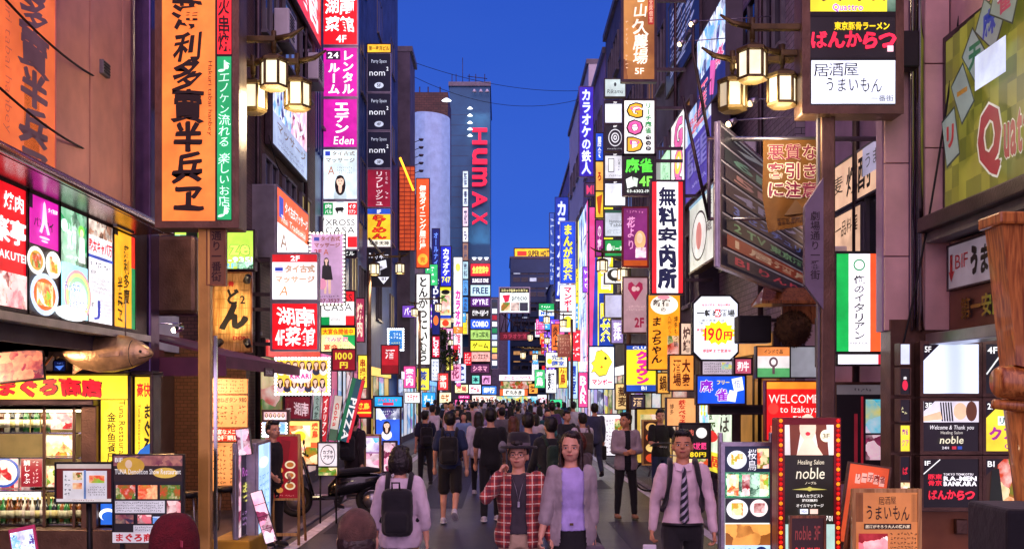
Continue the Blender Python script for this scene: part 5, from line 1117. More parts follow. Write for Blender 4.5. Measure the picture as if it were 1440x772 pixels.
sign('white lit sign with a black cow between green and red squares', 455, 284, 502, 350, 27, 'f4f2f0', [RC(.0, .02, .28, .28, '109048'), RC(.72, .02, 1, .28, 'd82028'), T('肉|バル', .04, .04, .25, .27, 'ffffff'), T('イタ|リアン', .75, .04, .97, .27, 'ffffff'), *cow, T('XROSS|CASA', .05, .36, .95, .68, '141414', 'h', -.003), RC(.0, .74, .25, .97, '109048'), RC(.72, .74, 1, .97, 'd82028')], em=1.25, arm=-.7, frame='steel')
sign('black plate with a white building name under the cow sign', 470, 352, 500, 361, 27.3, '101014', [T('ビル', .4, .1, .95, .9, 'ffffff', 'h', .02)], em=.9)
sign('white lit casa sign, the lower one partly behind the studded pink sign', 452, 410, 498, 457, 26.5, 'f4f2f0', [RC(.74, 0, 1, .3, 'd82028'), T('XROSS|CASA', .05, .05, .95, .6, '141414', 'h', -.003), RC(.0, .76, .25, 1, '109048'), RC(.74, .72, 1, 1, 'd82028'), SC(.3, .8, .7, .9, '888888', 1)], em=1.2)
sign('colourful banquet sign in green yellow and red below the lower casa sign', 452, 461, 499, 494, 26.5, 'f0e8a0', [RC(0, 0, 1, .3, 'f0d020'), T('大宴会開催中', .04, .02, .96, .3, 'c82020', 'h', .03), PO([(.6, .3), (1, .3), (1, .8)], '20a050'), T('飲み放題', .1, .36, .8, .62, 'e04080', 'h', .03, edge='ffffff'), T('宴会', .06, .68, .5, .97, 'c82020', 'h', .04), SC(.55, .7, .95, .95, '205020', 2)], em=1.15)
wsign('big red flank sign with white Hunan characters high on the brown tiled wall', -4.3, 378, 451, 10.3, 14.5, RED, [T('湖南|菜館', .04, .5, .96, .98, 'ffe8f0', 'h', .04, .8)], em=1.1, th=.1)
wsign('purple and white flank sign on the brown tiled wall beside the lanterns', -4.3, 383, 431, 6.75, 8.3, '8a3098', [PH('pink', .5, .0, 1, .6, 1.1, 4), PH('cool', 0, 0, .5, .6, 1.1, 5), T('エデン', .35, .1, .95, .55, 'e8f0ff', 'h', .04, slant=.2), RC(0, .6, 1, 1, 'a8b8d8'), T('マッサージ', .1, .64, .95, .8, '706050', 'h', .02), SC(.1, .84, .9, .97, '504858', 2)], em=1.0)
wsign('white and orange flank massage sign on a grey box above the 2F sign', -4.02, 389, 433, 4.5, 5.75, 'e8ecf4', [RC(0, 0, 1, .5, 'e86030'), RC(.06, .1, .18, .4, '3848a8'), T('タイ古式マッサージ', .22, .1, .97, .30, 'f8f0e8', 'h', .03, edge='803020'), T('Thai Traditional', .1, .34, .9, .46, 'fff0e8', 'h', .0, slant=.2), T('A', .08, .58, .3, .86, '806040', 'h', 0), SC(.4, .6, .9, .8, '807068', 3), RC(.6, .85, .98, 1, '302028')], em=1.2, th=.45, frame='steel')
sign('white lit massage sign with a red 2F band and a tiny Thai flag', 383, 358, 446, 421, 18.4, 'eceef8', [RC(0, 0, 1, .17, 'c01c24'), T('2F', .4, .02, .62, .15, 'ffffff', 'h', .03), RC(.06, .26, .24, .40, 'f8f8ff'), RC(.06, .29, .24, .37, '2838a0'), RC(.06, .26, .24, .275, 'd02030'), RC(.06, .385, .24, .4, 'd02030'), T('タイ古式', .28, .22, .95, .42, 'c8a088', 'h', .02, edge='907058'), T('マッサージ', .06, .46, .95, .64, 'c8a088', 'h', .02, edge='907058'), T('A', .16, .68, .38, .94, 'd08040', 'h', 0, slant=.2), SC(.42, .70, .82, .94, 'c09070', 3)], em=1.25, arm=-.35, frame='steel')
sign('red lit sign with large white Hunan characters and 4F under the Thai flag sign', 383, 427, 446, 491, 18.4, RED, [T('湖南', .1, .05, .95, .5, 'ffffff', 'h', .03, .9), T('4F', .06, .55, .28, .93, 'ffffff', 'h', .04), T('菜館', .3, .5, .96, .96, 'ffffff', 'h', .03, .9)], em=1.3, arm=-.35, frame='steel')
t, w, h = sign('lilac massage sign edged with white bulbs and a standing woman in black', 437, 329, 483, 427, 22, 'c8a0c8', [RC(.1, .05, .26, .1, '3848a8'), T('タイ古式', .3, .03, .9, .11, '904830', 'h', .03), T('マッサージ', .1, .12, .9, .2, '904830', 'h', .03), T('2F', .1, .22, .34, .29, 'a02828', 'h', .03), T('A', .38, .21, .56, .31, 'c06030', 'h', 0)] + face_items(.48, .38, .06, .47, top='181018', long=True) + [PO([(.36, .46), (.62, .46), (.68, .66), (.34, .66)], '181018'), PO([(.4, .66), (.5, .66), (.48, .86), (.42, .86)], 'f0c8b0'), PO([(.53, .66), (.62, .66), (.62, .86), (.55, .86)], 'f0c8b0'), PO(disc(.36, .72, .12, .08), 'e090b0'), SC(.1, .88, .9, .92, '302038', 1), T('3207-3527', .1, .93, .9, .985, '802838', 'h', .03)], em=.8, arm=-.5)
bulbs(t, w, h, 9, 18, ['fff8e0'], .024, -.01, 3.5)
t, w, h = sign('bulb edged cinema style poster of many young women above the street', 389, 505, 462, 553, 19, 'f0c040', [*[q for i in range(14) for q in face_items(.09 + (i % 7) * .137, .15 + (i // 7) * .50, .043, 1.5, hair=['5a3020', '1a1012', '7a4820'][i % 3], top=['f8f0f0', 'e8c0d0', '303048'][i % 3])][:400], CI(.5, .5, .22, .2, 'f8e8f8'), T('KIRARI', .3, .42, .7, .58, 'e02890', 'h', .05, edge='ffffff')], em=1.1, th=.15)
bulbs(t, w, h, 16, 10, ['f8f8ff'], .028, -.012, 3.5)
# vertical strips between
sign('narrow blue and yellow sign strip left of the Eden sign', 436, 180, 451, 316, 28.5, '2840a0', [PO([(0, .1), (1, .3), (1, .6), (0, .4)], 'e8d040'), RC(0, .75, 1, 1, 'c01840'), T('焼', .1, .78, .9, .9, 'ffffff'), PO([(.1, .6), (.9, .66), (.1, .73)], 'e06040'), T('ガ', .1, .02, .9, .12, 'ffffff')], em=1.0)
sign('small red lit sign with a white character beside the flank lanterns', 437, 115, 451, 141, 28.6, 'd01828', [T('湖', .1, .1, .9, .9, 'ffffff', 'h', .04)], em=1.2)
# ---- party space column
sign('yellow name strip on top of the black party space column', 517, 63, 549, 74, 38, 'f0b030', [T('第一泰洋ビル', .05, .15, .95, .85, '301808', 'h', .03)], em=1.2)
def nom(fl, y0, y1, lb): sign(lb, 517, y0, 549, y1, 38, '0c1026', [T('Party Space', .16, .14, .84, .25, 'c8d0e8', 'h', 0), T('nom', .06, .40, .78, .60, 'f0f4ff', 'h', 0), T('2', .82, .34, .92, .46, 'f0f4ff'), CI(.5, .84, .2, .08, 'c8d0e8'), T(fl, .4, .79, .6, .89, '0c1026')], em=.95, frame='steel', fw=.03)
nom('5F', 76, 129, 'black party space sign marked 5F, uppermost of three'); nom('4F', 132, 183, 'black party space sign marked 4F, the middle of three'); nom('3F', 186, 236, 'black party space sign marked 3F, lowest of three')
sign('dark red lit refresh massage sign with white katakana below the party space signs', 517, 239, 549, 291, 38, '8c1430', [T('リフレッシュ', .3, .03, .72, .97, 'f4d8e0', 'v', .02), SC(.76, .05, .96, .95, 'e0b8c8', 7)], em=1.0, frame='steel')
sign('yellow ramen sign with a blue top band and red brush letters', 517, 294, 549, 347, 38, 'f8b828', [RC(0, 0, 1, .14, '2048b0'), T('1F', .4, .01, .6, .13, 'ffffff'), T('らーめん', .14, .16, .86, .80, 'd02818', 'v', .05, .6, edge='301008'), RC(0, .82, 1, 1, 'f8f0e0'), T('博多天神', .06, .84, .94, .98, '141010', 'h', .03)], em=1.15, frame='steel')
sign('black sign with slanted white party space letters and a down arrow', 517, 350, 549, 402, 38, '0c0c14', [T('Party Space', .06, .1, .92, .25, 'f0f0ff', 'h', .02, slant=.2), PO([(.1, .4), (.8, .3), (.85, .5), (.55, .58), (.55, .7), (.15, .72)], 'f0f0ff'), T('nom', .2, .42, .65, .55, '0c0c14', 'h', .03), PO([(.45, .76), (.95, .76), (.7, .95)], 'f0f0ff'), T('B1', .6, .77, .82, .86, '0c0c14')], em=1.0)
# orange glowing wall + beam
og = thing('sloping_light', 'slanting orange neon tube on a glowing orange wall above the thatched lanterns', 'neon light', P(572, 245, 47))
b = B(); p2 = P(584, 272, 47) - P(565, 226, 47); b.tube([(-p2.x / 2, 0, -p2.z / 2), (p2.x / 2, 0, p2.z / 2)], .045, lit('ffa020', 3), 8); b.obj('tube', og)
sign('tall glowing orange lattice panel behind the orange dining sign', 562, 234, 583, 352, 50, 'd85428', [RC(0, .02 * i * 2.5, 1, .02 * i * 2.5 + .012, '8a2818') for i in range(20)] + [RC(.3, 0, .34, 1, '702018'), RC(.7, 0, .74, 1, '702018')], em=.7, fw=.02)
sign('tall orange vertical sign for a private dining bar with white letters', 586, 252, 603, 376, 50, 'e84c1c', [T('個室ダイニング居酒屋', .2, .07, .8, .80, 'fff4e0', 'v', .03), CI(.5, .91, .42, .065, 'f8a030'), T('完', .3, .88, .7, .95, 'c82010')], em=1.3, frame='brown', fw=.05)
sign('tall white vertical sign with black brush writing for a pork cutlet shop', 586, 386, 604, 512, 50, 'f4f4f0', [T('とんかつにいむら', .12, .02, .88, .98, '101010', 'v', .045, .6)], em=1.2, fw=.05)
sign('narrow navy vertical sign with outlined katakana and DVD letters', 608, 322, 618, 470, 58, '141c60', [T('オールナイト', .15, .03, .85, .42, '6890ff', 'v', .03), T('DVD', .12, .46, .88, .62, 'f0f4ff', 'v', .05), T('LO', .12, .64, .88, .72, 'f0f4ff', 'v', .04), T('●', .1, .82, .9, .92, 'f07030')], em=1.15)
sign('short blue banner reading karaoke with the number 747', 620, 347, 634, 402, 60, '1c28b8', [T('カラオケ', .15, .04, .9, .74, 'f4f8ff', 'v', .05), T('747', .08, .76, .95, .92, 'f8f060', 'h', .05)], em=1.2, fw=.05)
sign('striped advertisement column with yellow and blue bands below the blue karaoke banner', 619, 404, 634, 460, 61, 'e8e0a8', [RC(0, 0, 1, .08, 'f0e020'), PO(disc(.5, .12, .4, .06), '101010'), RC(0, .7, 1, .78, '2040b0'), PH('food', .1, .2, .9, .65, None, 2), CI(.5, .9, .32, .08, 'e84020'), RC(0, .79, 1, .82, 'f08020')], em=1.15)
sign('slim red vertical sign reading LOVE with a plus', 608, 473, 618, 502, 58, 'c01838', [T('LOVE+', .1, .04, .9, .96, 'ffe8f0', 'v', .04)], em=1.2)
sign('slim pink and yellow vertical sign beside the striped column', 628, 462, 637, 520, 66, 'e8a0c8', [T('ゲーセン', .1, .05, .9, .6, 'ffffff', 'v', .05), RC(0, .65, 1, 1, 'f0e060')], em=1.1)
sign('slim white sign column with grey print below the DVD sign', 607, 505, 617, 535, 58, 'd8e0f0', [SC(.1, .05, .9, .95, '404060', 5)], em=1.1)
# ------------------------------------------------------------ far end of the street
def hpanel(par, x0, x1, y, z0, z1, m, nm): b = B(); b.bx(x0, x1, y - .15, y, z0, z1, m); return b.obj(nm, par)
tw = thing('entertainment_tower', 'tall blue grey tower at the street end with huge red letters down its edge', 'tower', (P(632, 0, 130).x, 130, 0))
TX = P(632, 0, 130).x
b = B(); xr = P(689, 0, 130).x - TX; xm = P(659, 0, 130).x - TX; zt = P(0, 122, 130).z
b.bx(0, xr, 0, 16, 8, zt, surf('blue_grey_tower_cladding', '225c80', .4, .2, .15, .5)); b.bx(xm, xr, -.5, 0, 8, P(0, 365, 130).z, M['grey']); b.bx(-.3, xr + .2, -.4, 8, 0, 8, M['conc']); b.obj('wall', tw)
b = B(); b.bx(-.1, xr + .1, -.3, 16.1, zt, zt + .5, M['grey'])
for x in (.3, .8, 2.4, 3.2, 4.3): b.tube([(x, .3, zt + .4), (x, .3, zt + 1.6)], .05, M['metal'], 5)
b.tube([(1.6, .3, zt), (1.6, .3, zt + 3.6)], .04, M['metal'], 5); b.tube([(2.2, .2, zt + 1.3), (4.6, .2, zt + 1.0)], .05, M['metal'], 5); b.obj('roof_gear', tw)
for i in range(22):
    z = 10 + i * 1.25; b = B(); b.bx(.02, xm - .03, -.03, 0, z, z + .02, M['dark']); b.obj('cladding_joint', tw)
GX = P(652, 0, 130).x - TX
for ch, y0, y1 in (('H', 180, 203), ('u', 209, 231), ('m', 236, 262), ('A', 269, 292), ('X', 298, 316)):
    b = B(); z1, z0 = P(0, y0, 129).z, P(0, y1, 129).z; xa, xb = P(664, 0, 129).x - TX, P(685, 0, 129).x - TX
    vs, fs, bb = glyph(ch, .025); pts = []
    for x, y in vs:      # letters lie on their side
        u = (y - bb[2]) / (bb[3] - bb[2]); v = (x - bb[0]) / (bb[1] - bb[0]); pts.append((xa + (1 - u if ch != 'A' else 1 - u) * (xb - xa), z1 - (v) * (z1 - z0)))
    # turned a quarter clockwise: top of the letter points right
    pts = [(xa + xb - p, q) for p, q in pts]
    n = len(pts); b.add([(p, -.95, q) for p, q in pts], fs, lit('f00838', 1.25))
    b.add([(p, -.60, q) for p, q in pts], fs, lit('800828', .8)); b.obj('letter', tw)
b = B()
for i, x in enumerate((667, 676, 685)): b.lathe([(.28, 0), (.1, .35)], (P(x, 0, 129).x - TX, -.9, P(0, 133, 130).z), M['white'], 8)
for y in (157, 167, 177, 186, 195): b.lathe([(.35, 0), (.12, .22)], (P(661, 0, 129).x - TX, -1.2, P(0, y, 130).z), lit('e8f4ff', 2.0), 8)
for x in (667, 675, 684): b.lathe([(.3, .0), (.1, -.3)], (P(x, 0, 129).x - TX, -1.2, P(0, 364, 130).z), lit('e8f4ff', 1.6), 8)
b.obj('flood_lamp', tw)
for px, py, up in ((667, 128, 0), (676, 128, 0), (685, 128, 0), (667, 367, 1), (676, 367, 1), (685, 367, 1)):
    ld = bpy.data.lights.new('tower_spot', 'SPOT'); ld.energy = 500; ld.color = (.95, .97, 1); ld.spot_size = rd(40); ld.spot_blend = .6
    lo = bpy.data.objects.new('tower_spot', ld); COL.objects.link(lo); lo.parent = tw; lo.location = (P(px, 0, 129).x - TX, -2.2, P(0, py, 130).z); lo.rotation_euler = (rd(150 if up else 22), 0, 0)
tg = 'sign boards stacked down the tower'
ts = [('全店営業中', 371, 388, 'e02030', 'f8f060', 'red board with yellow characters'), ('SUNKUS ONE', 390, 399, '18183a', 'ffffff', 'thin dark board with tiny white letters'), ('FREE', 401, 416, 'b8e0e8', '202858', 'pale blue board reading FREE'), ('SPYRE', 418, 431, '4a1868', 'f0e0ff', 'purple board with white letters'),
      ('ビリヤード&ダーツ', 433, 447, '141414', 'f8f8f8', 'black board for billiards and darts'), ('COMBO', 449, 462, '2858d8', 'f4f8ff', 'blue board with white letters'), ('チョコ鶏天', 464, 477, 'a0c868', '204018', 'green board with dark katakana'), ('ゲーム', 479, 493, 'f0e838', '403008', 'yellow board with the word game'), ('メンズエステ', 495, 508, 'e8a8a0', '402028', 'pink board with dark katakana')]
for s_, y0, y1, c, tcol, lb in ts: sign(lb + ' on the tower', 662, y0, 689, y1, 128.6, c, [T(s_, .08, .15, .92, .85, tcol, 'h', .04)], em=1.2, fw=.06, th=.5, group=tg)
for i, (y0, y1, c, s_) in enumerate(((241, 264, 'c8e0f0', '整体'), (266, 290, 'd0e8f8', '書店'), (292, 318, 'e8d0e0', '花'), (320, 340, 'f0f4f8', 'も'), (342, 366, '8a6858', '居酒屋'), (368, 392, 'a8d0d8', '歯科'), (394, 415, '58a0e0', '漢方'), (418, 438, '3888d8', '英会話'), (441, 470, 'c8c0a8', '時計'))):
    sign(f'small {["pale", "sky blue", "pinkish", "white", "brown", "teal", "bright blue", "deep blue", "beige"][i]} board in the slim column beside the red tower letters', 651, y0, 658, y1, 128.8, c, [T(s_, .15, .1, .85, .9, '303858', 'v', .04)], em=1.05, fw=.05, th=.4, group='slim column of boards on the tower')
sign('tall white vertical sign with pink katakana for karaoke before the tower', 638, 362, 650, 503, 100, 'e8f0f8', [CI(.5, .1, .3, .04, 'e8e060'), T('カラオケ', .15, .32, .85, .72, 'e838a0', 'v', .06), T('館内', .15, .76, .85, .95, 'd83060', 'v', .05)], em=1.15, fw=.06)
t, w, h = sign('slim rounded sign column with a chain of small coloured boards right of the tower', 691, 421, 700, 518, 120, '283048', [RC(.12, .04 + i * .094, .88, .04 + i * .094 + .07, c) for i, c in enumerate(['303038', 'e8f0f0', 'a02030', 'f0f4ff', '188050', 'b8d0ff', 'e8f8e8', 'd8e048', 'f0a080', 'f0f4ff'])], em=1.1, frame='steel', fw=.06)
# white curved billboard on the roofline
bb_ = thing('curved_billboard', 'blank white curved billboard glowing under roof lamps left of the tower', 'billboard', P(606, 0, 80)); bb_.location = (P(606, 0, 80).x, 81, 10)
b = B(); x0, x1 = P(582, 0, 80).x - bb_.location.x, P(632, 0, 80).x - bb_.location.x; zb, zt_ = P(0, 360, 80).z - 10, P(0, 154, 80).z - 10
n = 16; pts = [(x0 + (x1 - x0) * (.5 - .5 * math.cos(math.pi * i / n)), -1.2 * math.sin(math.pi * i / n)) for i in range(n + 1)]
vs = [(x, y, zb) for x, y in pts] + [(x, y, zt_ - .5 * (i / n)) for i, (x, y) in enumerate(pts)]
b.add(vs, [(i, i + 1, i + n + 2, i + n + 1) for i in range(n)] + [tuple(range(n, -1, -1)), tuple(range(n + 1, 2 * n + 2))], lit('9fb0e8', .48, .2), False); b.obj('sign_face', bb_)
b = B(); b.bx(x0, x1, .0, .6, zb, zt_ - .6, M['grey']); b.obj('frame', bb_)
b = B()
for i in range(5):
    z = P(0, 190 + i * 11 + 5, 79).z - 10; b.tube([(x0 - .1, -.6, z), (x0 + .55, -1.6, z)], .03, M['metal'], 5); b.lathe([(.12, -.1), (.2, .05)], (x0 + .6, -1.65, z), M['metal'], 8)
b.obj('lamp_arm', bb_)
rt = thing('roof_plant', 'brown brick plant room with rooftop lamps behind the blank billboard', 'roof structure', (P(600, 0, 95).x, 95, 20))
b = B(); b.bx(P(577, 0, 95).x - P(600, 0, 95).x, P(630, 0, 95).x - P(600, 0, 95).x, 0, 6, 0, P(0, 130, 95).z - 20, brick_mat('brown_roof_brick', '6a4438', '54342c', '281a18', 1.2)); b.obj('wall', rt)
b = B(); b.lathe([(.45, 0), (.15, .2)], (P(628, 0, 94).x - rt.location.x, -1, P(0, 142, 94).z - 20), lit('eef4ff', 2.5), 8)
for px in (589, 601, 618): b.tube([(P(px, 0, 95).x - rt.location.x, 1, P(0, 130, 95).z - 20), (P(px, 0, 95).x - rt.location.x, 1, P(0, 118, 95).z - 20)], .06, M['metal'], 5)
b.obj('roof_lamp', rt)
# end buildings
eb = building('blue office block closing the end of the street with rows of dark windows', 1, P(718, 0, 150).x, 150, 162, P(0, 363, 150).z, surf('dusk_blue_office', '3a5478', .5, .1, .2, .3), depth=30)
fx0, fx1 = P(718, 0, 150).x, P(815, 0, 150).x
wd = {}
for r in range(17):
    z = P(0, 380 + r * 10.3, 150).z
    for c in range(8):
        lit_ = None if (r * 5 + c * 3) % 11 else 'd8e0ff'
        if r in (11, 12): lit_ = ['e0a060', None, 'd87848', 'e8c890'][c % 4]
        if lit_ not in wd:
            f = B(); f.bx(0, .95, -.06, 0, 0, .06, M['grey']); f.bx(0, .95, -.06, 0, .56, .62, M['grey']); f.bx(-.03, .02, -.06, 0, 0, .62, M['grey'])
            p = B(); p.bx(.02, .95, -.02, 0, .06, .56, M['glass'] if lit_ is None else lit(lit_, .6)); wd[lit_] = (f.mesh('window'), p.mesh('pane'))
        o = link(bpy.data.objects.new('window', wd[lit_][0]), eb); o.location = (fx0 + .4 + c * (fx1 - fx0 - .6) / 8, 150 - .01, z - .6)
        q = link(bpy.data.objects.new('pane', wd[lit_][1]), o)
for i in range(9):
    b = B(); b.bx(fx0, fx1 + 1, 149.75, 149.94, P(0, 384 + i * 20.6, 150).z, P(0, 382 + i * 20.6, 150).z + .2, surf('dusk_blue_office', '')); b.obj('floor_band', eb)
eb2 = building('dark office block behind the framed cafe billboard', -1, P(716, 0, 156).x - .1, 170, 184, P(0, 420, 170).z, M['tile_grey'], depth=26)
eb3 = building('tall dark blue block just right of the end of the street', 1, P(772, 0, 140).x, 129, 148, P(0, 395, 130).z, M['navy'], depth=12)
sign('yellow rooftop sign for a hotel with bold black letters at the end of the street', 724, 350, 779, 363, 150, 'f8c020', [RC(.06, .25, .3, .75, 'e03020'), T('SUPER HOTEL', .34, .15, .98, .85, '181008', 'h', .05)], em=1.2, fw=.15, th=.6)
t, w, h = sign('framed rooftop billboard for an internet cafe at the end of the street', 703, 405, 744, 439, 140, 'e8f4f0', [RC(0, 0, 1, .2, '101010'), T('コミック&ネットカフェ', .04, .03, .96, .17, 'f8f0a0', 'h', .04), PO([(.08, .3), (.35, .28), (.3, .55), (.18, .6)], 'd02040'), T('precio', .4, .26, .94, .52, '404448', 'h', .01), PH('food', .04, .6, .35, .95, None, 1), PH('skin', .38, .6, .66, .95, None, 1), RC(.68, .6, .96, .95, '303040')], em=1.1, fw=.15, th=.5, frame='white')
b = B()
for i in range(6): b.tube([(w * i / 5, .3, -3), (w * ((i + 1) % 6) / 5, .3, 0)], .06, M['metal'], 5); b.tube([(w * i / 5, .3, -3), (w * i / 5, .3, 0)], .06, M['metal'], 5)
b.obj('lattice', t)
sign('green white and blue convenience store sign hanging far down the right side', 758, 427, 779, 452, 82, 'f0f8f8', [RC(0, 0, 1, .36, '20a058'), RC(0, .68, 1, 1, '2050c8'), SC(.15, .1, .85, .28, 'ffffff', 1), T('Mart', .1, .42, .9, .64, '2050a8', 'h', .03)], em=1.25)
sign('long dark red sign strip across the facade at the end of the street', 703, 467, 745, 478, 139, '6a1828', [T('カラオケ館', .1, .15, .9, .85, 'c8405a', 'h', .04)], em=.7)
sign('white lit coffee house sign over the ground floor at the end of the street', 702, 527, 752, 535, 136, 'f0ecf8', [T('コーヒーハウス', .1, .1, .9, .9, 'b03050', 'h', .04)], em=1.3)
sign('warm window row of a restaurant below the coffee house sign', 704, 536, 748, 546, 136.5, '9a5828', [PH('food', 0, 0, 1, 1, None, 1.5)], em=.8)
sign('white and orange lit sign with brush writing at street end ground level', 703, 547, 742, 556, 136, 'f4f0e8', [RC(0, 0, .12, 1, 'e06030'), RC(.88, 0, 1, 1, 'e06030'), T('磯丸水産', .2, .1, .8, .9, '202020', 'h', .04)], em=1.3)
sign('row of lit shop windows along the ground floor of the far crossing', 650, 557, 760, 570, 137, 'c8d0f0', [PH('party', 0, 0, 1, 1, None, 1.2)], em=.95, name='shop_window', cat='shop window')
sign('white lit game centre sign low in front of the tower', 660, 541, 676, 553, 118, 'f4f4ff', [T('ゲーム', .1, .1, .9, .9, 'd82040', 'h', .05)], em=1.3)
sign('magenta lit strip sign low before the tower on the left', 645, 556, 660, 560, 110, 'e03890', [SC(.1, .1, .9, .9, 'ffffff', 1)], em=1.3)
for i, (x0, y0, x1, y1, c, s_, tc_, lb) in enumerate(((640, 541, 658, 552, 'f8e8b0', '薬局', 'c02030', 'cream lit pharmacy board'), (662, 512, 688, 524, '5a2a50', 'シネマ', 'f0a0c0', 'dim plum cinema board'), (640, 562, 662, 570, 'f060a0', 'SALE', 'ffffff', 'hot pink sale board'),
        (664, 528, 674, 539, '70d0c0', '本', '103040', 'turquoise book board'), (678, 528, 690, 540, 'e8a0d8', '劇', '501040', 'orchid theatre board'), (678, 543, 698, 554, '4080f0', '銀行', 'ffffff', 'blue bank board'), (664, 556, 698, 565, 'fff0e0', 'ドラッグ', 'd03020', 'long white drugstore board'), (744, 540, 756, 553, 'f0a040', '丼', '601808', 'amber rice bowl board'))):
    sign(lb + ' glowing at the foot of the tower' if x1 < 700 else lb + ' glowing beside the street end restaurant', x0, y0, x1, y1, 121 + i, c, [T(s_, .1, .1, .9, .9, tc_, 'h', .04)], em=1.2, fw=.08)
# ------------------------------------------------------------ right side, near to far
t, w, h = sign('large dark framed lantern box sign for a noodle restaurant and pub, upper right', 1139, -60, 1259, 149, 11.1, '141016', [
    RC(0, 0, 1, .37, 'e8d830'), PH('green', .9, 0, 1, .37, .6, 2), T('クアトロ', .1, .2, .9, .31, '603020', 'h', .05), T('Quattro', .26, .315, .62, .365, 'b058a8', 'h', .03, edge='f8f0ff'), RC(0, .37, 1, .40, '0c0a10', 0),
    T('東京豚骨ラーメン', .28, .435, .93, .50, 'f0d020', 'h', .04), T('ばんからつ', .0, .49, 1, .63, 'f02848', 'h', .06, 1.0), RC(.9, .6, .97, .64, 'f0b8c8'), RC(0, .68, 1, .70, '0c0a10', 0),
    RC(.01, .70, .99, .99, 'e4eaff'), T('居酒屋', .04, .71, .56, .81, '141014', 'h', 0, 1.1, em=0), T('うまいもん', .16, .80, .84, .925, '141014', 'h', .0, 1.0, em=0), T('一番街', .70, .93, .97, .98, '202028', 'h', 0, em=0)], frame='brown', fw=.085, th=.3, em=1.25)
b = B(); b.bbox(w + .08, w + .28, .05, .25, h * .27, h * .52, M['black'], .02); b.obj('bracket', t)
gp = thing('gate_pole', 'tall rusty brown gate pole on the right pavement beside the warning banner', 'pole', (P(1162, 0, 11.3).x, 11.3, .02))
b = B(); b.bbox(-.075, .075, -.075, .075, 0, 7.2, M['brown'], .015); b.obj('shaft', gp); b = B(); b.bbox(-.11, .11, -.11, .11, 0, .35, M['brown'], .02); b.obj('base', gp)
b = B(); b.bx(-.1, -.078, -.03, .03, 0, 5.2, M['grey']); b.obj('steel_strip', gp)
# name board with cut corner
nb = thing('street_name_board', 'grey hanging street name board with dark characters and a pointed foot, right gate pole', 'name board', P(1132, 400, 11.2))
p2 = P(1158, 400, 11.2) - P(1132, 400, 11.2); hh = 150 / F * 11.2; b = B(); c_ = .26
pts = [(0, 0), (p2.x, -c_), (p2.x, hh), (0, hh - .3)]; n = 4
b.add([(x, 0, z) for x, z in pts] + [(x, .08, z) for x, z in pts], [(0, 1, 2, 3), (7, 6, 5, 4), (0, 4, 5, 1), (1, 5, 6, 2), (2, 6, 7, 3), (3, 7, 4, 0)], surf('faded_lilac_board', '7a6e84', .5, .2)); b.obj('board', nb)
vs, fs = text2d('劇場通り一番街', .05, .05, p2.x - .03, hh - .35, 'v', .01); b = B(); b.add([(x, -.003 - k, z) for x, z, k in vs], fs, ink('241420')); b.obj('lettering', nb)
# warning banner: cloth with folds
wb = thing('warning_banner', 'creased brown yellow cloth banner warning about touts with pink outlined characters', 'banner', P(1073, 197, 12))
W_, H_ = 82 / F * 12, 130 / F * 12; b = B(); nx, nz = 22, 30
def wav(u, v): return .03 * math.sin(u * 9 + v * 3) * v + .05 * noise.noise(Vector((u * 3, v * 3, 2))) * v
def bpos(u, v): 
    k = max(0, v - .62) / .38; return (W_ * (u * (1 - .22 * k) + .09 * k * 1.0), wav(u, v), -H_ * v * (1 - .10 * u * k))
vs = [bpos(i / nx, j / nz) for j in range(nz + 1) for i in range(nx + 1)]
b.add(vs, [(j * (nx + 1) + i, (j + 1) * (nx + 1) + i, (j + 1) * (nx + 1) + i + 1, j * (nx + 1) + i + 1) for j in range(nz) for i in range(nx)], surf('ochre_banner_cloth', '6c4412', .75, 0, .3, 4, .25, 14), True); b.obj('cloth', wb)
def on_banner(vs, fs, c, off, e_=0.): 
    b = B(); b.add([(lambda q, k: (q[0], q[1] - off - k, q[2]))(bpos(v_[0], 1 - v_[1]), v_[2] if len(v_) > 2 else 0) for v_ in vs], fs, lit(c, e_) if e_ else ink(c)); return b
for bold, c, off in ((.09, 'f4e8d8', .006), (.03, '7c1c48', .010)):
    vs, fs = text2d('悪質な|客引き|に注意', .07, .36, .95, .97, 'h', bold); on_banner(vs, fs, c, off).obj('lettering', wb)
vs, fs = text2d('新宿区 歌舞伎町|商店街振興組合', .2, .05, .86, .14, 'h', .02); on_banner(vs, fs, '3a1a10', .006).obj('lettering', wb)
tri = [(.36, .17), (.78, .17), (.57, .36)]; b = on_banner(tri, [(0, 1, 2)], '5a3a14', .006); b.obj('warning_mark', wb)
tri = [(.42, .195), (.72, .195), (.57, .325)]; on_banner(tri, [(0, 1, 2)], 'a06a20', .009).obj('warning_mark', wb)
b = B(); b.tube([(-.62, .04, .02), (W_ + .7, .04, .02)], .028, M['steel'], 8); b.tube([(-.6, .04, .02), (-.6, .04, -.9)], .022, M['steel'], 8); b.tube([(-.6, .04, -.88), (.08, .04, -.88)], .02, M['steel'], 8); b.obj('rail', wb)
b = B(); b.tube([(-.6, .04, .02), (-.78, .04, 1.0), (-.78, .04, 1.3)], .02, M['metal'], 6); b.tube([(-.6, .04, -.9), (-.9, .04, .5)], .02, M['metal'], 6); b.obj('stay', wb)
sign('green white and orange Italian sign with black brush katakana', 1176, 357, 1240, 494, 12, 'f0ecf8', [RC(0, 0, .27, 1, '10a048'), RC(.74, 0, 1, 1, 'f05028'), CI(.5, .115, .13, .06, '208850'), CI(.5, .115, .10, .045, 'f0ecf8'), T('俺のイタリアン', .36, .22, .64, .88, '101010', 'v', .01, .8, em=0), T('KABUKICHO', .3, .9, .72, .93, '505050')], em=1.25, frame='black', fw=.03)
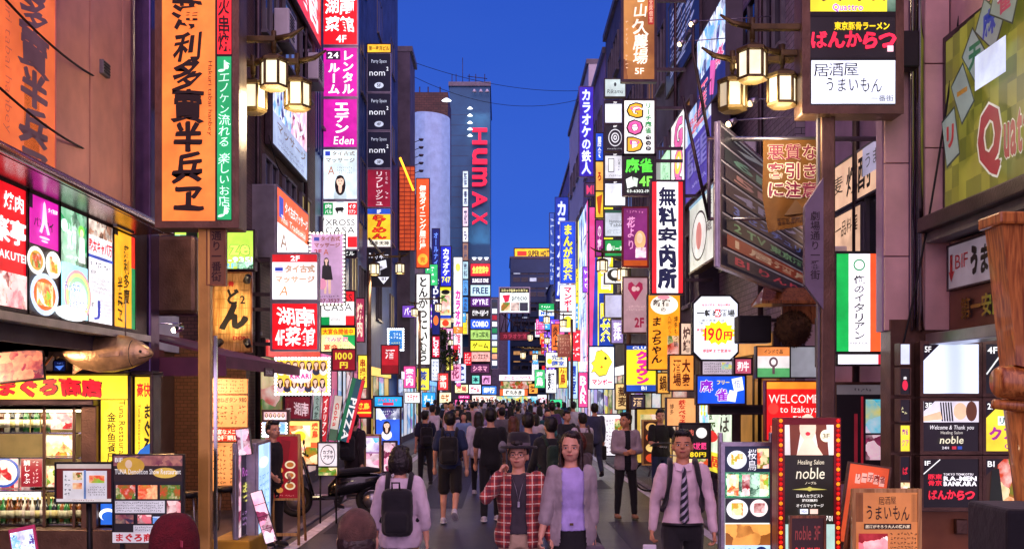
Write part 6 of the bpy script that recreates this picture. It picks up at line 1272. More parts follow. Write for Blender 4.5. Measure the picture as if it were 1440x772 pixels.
sign('red and white lit sign peeping out behind the Italian sign', 1178, 480, 1249, 512, 12.5, 'f0ecf8', [RC(.8, 0, 1, 1, 'd82038'), RC(0, 0, .8, .1, '181018', 0)], em=1.1, frame='black', fw=.02)
sign('thin green lit strip sign left of the Italian sign', 1152, 448, 1161, 514, 13, '18b848', [], em=1.2, fw=.015)
# big window in the near wall with playing tiles
yw = 'c0b428'
tiles = []
wsign('large yellow checked mahjong parlour window with tilted tiles and a big red letter Q', 4.72, 1331, 1500, 3.93, 5.75, '8a8a30', [
    *[RC(i / 12, j / 8, (i + 1) / 12, (j + 1) / 8, ['a09c3c', '7c7c30', '8e8a34'][(i + j) % 3 if (i * j) % 4 else (i + j) % 2]) for i in range(12) for j in range(8)],
    *[q for (u, v, a, ch, c) in ((.20, .62, -14, 'リ', 'a82830'), (.32, .42, -30, 'ー', 'a87828'), (.44, .27, -42, '天', '186848'), (.57, .16, -52, '麻', '2840a8'), (.70, .10, -62, '雀', 'b82868')) for q in
      [PO([(u + (x * math.cos(rd(a)) - y * math.sin(rd(a))) / 2.42, v + (x * math.sin(rd(a)) * -1 - y * math.cos(rd(a))) * -1 / 1.82) for x, y in ((-g_, -g_ * 1.6), (g_, -g_ * 1.6), (g_, g_ * 1.6), (-g_, g_ * 1.6))], c_) for g_, c_ in ((.165, '283838'), (.15, '8c9c9c'))] + [T(ch, u - .055, v - .09, u + .055, v + .07, c, 'h', .05)]],
    T('Q', .48, .56, .68, .90, 'a02038', 'h', .06, edge='e8e8e0'), T('uattro', .70, .62, 1.0, .9, 'a02038', 'h', .05, edge='e8e8e0'), RC(.46, .28, .72, .46, 'c8d4f0', .8), T('リーチ', .62, .0, .9, .1, 'e8e0f0', 'h', .03)], em=.36, frame='metal', fw=.06, th=.05, name='parlour_window', cat='window')  # pale glowing rectangle paints the pub sign's reflection into the pane
led = thing('window_ledge', 'dark steel ledge under the yellow checked mahjong window', 'ledge', (4.6, 9, 3.72)); b = B(); b.bbox(-.2, .14, -3, 2.3, 0, .16, M['metal'], .02); b.bx(-.1, .14, -3, 2.3, -.1, 0, M['grey']); b.obj('sill', led)
wsign('lilac fascia sign with a red arrow, B1F and black brush writing', 4.70, 1334, 1440, 3.12, 3.56, '9a8c9c', [T('B1F', .1, .2, .3, .6, 'a02030', 'h', .0, em=0), PO([(.03, .2), (.07, .2), (.07, .6), (.1, .6), (.05, .85), (.01, .6), (.03, .6)], 'a02030', 0), T('うまいもん', .32, .08, 1.0, .9, '101014', 'h', .07, 1, em=0)], em=.38, fw=.02)
bn_ = thing('building_name_letters', 'gold metal building name letters on brown panel under the lilac fascia', 'building name', (4.74, 10.9, 2.68))
b = B(); vs, fs = text2d('第一安田ビル', 0, 0, 1.4, .26, 'h', .04)
b.add([(-.05 - k, -x, z + .08) for x, z, k in vs], fs, surf('gold_letters', 'd8b850', .2, 1)); b.add([(-.02 - k, -x, z + .08) for x, z, k in vs], fs, M['metal']); b.obj('letters', bn_)
b = B(); b.bbox(-.015, .01, -2, .35, 0, .42, surf('brown_metal_panel', '6a4034', .4, .4), .005); b.obj('panel', bn_)
b = B(); b.bbox(-.25, .05, -2.0, .4, -.14, -.02, M['steel'], .01); b.obj('ledge', bn_)
# frontal floor directory
FD = 11.22
fb_ = thing('directory_wall', 'orange lit wall panel with a junction box below the floor directory, lower right', 'wall', (P(1262, 0, FD).x, FD + .2, .02))
w_ = P(1480, 0, FD).x - fb_.location.x; b = B(); b.bx(0, w_, 0, .3, 0, P(0, 722, FD).z - .02, surf('orange_beige_wall', 'a8683c', .5)); b.bx(0, w_, 0, .3, P(0, 722, FD).z - .02, 2.8, M['brown']); b.obj('wall', fb_)
b = B(); x = P(1360, 0, FD).x - fb_.location.x; z = P(0, 745, FD).z; b.bbox(x - .06, x + .06, -.08, 0, z - .08, z + .08, M['brown'], .01); b.obj('junction_box', fb_)
dg_ = 'cells of the building floor directory'
fl = lambda s_: [PO([(0, 0), (.30, 0), (0, .34)], '181018'), T(s_, .02, .03, .15, .17, 'ffffff', 'h', .02)]
sign('blank blue white lit directory cell marked 5F', 1298, 484, 1376, 553, FD, 'd4e0ff', fl('5F'), em=1.15, tube=14, frame='brown', group=dg_)
sign('black directory cell marked 4F with slanted white writing', 1386, 484, 1470, 553, FD, '16141a', [T('4F', .02, .04, .2, .2, 'ffffff', 'h', .02), T('の極', .3, .3, .95, .85, 'f4f4f4', 'h', 0, 1, slant=.2), PO([(.0, .6), (.3, .1), (.32, .12), (.02, .62)], 'f0f0f0')], em=1.1, frame='brown', group=dg_)
sign('directory cell marked 3F with a reclining woman in stripes over a black thank you text', 1298, 564, 1376, 634, FD, '18121a', [RC(0, 0, 1, .42, 'd8d0e0'), *[PO([(.3 + i * .045, .02), (.325 + i * .045, .02), (.36 + i * .045, .4), (.33 + i * .045, .4)], '202028') for i in range(5)], PO([(0, .3), (.3, .2), (.34, .36), (0, .4)], 'e0b090'), PO(disc(.66, .2, .12, .17), 'e8c0a0'), PO(disc(.86, .2, .1, .2), '5a3020'), PO([(0, 0), (.2, 0), (0, .2)], '181018'), T('3F', .02, .02, .15, .13, 'ffffff', 'h', .02), T('Welcome & Thank you', .1, .47, .9, .57, 'f4eef4', 'h', 0, slant=.2), T('Healing Salon', .3, .59, .7, .66, 'd8d0c8', 'h', 0), T('noble', .28, .68, .72, .86, 'f0e8c8', 'h', .01, slant=.2), T('24H', .32, .9, .45, .96, 'e8e0e8'), RC(.5, .9, .58, .96, 'c83040'), RC(.6, .9, .68, .96, '3050b0')], em=1.15, frame='brown', group=dg_)
sign('yellow directory cell marked 2F with purple brush katakana', 1386, 564, 1470, 634, FD, 'f0d838', fl('2F') + [RC(.2, .3, .5, .48, 'f4f8f0'), T('リーチ', .2, .3, .6, .48, '18605a', 'h', .03), T('クアトロ', .05, .5, .95, .8, 'a82890', 'h', .05, .6), T('Quattro', .3, .84, .9, .96, 'a83890')], em=1.1, frame='brown', group=dg_)
sign('black directory cell marked 1F with white ramen letters and red brush writing', 1298, 645, 1376, 713, FD, '120e14', [T('1F', .02, .03, .14, .14, 'ffffff', 'h', .02), PO([(0, .3), (.3, 0), (.31, .02), (.01, .32)], 'f0f0f0'), T('豚東|骨京', .08, .3, .34, .56, 'f02840', 'h', .03), T('TOKYO TONKOTSU', .36, .29, .9, .34, 'f0e8f0', 'h', .02), T('RA-MEN|BANKARA', .36, .35, .96, .56, 'f4f0f8', 'h', .05), T('ばんからつ', .08, .62, .92, .86, 'e82840', 'h', .06, 1)], em=1.15, frame='brown', group=dg_)
sign('directory cell marked B1 with sake bottles and dishes, partly behind the table', 1386, 645, 1470, 713, FD, '382018', [PH('food', .2, 0, 1, 1, None, 5), PO([(.1, .2), (.22, .2), (.3, 1), (.05, 1)], '181c18'), PO([(0, 0), (.3, 0), (0, .34)], '181018'), T('B1', .02, .03, .15, .17, 'ffffff', 'h', .02), PO([(.4, .0), (.5, .0), (.7, .9), (.55, .9)], 'e8e8d8')], em=1.0, frame='brown', group=dg_)
for i, (y0, y1, c, it) in enumerate(((484, 512, 'd8e0ff', []), (518, 554, '18141a', [PO(disc(.5, .65, .3, .2), 'e02848'), T('串', .3, .3, .7, .45, 'ffffff')]), (562, 592, '1a141c', [SC(.1, .3, .9, .7, 'd8d0a0', 2)]), (598, 634, 'f0d838', [T('麻雀', .15, .1, .85, .4, '802080'), T('クア', .1, .5, .9, .85, 'c03090')]), (642, 675, '14101a', [T('ば', .2, .4, .8, .8, 'f02840')]), (678, 712, 'c0b0a0', [PH('food', 0, 0, 1, 1)]))):
    sign(['pale blank', 'dark red flame', 'dark gold lettered', 'yellow mahjong', 'black with one red kana', 'food picture'][i] + ' narrow cell in the slim column left of the floor directory', 1266, y0, 1279, y1, FD, c, it, em=1.1, frame='brown', fw=.012)
fl_ = thing('tube_light', 'thin white tube light along the soffit above the floor directory', 'light', (4.6, 10.9, 2.62)); b = B(); b.tube([(0, -.1, 0), (1.6, -.1, .02)], .02, lit('eef0ff', 4), 8); b.obj('tube', fl_)
# beige liquor boards
wsign('beige lit board with black brush liquor writing above the pane, right wall', 4.62, 1172, 1254, 4.55, 5.15, 'e8b898', [T('焼酎', .25, .1, .7, .9, '1a1210', 'h', .03, 1, em=0), T('麦', .0, .2, .2, .7, '1a1210', 'h', 0, em=0), RC(.55, 0, 1, .6, 'b8b0d0', .6), T('うまい', .58, .1, .95, .5, '404050', 'h', 0, em=0)], em=.85, frame='grey', fw=.03)
wsign('tall beige lit board with sparse brush writing and 2F below the liquor board', 4.60, 1172, 1211, 3.0, 4.45, 'e8b898', [T('一品料理', .1, .05, .9, .22, '1a1210', 'h', 0, 1, em=0), T('味月', .1, .38, .5, .88, '1a1210', 'v', .0, 1, em=0), T('2F', .6, .55, .9, .7, '1a1210', 'h', 0, em=0)], em=.85, frame='grey', fw=.03)
wsign('beige lit board with a red stamp and black katakana behind the warning banner', 4.62, 1118, 1148, 4.2, 5.3, 'e8b898', [T('サワー', .1, .15, .6, .4, '1a1210', 'h', 0, em=0), T('超', .62, .1, .95, .35, 'c02820', 'h', .04, em=.5)], em=.8, frame='grey', fw=.03)
wsign('pale pinkish lit board hanging lower behind the warning banner', 4.55, 1108, 1122, 3.3, 4.2, 'e8b8a8', [T('酒', .2, .2, .8, .6, '3a2020', em=0)], em=.8, frame='grey', fw=.03)
# wooden roofed lantern bracket with cedar ball
rf = thing('little_roof', 'small tiled wooden roof over a brown cedar ball on the right wall', 'roof canopy', P(1105, 425, 14.5))
b = B(); rw = .40; b.add([(-rw, -.3, 0), (rw, -.3, 0), (rw * .75, 0, .2), (-rw * .75, 0, .2), (rw, .3, 0), (-rw, .3, 0)] + [(-rw, -.3, -.04), (rw, -.3, -.04), (rw, .3, -.04), (-rw, .3, -.04)], [(0, 1, 2, 3), (3, 2, 4, 5), (6, 9, 8, 7), (0, 6, 7, 1), (1, 7, 8, 4, 2), (5, 9, 6, 0, 3), (4, 8, 9, 5)], M['wood']); b.obj('roof', rf)
b = B(); b.bbox(-.06, .5, -.03, .03, -.3, -.05, M['wood'], .01); b.tube([(.3, 0, -.1), (.62, 0, -.5)], .035, M['wood'], 6); b.obj('bracket', rf)
cb_ = thing('cedar_ball', 'round brown cedar leaf ball hanging under the little wooden roof', 'cedar ball', P(1115, 462, 14.5))
b = B(); b.ball((0, 0, 0), .24, surf('dry_cedar', '4a3220', .9, 0, .5, 20, 1, 60), 20, 14)
for v in range(len(b.v)):
    q = Vector(b.v[v]); b.v[v] = tuple(q * (1 + .07 * noise.noise(q * 30)))
b.obj('ball', cb_); b = B()
rr = random.Random(3)
for i in range(900):
    z = rr.uniform(-1, 1); a = rr.uniform(0, 6.28); r_ = math.sqrt(1 - z * z); n_ = Vector((r_ * math.cos(a), r_ * math.sin(a), z)); p = n_ * .235; s_ = n_.cross(Vector((rr.random(), rr.random(), 1))).normalized() * .01
    b.add([p - s_, p + s_, p + n_ * .035 + s_ * rr.uniform(-2, 2)], [(0, 1, 2)], surf('dry_cedar', ''))
o = b.obj('needles', cb_); o['kind'] = 'stuff'; b = B(); b.tube([(0, 0, .2), (0, 0, .5)], .012, M['black'], 5); b.obj('cord', cb_)
t = thing('speaker_box', 'black box shaped wall unit beside the cedar ball', 'box', P(1062, 482, 14.8)); b = B(); b.bbox(-.23, .23, 0, .3, 0, .38, M['black'], .02); b.obj('housing', t); b = B(); b.tube([(.1, .1, .3), (.5, .3, .34)], .02, M['black'], 6); b.obj('bracket', t)
# hourly octagon
oc = thing('shop_sign', 'white octagonal lit drinks sign with a yellow burst and 190 yen in red', 'sign', P(976, 505, 17.5))
ow, oh = 61 / F * 17.5, 88 / F * 17.5; k_ = .17
pts = [(k_, 0), (1 - k_, 0), (1, k_ * .7), (1, 1 - k_ * .7), (1 - k_, 1), (k_, 1), (0, 1 - k_ * .7), (0, k_ * .7)]
b = B(); c2 = [((u - .5) * 1.08 + .5, (v - .5) * 1.06 + .5) for u, v in pts]; b.add([(u * ow, .01, v * oh) for u, v in c2] + [(u * ow, .16, v * oh) for u, v in c2], [tuple(range(8)), tuple(range(15, 7, -1))] + [(i, i + 8, (i + 1) % 8 + 8, (i + 1) % 8) for i in range(8)], M['black']); b.obj('sign_case', oc)
b = B(); b.add([(u * ow, 0, v * oh) for u, v in pts], [tuple(range(8))], lit('e8ecfa', 1.25)); b.obj('sign_face', oc)
star = [(.56 + (.40 if i % 2 else .33) * math.cos(6.283 * i / 28) * 1.0, .58 + (.20 if i % 2 else .155) * math.sin(6.283 * i / 28)) for i in range(28)]
face_print(oc, ow, oh, oc, [T('毎日が激安・毎日が爆安', .18, .11, .84, .16, 'c02030', 'h', .03), T('一軒め酒場', .06, .2, .94, .33, '141010', 'h', .05), RC(.48, .2, .6, .33, 'd02030'), T('め', .48, .2, .6, .33, 'ffffff', 'h', .03), T('○黒の若者 他店|○新ハイ・サワー各種', .1, .36, .7, .45, '202028', 'h', .01), PO(star, 'f8d820'), T('激安', .05, .50, .22, .58, 'c02030', 'h', .02), T('190', .22, .48, .66, .72, 'd81828', 'h', .02, slant=.15), T('円', .67, .54, .88, .70, 'd81828', 'h', .04), T('朝8時まで営業中', .2, .83, .86, .90, 'c02030', 'h', .03)], 1.25)
b = B(); b.bx(ow, ow + 1.3, .05, .12, oh * .6, oh * .66, M['metal']); b.obj('bracket', oc)
sign('blue lit mahjong sign with outlined characters and white tiles', 981, 529, 1047, 567, 16.8, '1850d8', [T('麻', .05, .1, .32, .62, '8828b8', 'h', .05, edge='ffffff'), T('雀', .38, .42, .66, .95, '8828b8', 'h', .05, edge='ffffff'), T('フリー', .4, .12, .68, .32, 'f0d838', 'h', .04), PO([(.72, .1), (.94, .02), (.98, .5), (.78, .58)], 'f4f8ff'), T('伍', .77, .1, .92, .45, '203080', 'h', .0), PO([(.68, .5), (.84, .56), (.8, .95), (.62, .9)], 'f4f8ff')], em=1.2, fw=.03)
sign('white lit notice sign with fine black print and a red heading below the octagon', 988, 508, 1032, 526, 17.6, 'd8c8d8', [SC(.05, .1, .95, .9, '302838', 4), PH('party', .6, .1, .95, .6)], em=.7)
sign('red welcome sign to an izakaya in white serif letters', 1078, 537, 1154, 618, 15.2, 'e81c20', [RC(0, 0, 1, .12, 'f0902c'), T('WELCOME', .03, .20, .97, .38, 'fff4ec', 'h', .0), T('to Izakaya', .24, .40, .96, .54, 'fff4ec', 'h', .0), T('一軒め酒場', .4, .58, .82, .66, 'fff4ec', 'h', .03), PO(disc(.12, .46, .1, .1), 'f04038'), RC(.04, .74, .18, 1, 'b81018'), T('営業中', .05, .75, .17, .98, 'f08060', 'v', .02)], em=1.2, frame='red', fw=.02)
sign('orange white and green sign for an Indian grocery above the welcome sign', 1065, 488, 1110, 530, 15.6, 'e8e0e0', [RC(0, 0, 1, .30, 'e88848'), RC(0, .70, 1, 1, '58a868'), T('インド食品', .2, .06, .8, .24, '302020', 'h', .02), CI(.5, .5, .14, .17, '604850'), CI(.5, .5, .08, .1, 'e8e0e0'), RC(.46, .64, .54, .9, '604850')], em=.9, fw=.02)
sign('plain pale lit panel beside the Indian grocery sign', 1112, 488, 1150, 530, 15.8, 'b0b0bc', [], em=.5, fw=.02)
# corner structure with slanted directory
def dirsign():
    d0, d1 = 11.6, 16.7
    its = [RC(0, 0, 1, 1, '383040')]
    cells = [('7F ', '2c3038', 'a8b0b8'), ('6F 貸', '30383c', '70a090'), ('5F BI', '3a3038', 'c08888'), ('4F バ', '302838', '9890b8'), ('3 センチュリー', '342c40', '6878c8'), ('2 TV 東京酒場', '343438', '88b888'), ('1 居酒屋', 'a84c34', 'f0c8a8'), ('B1 りんりん', '38303c', 'd04858')]
    for i, (s_, c, tc_) in enumerate(cells):
        v = i / 8; its += [RC(0, v, 1, v + .012, 'a8a2b4'), RC(.03, v + .015, .97, v + .108, c), T(s_, .08, v + .03, .9, v + .095, tc_, 'h', .03)]
    return sign('slanted multi storey floor directory with one orange row on the right corner', 1012, 175, 1148, 372, d0, '2c2434', its, d1=d1, em=.22, frame='steel', fw=.03, th=.06)
dirsign()
sign('wide black lintel over the passage under the slanted directory', 1000, 572, 1075, 580, 17.2, '18141c', [], em=0)
# flank signs of the right wall
wsign('purple blue flank sign with dim outlined characters and a dark edge', 4.0, 964, 1001, 6.15, 8.0, '4838a8', [PH('cool', 0, .0, 1, .35, .8, 2.5), T('BEER|&', .2, .1, .85, .3, 'e07080', 'h', .03), T('EEE|BEE', .1, .42, .85, .75, '8078c8', 'h', .05, edge='302870'), SC(.3, .85, .8, .92, 'c0b8f0', 1)], em=.75, th=.35, frame='dark', fw=.03)
wsign('bright blue poster flank sign with swirling pink brush marks near the top', 4.0, 981, 1021, 7.6, 9.2, '3878d8', [PH('cool', 0, 0, 1, .55, 1.1, 4), RC(0, .55, 1, 1, '1c2060'), T('酒', .08, .6, .4, .9, 'f04868', 'h', .05, .8, edge='f0e8ff'), PO([(.5, .5), (.7, .6), (.6, .95), (.48, .9)], 'e060a8'), T('楽', .68, .5, .95, .72, 'e04878', 'h', .05, edge='f0e8ff')], em=1.0, th=.3, frame='dark', fw=.03)
wsign('pale oval emblem flank sign with a pink figure and vertical writing', 3.9, 970, 1004, 4.55, 5.9, 'd8dcd0', [CI(.42, .55, .32, .36, '202020'), CI(.42, .55, .29, .33, 'e8e8e0'), PO(disc(.42, .55, .12, .2), 'd08078'), T('無尽蔵', .72, .08, .95, .6, '303030', 'v', .01), RC(0, 0, 1, .05, '88b0c8')], em=.85, th=.2, frame='metal', fw=.04)
wsign('green and white flank sign with fading letters left of the purple one', 4.05, 928, 943, 5.9, 8.0, 'b8e8c0', [SC(.2, .1, .8, .9, '409060', 6), RC(0, .7, 1, 1, '58b848')], em=.95, fw=.03)
wsign('white flank sign with big pink and yellow letters, twin of the god sign', 4.0, 944, 963, 6.2, 8.3, 'f0ece8', [T('GOD', .25, .04, .85, .95, 'e060a0', 'v', .06, edge='302030'), T('O', .3, .36, .8, .62, 'e8c838', 'h', .06)], em=1.1, fw=.03)
wsign('white script letters fixed to the black glass flank high on the right', 4.14, 936, 984, 9.5, 14.2, '1a1830', [T('TOKYO Rock', .1, .6, .95, .95, 'a8b0e8', 'r', .0), T('92', .55, .02, .95, .3, 'b0a8f0', 'h', .0, slant=.2)], em=.55, fw=.03, th=.05)
for i, (px, py, d) in enumerate(((975, 34, 17), (958, 62, 19), (1028, 174, 14), (1041, 92, 13.4), (1058, 145, 13.2))):
    p = P(px, py, d); t = thing('spot_lamp', ['topmost', 'second', 'brightest low', 'dim upper', 'dim lower'][i] + ' small spot lamp on a rod among the flank signs on the right', 'spot lamp', p)
    b = B(); b.tube([(-.02, 0, 0), (.07, 0, .05)], [.055, .03], M['steel'], 9); b.tube([(.05, 0, .04), (4.3 - p.x, 0, .12)], .01, M['steel'], 5); b.obj('lamp_head', t); b = B(); b.ball((-.03, 0, -.01), .04, lit('ffd8a0', 7 if i < 3 else 2), 8, 5); b.obj('bulb', t)
sign('dark brown lit farm restaurant sign with large cream characters and 5F', 877, -16, 920, 112, 20, '4a1c0c', [PH('wood', 0, 0, 1, 1, .55, 1.5), T('ろ山久農場', .28, .0, .82, .84, 'fff0dc', 'v', .02, .9), T('5F', .35, .87, .68, .95, 'ffe8d0', 'h', .02), RC(.8, .1, .98, .4, 'a02018'), T('全席個室', .82, .12, .96, .38, 'f0c0a0', 'v', 0), SC(.06, .35, .16, .9, 'e0b890', 12)], em=1.05, arm=.6, frame='metal', fw=.05)
sign('white sign with fat yellow and pink GOD letters above the green mahjong cell', 878, 142, 920, 217, 22, 'f4f0ec', [*[q for i, ch in enumerate('GOD') for q in (T(ch, .08, .03 + i * .32, .62, .33 + i * .32, '101010', 'h', .10), T(ch, .10, .045 + i * .32, .60, .315 + i * .32, 'e8a828' if i != 1 else 'e860a0', 'h', .05), T(ch, .16, .09 + i * .32, .54, .19 + i * .32, 'd840a0', 'h', .0))], T('リーチ麻雀', .68, .04, .92, .62, '188840', 'v', .03), *[CI(.8, .7 + .1 * i, .09, .042, '181818') for i in range(3)], T('ゴッド', .73, .66, .87, .94, 'ffffff', 'v', 0)], em=1.25, arm=.6, frame='metal', fw=.04)
sign('black sign cell with green mahjong characters and 4F', 878, 219, 920, 273, 22, '101410', [T('麻雀', .04, .04, .96, .48, '58e040', 'h', .05), PO([(.05, .62), (.25, .54), (.32, .8), (.1, .86)], 'f0f4f0'), PO([(.3, .56), (.46, .6), (.42, .82), (.28, .78)], 'd8e8d8'), T('4F', .48, .52, .94, .82, '80f050', 'h', .04), T('03-6302-1919', .08, .88, .94, .97, 'e8f0e8')], em=1.2, arm=.6, frame='metal', fw=.04)
sign('tall red edged white sign with huge blue black free guide characters', 917, 256, 960, 412, 21, 'f0eef4', [RC(0, 0, .15, 1, 'e02028'), RC(.85, 0, 1, 1, 'e02028'), T('無料案内所', .17, .04, .83, .96, '141838', 'v', .07, .4, edge='ffffff')], em=1.25, arm=.6, frame='metal', fw=.04)
sign('orange lit pub sign with a white cloud and black brush writing under the guide sign', 912, 415, 956, 519, 21.8, 'f89820', [PH('food', .6, .55, 1, 1, .8, 2), PO(disc(.5, .13, .44, .13), 'fff4e8'), T('新宿', .14, .05, .7, .16, '301410', 'h', .04), T('の', .38, .16, .56, .23, '301410', 'h', .03), PO(disc(.48, .03, .2, .03), 'f090a0'), T('まっちゃん', .08, .30, .44, .92, '241008', 'v', .04, .9, em=0), T('博多もつ鍋', .80, .28, .94, .7, '301808', 'v', .01, em=0), T('九州のうまかもん', .60, .28, .74, .78, '301808', 'v', .0, em=0), PO(disc(.8, .85, .16, .06), 'd84018')], em=1.2, frame='metal', fw=.03)
sign('purple lit sign with pale hanging brush letters and a blonde figure', 877, 293, 910, 374, 26, '7a2468', [T('花より', .12, .14, .5, .72, 'e898c8', 'v', .02, 1), PO(disc(.7, .55, .24, .16), 'e0b078'), PO(disc(.68, .52, .13, .09), 'f0d0b0'), PH('pink', .5, .68, .95, .86), RC(0, .9, 1, 1, 'c05018'), SC(.1, .03, .9, .1, 'd080b0', 1)], em=1.0, frame='red', fw=.04)
sign('faded pink sign with a dark pink heart and 2F', 877, 391, 910, 467, 26, 'b08890', [PO([(.5, .42), (.18, .2), (.2, .1), (.34, .07), (.5, .15), (.66, .07), (.8, .1), (.82, .2)], 'a02048'), CI(.44, .2, .1, .05, 'd8b0b0'), CI(.6, .2, .08, .04, 'd8b0b0'), T('2F', .45, .72, .88, .92, '8c1838', 'h', .05), SC(.1, .5, .9, .62, 'c8a8a8', 2)], em=.9, frame='brown', fw=.04)
sign('yellow and blue club sign with pink katakana', 881, 486, 922, 550, 24.5, 'f8e428', [RC(0, 0, 1, .09, '2048a8'), T('CLUB', .2, .01, .8, .08, 'ffffff'), RC(0, .86, 1, 1, '2048a8'), T('B1', .5, .88, .7, .98, 'ffffff'), T('クラウン', .3, .12, .78, .84, 'e82890', 'v', .06, edge='801858')], em=1.25, frame='metal', fw=.05)
cg = 'white floor signs stacked in the tall column'
for nm, y0, y1, c, its in (('script lettered top cell with a little figure', 112, 136, 'b8c8c8', [T('Rikamu', .1, .55, .9, .85, '283038', 'h', 0, slant=.2), PO(disc(.5, .3, .06, .12), '283038')]), ('blank white cell marked 7F', 143, 173, 'e0e4f4', [RC(0, 0, 1, .12, '181420'), T('7F', .4, .01, .6, .11, 'ffffff')]),
      ('black cell with a white ring emblem marked 6F', 176, 212, '181620', [T('6F', .4, .01, .6, .1, 'ffffff'), CI(.5, .5, .34, .34, 'd8d8e0'), CI(.5, .5, .30, .30, '181620'), CI(.5, .5, .2, .2, 'd8d8e0'), CI(.5, .5, .15, .15, '181620'), T('◎', .4, .4, .6, .6, 'e0e0e8'), SC(.1, .9, .9, .98, 'c8c8d0', 1)]), ('white cell with a square seal marked 5F', 216, 251, 'd0d0d8', [RC(0, 0, 1, .1, '181420'), T('5F', .4, .01, .6, .09, 'ffffff'), RC(.15, .2, .45, .75, '303038'), RC(.18, .23, .42, .72, 'e8e8e8'), T('いまこい', .62, .2, .78, .7, '303038', 'v'), SC(.1, .85, .9, .95, '505058', 1)]),
      ('blank white cell marked 4F', 255, 289, 'dce0f0', [RC(0, 0, 1, .1, '181420'), T('4F', .4, .01, .6, .09, 'ffffff')]), ('silver cell for a massage table', 296, 332, 'b8c0cc', [RC(0, 0, 1, .1, '205040'), T('Hummock|Table', .2, .35, .9, .65, '303840', 'h', 0), SC(.1, .75, .9, .9, '505860', 2)]), ('green cell with white katakana', 338, 360, '189048', [T('リーチ', .3, .3, .9, .75, 'f0f8f0', 'h', .03), CI(.2, .5, .12, .3, 'f0f8f0')]),
      ('white cell with a round tiger like emblem', 377, 398, 'e8e8e8', [CI(.5, .45, .4, .42, '202020'), PO(disc(.5, .4, .2, .25), 'e8e8e8'), T('Tiger', .3, .7, .75, .9, '202020')]), ('blank lilac lowest cell', 415, 446, 'b0b0d0', [])):
    sign(nm + ' in the tall white column', 851, y0, 879, y1, 30, c, its, em=1.1, frame='metal', fw=.03, group=cg, d1=30)
for nm, y0, y1, c, its in (('blue', 188, 226, '1c48c0', [T('居食', .2, .1, .8, .9, 'f0f4ff', 'v', .03)]), ('orange cream', 228, 268, 'f0b050', [T('ろ', .2, .3, .8, .7, 'b02818', 'h', .05)]), ('yellow streaked', 270, 306, 'e8c038', [PO([(.1, .2), (.9, .1), (.6, .9), (.3, .8)], 'b04018')]), ('deep purple', 310, 360, '8a2878', [T('の夜', .2, .1, .8, .9, 'f0c8e0', 'v', .03)])):
    sign(nm + ' slim cell just left of the tall white column', 838, y0, 848, y1, 32, c, its, em=1.1, fw=.03)
kn = sign('tall violet neon karaoke sign with white blue outlined characters against the sky', 815, 123, 834, 248, 47, '3020a8', [T('カラオケの鉄人', .12, .02, .88, .98, 'e8ecff', 'v', .035, edge='5868ff')], em=1.25, frame='purple', fw=.04)
sign('dark blue karaoke banner with white outlined characters farther down the right', 781, 278, 799, 420, 64, '16309c', [T('カラオケ本店', .1, .03, .9, .97, 'd8e4ff', 'v', .05, edge='203cc0')], em=1.1, frame='navy')
sign('blue edged yellow manga cafe sign with yellow outlined characters', 788, 312, 809, 398, 56, '1838b8', [RC(.12, .02, .88, .98, '2048c8'), T('まんが喫茶', .14, .03, .86, .97, '183090', 'v', .09), T('まんが喫茶', .16, .04, .84, .96, 'f8e838', 'v', .05)], em=1.25, frame='white')
sign('white continuation with red katakana and a yellow chick under the manga cafe sign', 788, 401, 809, 466, 56, 'f4f4f8', [T('マンボー', .2, .03, .8, .6, 'e02848', 'v', .06), PO(disc(.5, .8, .34, .13), 'f0e030'), CI(.4, .76, .06, .03, '181818')], em=1.25, frame='white')
wsign('long tall blue and white flank strip full of small pictures, right side', 4.2, 813, 827, 2.9, 11.5, 'b8d0f0', [PH('cool', 0, 0, 1, 1, 1.1, 1.2), RC(.86, 0, 1, 1, 'e04890'), RC(0, 0, .12, 1, 'e8e060'), SC(.2, .3, .8, .7, '304890', 16)], em=1.15, fw=.04)
sign('very tall yellow and blue cafe sign with the lower two characters showing', 829, 292, 862, 486, 37, 'f8e830', [RC(0, 0, .35, 1, '2040a8'), PO([(0, 0), (.3, 0), (.12, 1), (0, 1)], 'e84888'), RC(.4, .62, 1, 1, '183898'), T('喫茶', .42, .68, .98, .98, '183898', 'v', .1), T('喫茶', .42, .68, .98, .98, 'f8e830', 'v', .06, edge='f8f8ff'), T('漫画', .45, .3, .95, .6, 'e8e8f8', 'v', .04)], em=1.2, frame='navy', fw=.04)
sign('white sign with a big yellow chick over red katakana', 829, 488, 863, 546, 37, 'f4f6fa', [PO([(.28, .1), (.5, .06), (.8, .2), (.95, .36), (.82, .5), (.7, .68), (.4, .72), (.2, .6), (.06, .62), (.16, .48), (.06, .38), (.2, .32)], '806818'), PO([(.29, .12), (.5, .08), (.79, .22), (.92, .36), (.8, .49), (.68, .66), (.4, .70), (.22, .58), (.1, .6), (.19, .48), (.1, .39), (.22, .33)], 'f8e838'), CI(.66, .27, .06, .04, '181818'), CI(.5, .48, .05, .03, 'e08020'), T('マンボー', .1, .76, .95, .93, 'e02858', 'h', .05)], em=1.25, frame='navy', fw=.04)
sign('small yellow and white lit sign for private rooms hanging over the far crowd', 768, 496, 797, 516, 50, 'f4f0e0', [T('完全|個室', .25, .1, .9, .95, '2858c0', 'h', .04, edge='f0e050'), CI(.16, .6, .12, .2, 'f0d020')], em=1.2)
sign('dull brown hanging banner with rows of faint characters under the chick strip', 785, 471, 803, 501, 48, '8c4038', [SC(.1, .1, .9, .9, 'd09888', 5)], em=.7, frame='wood')
sign('orange vertical sign with black brush characters far on the right', 776, 456, 786, 492, 62, 'f07030', [T('炎上', .1, .1, .9, .9, '301008', 'v', .05, .8)], em=1.1)
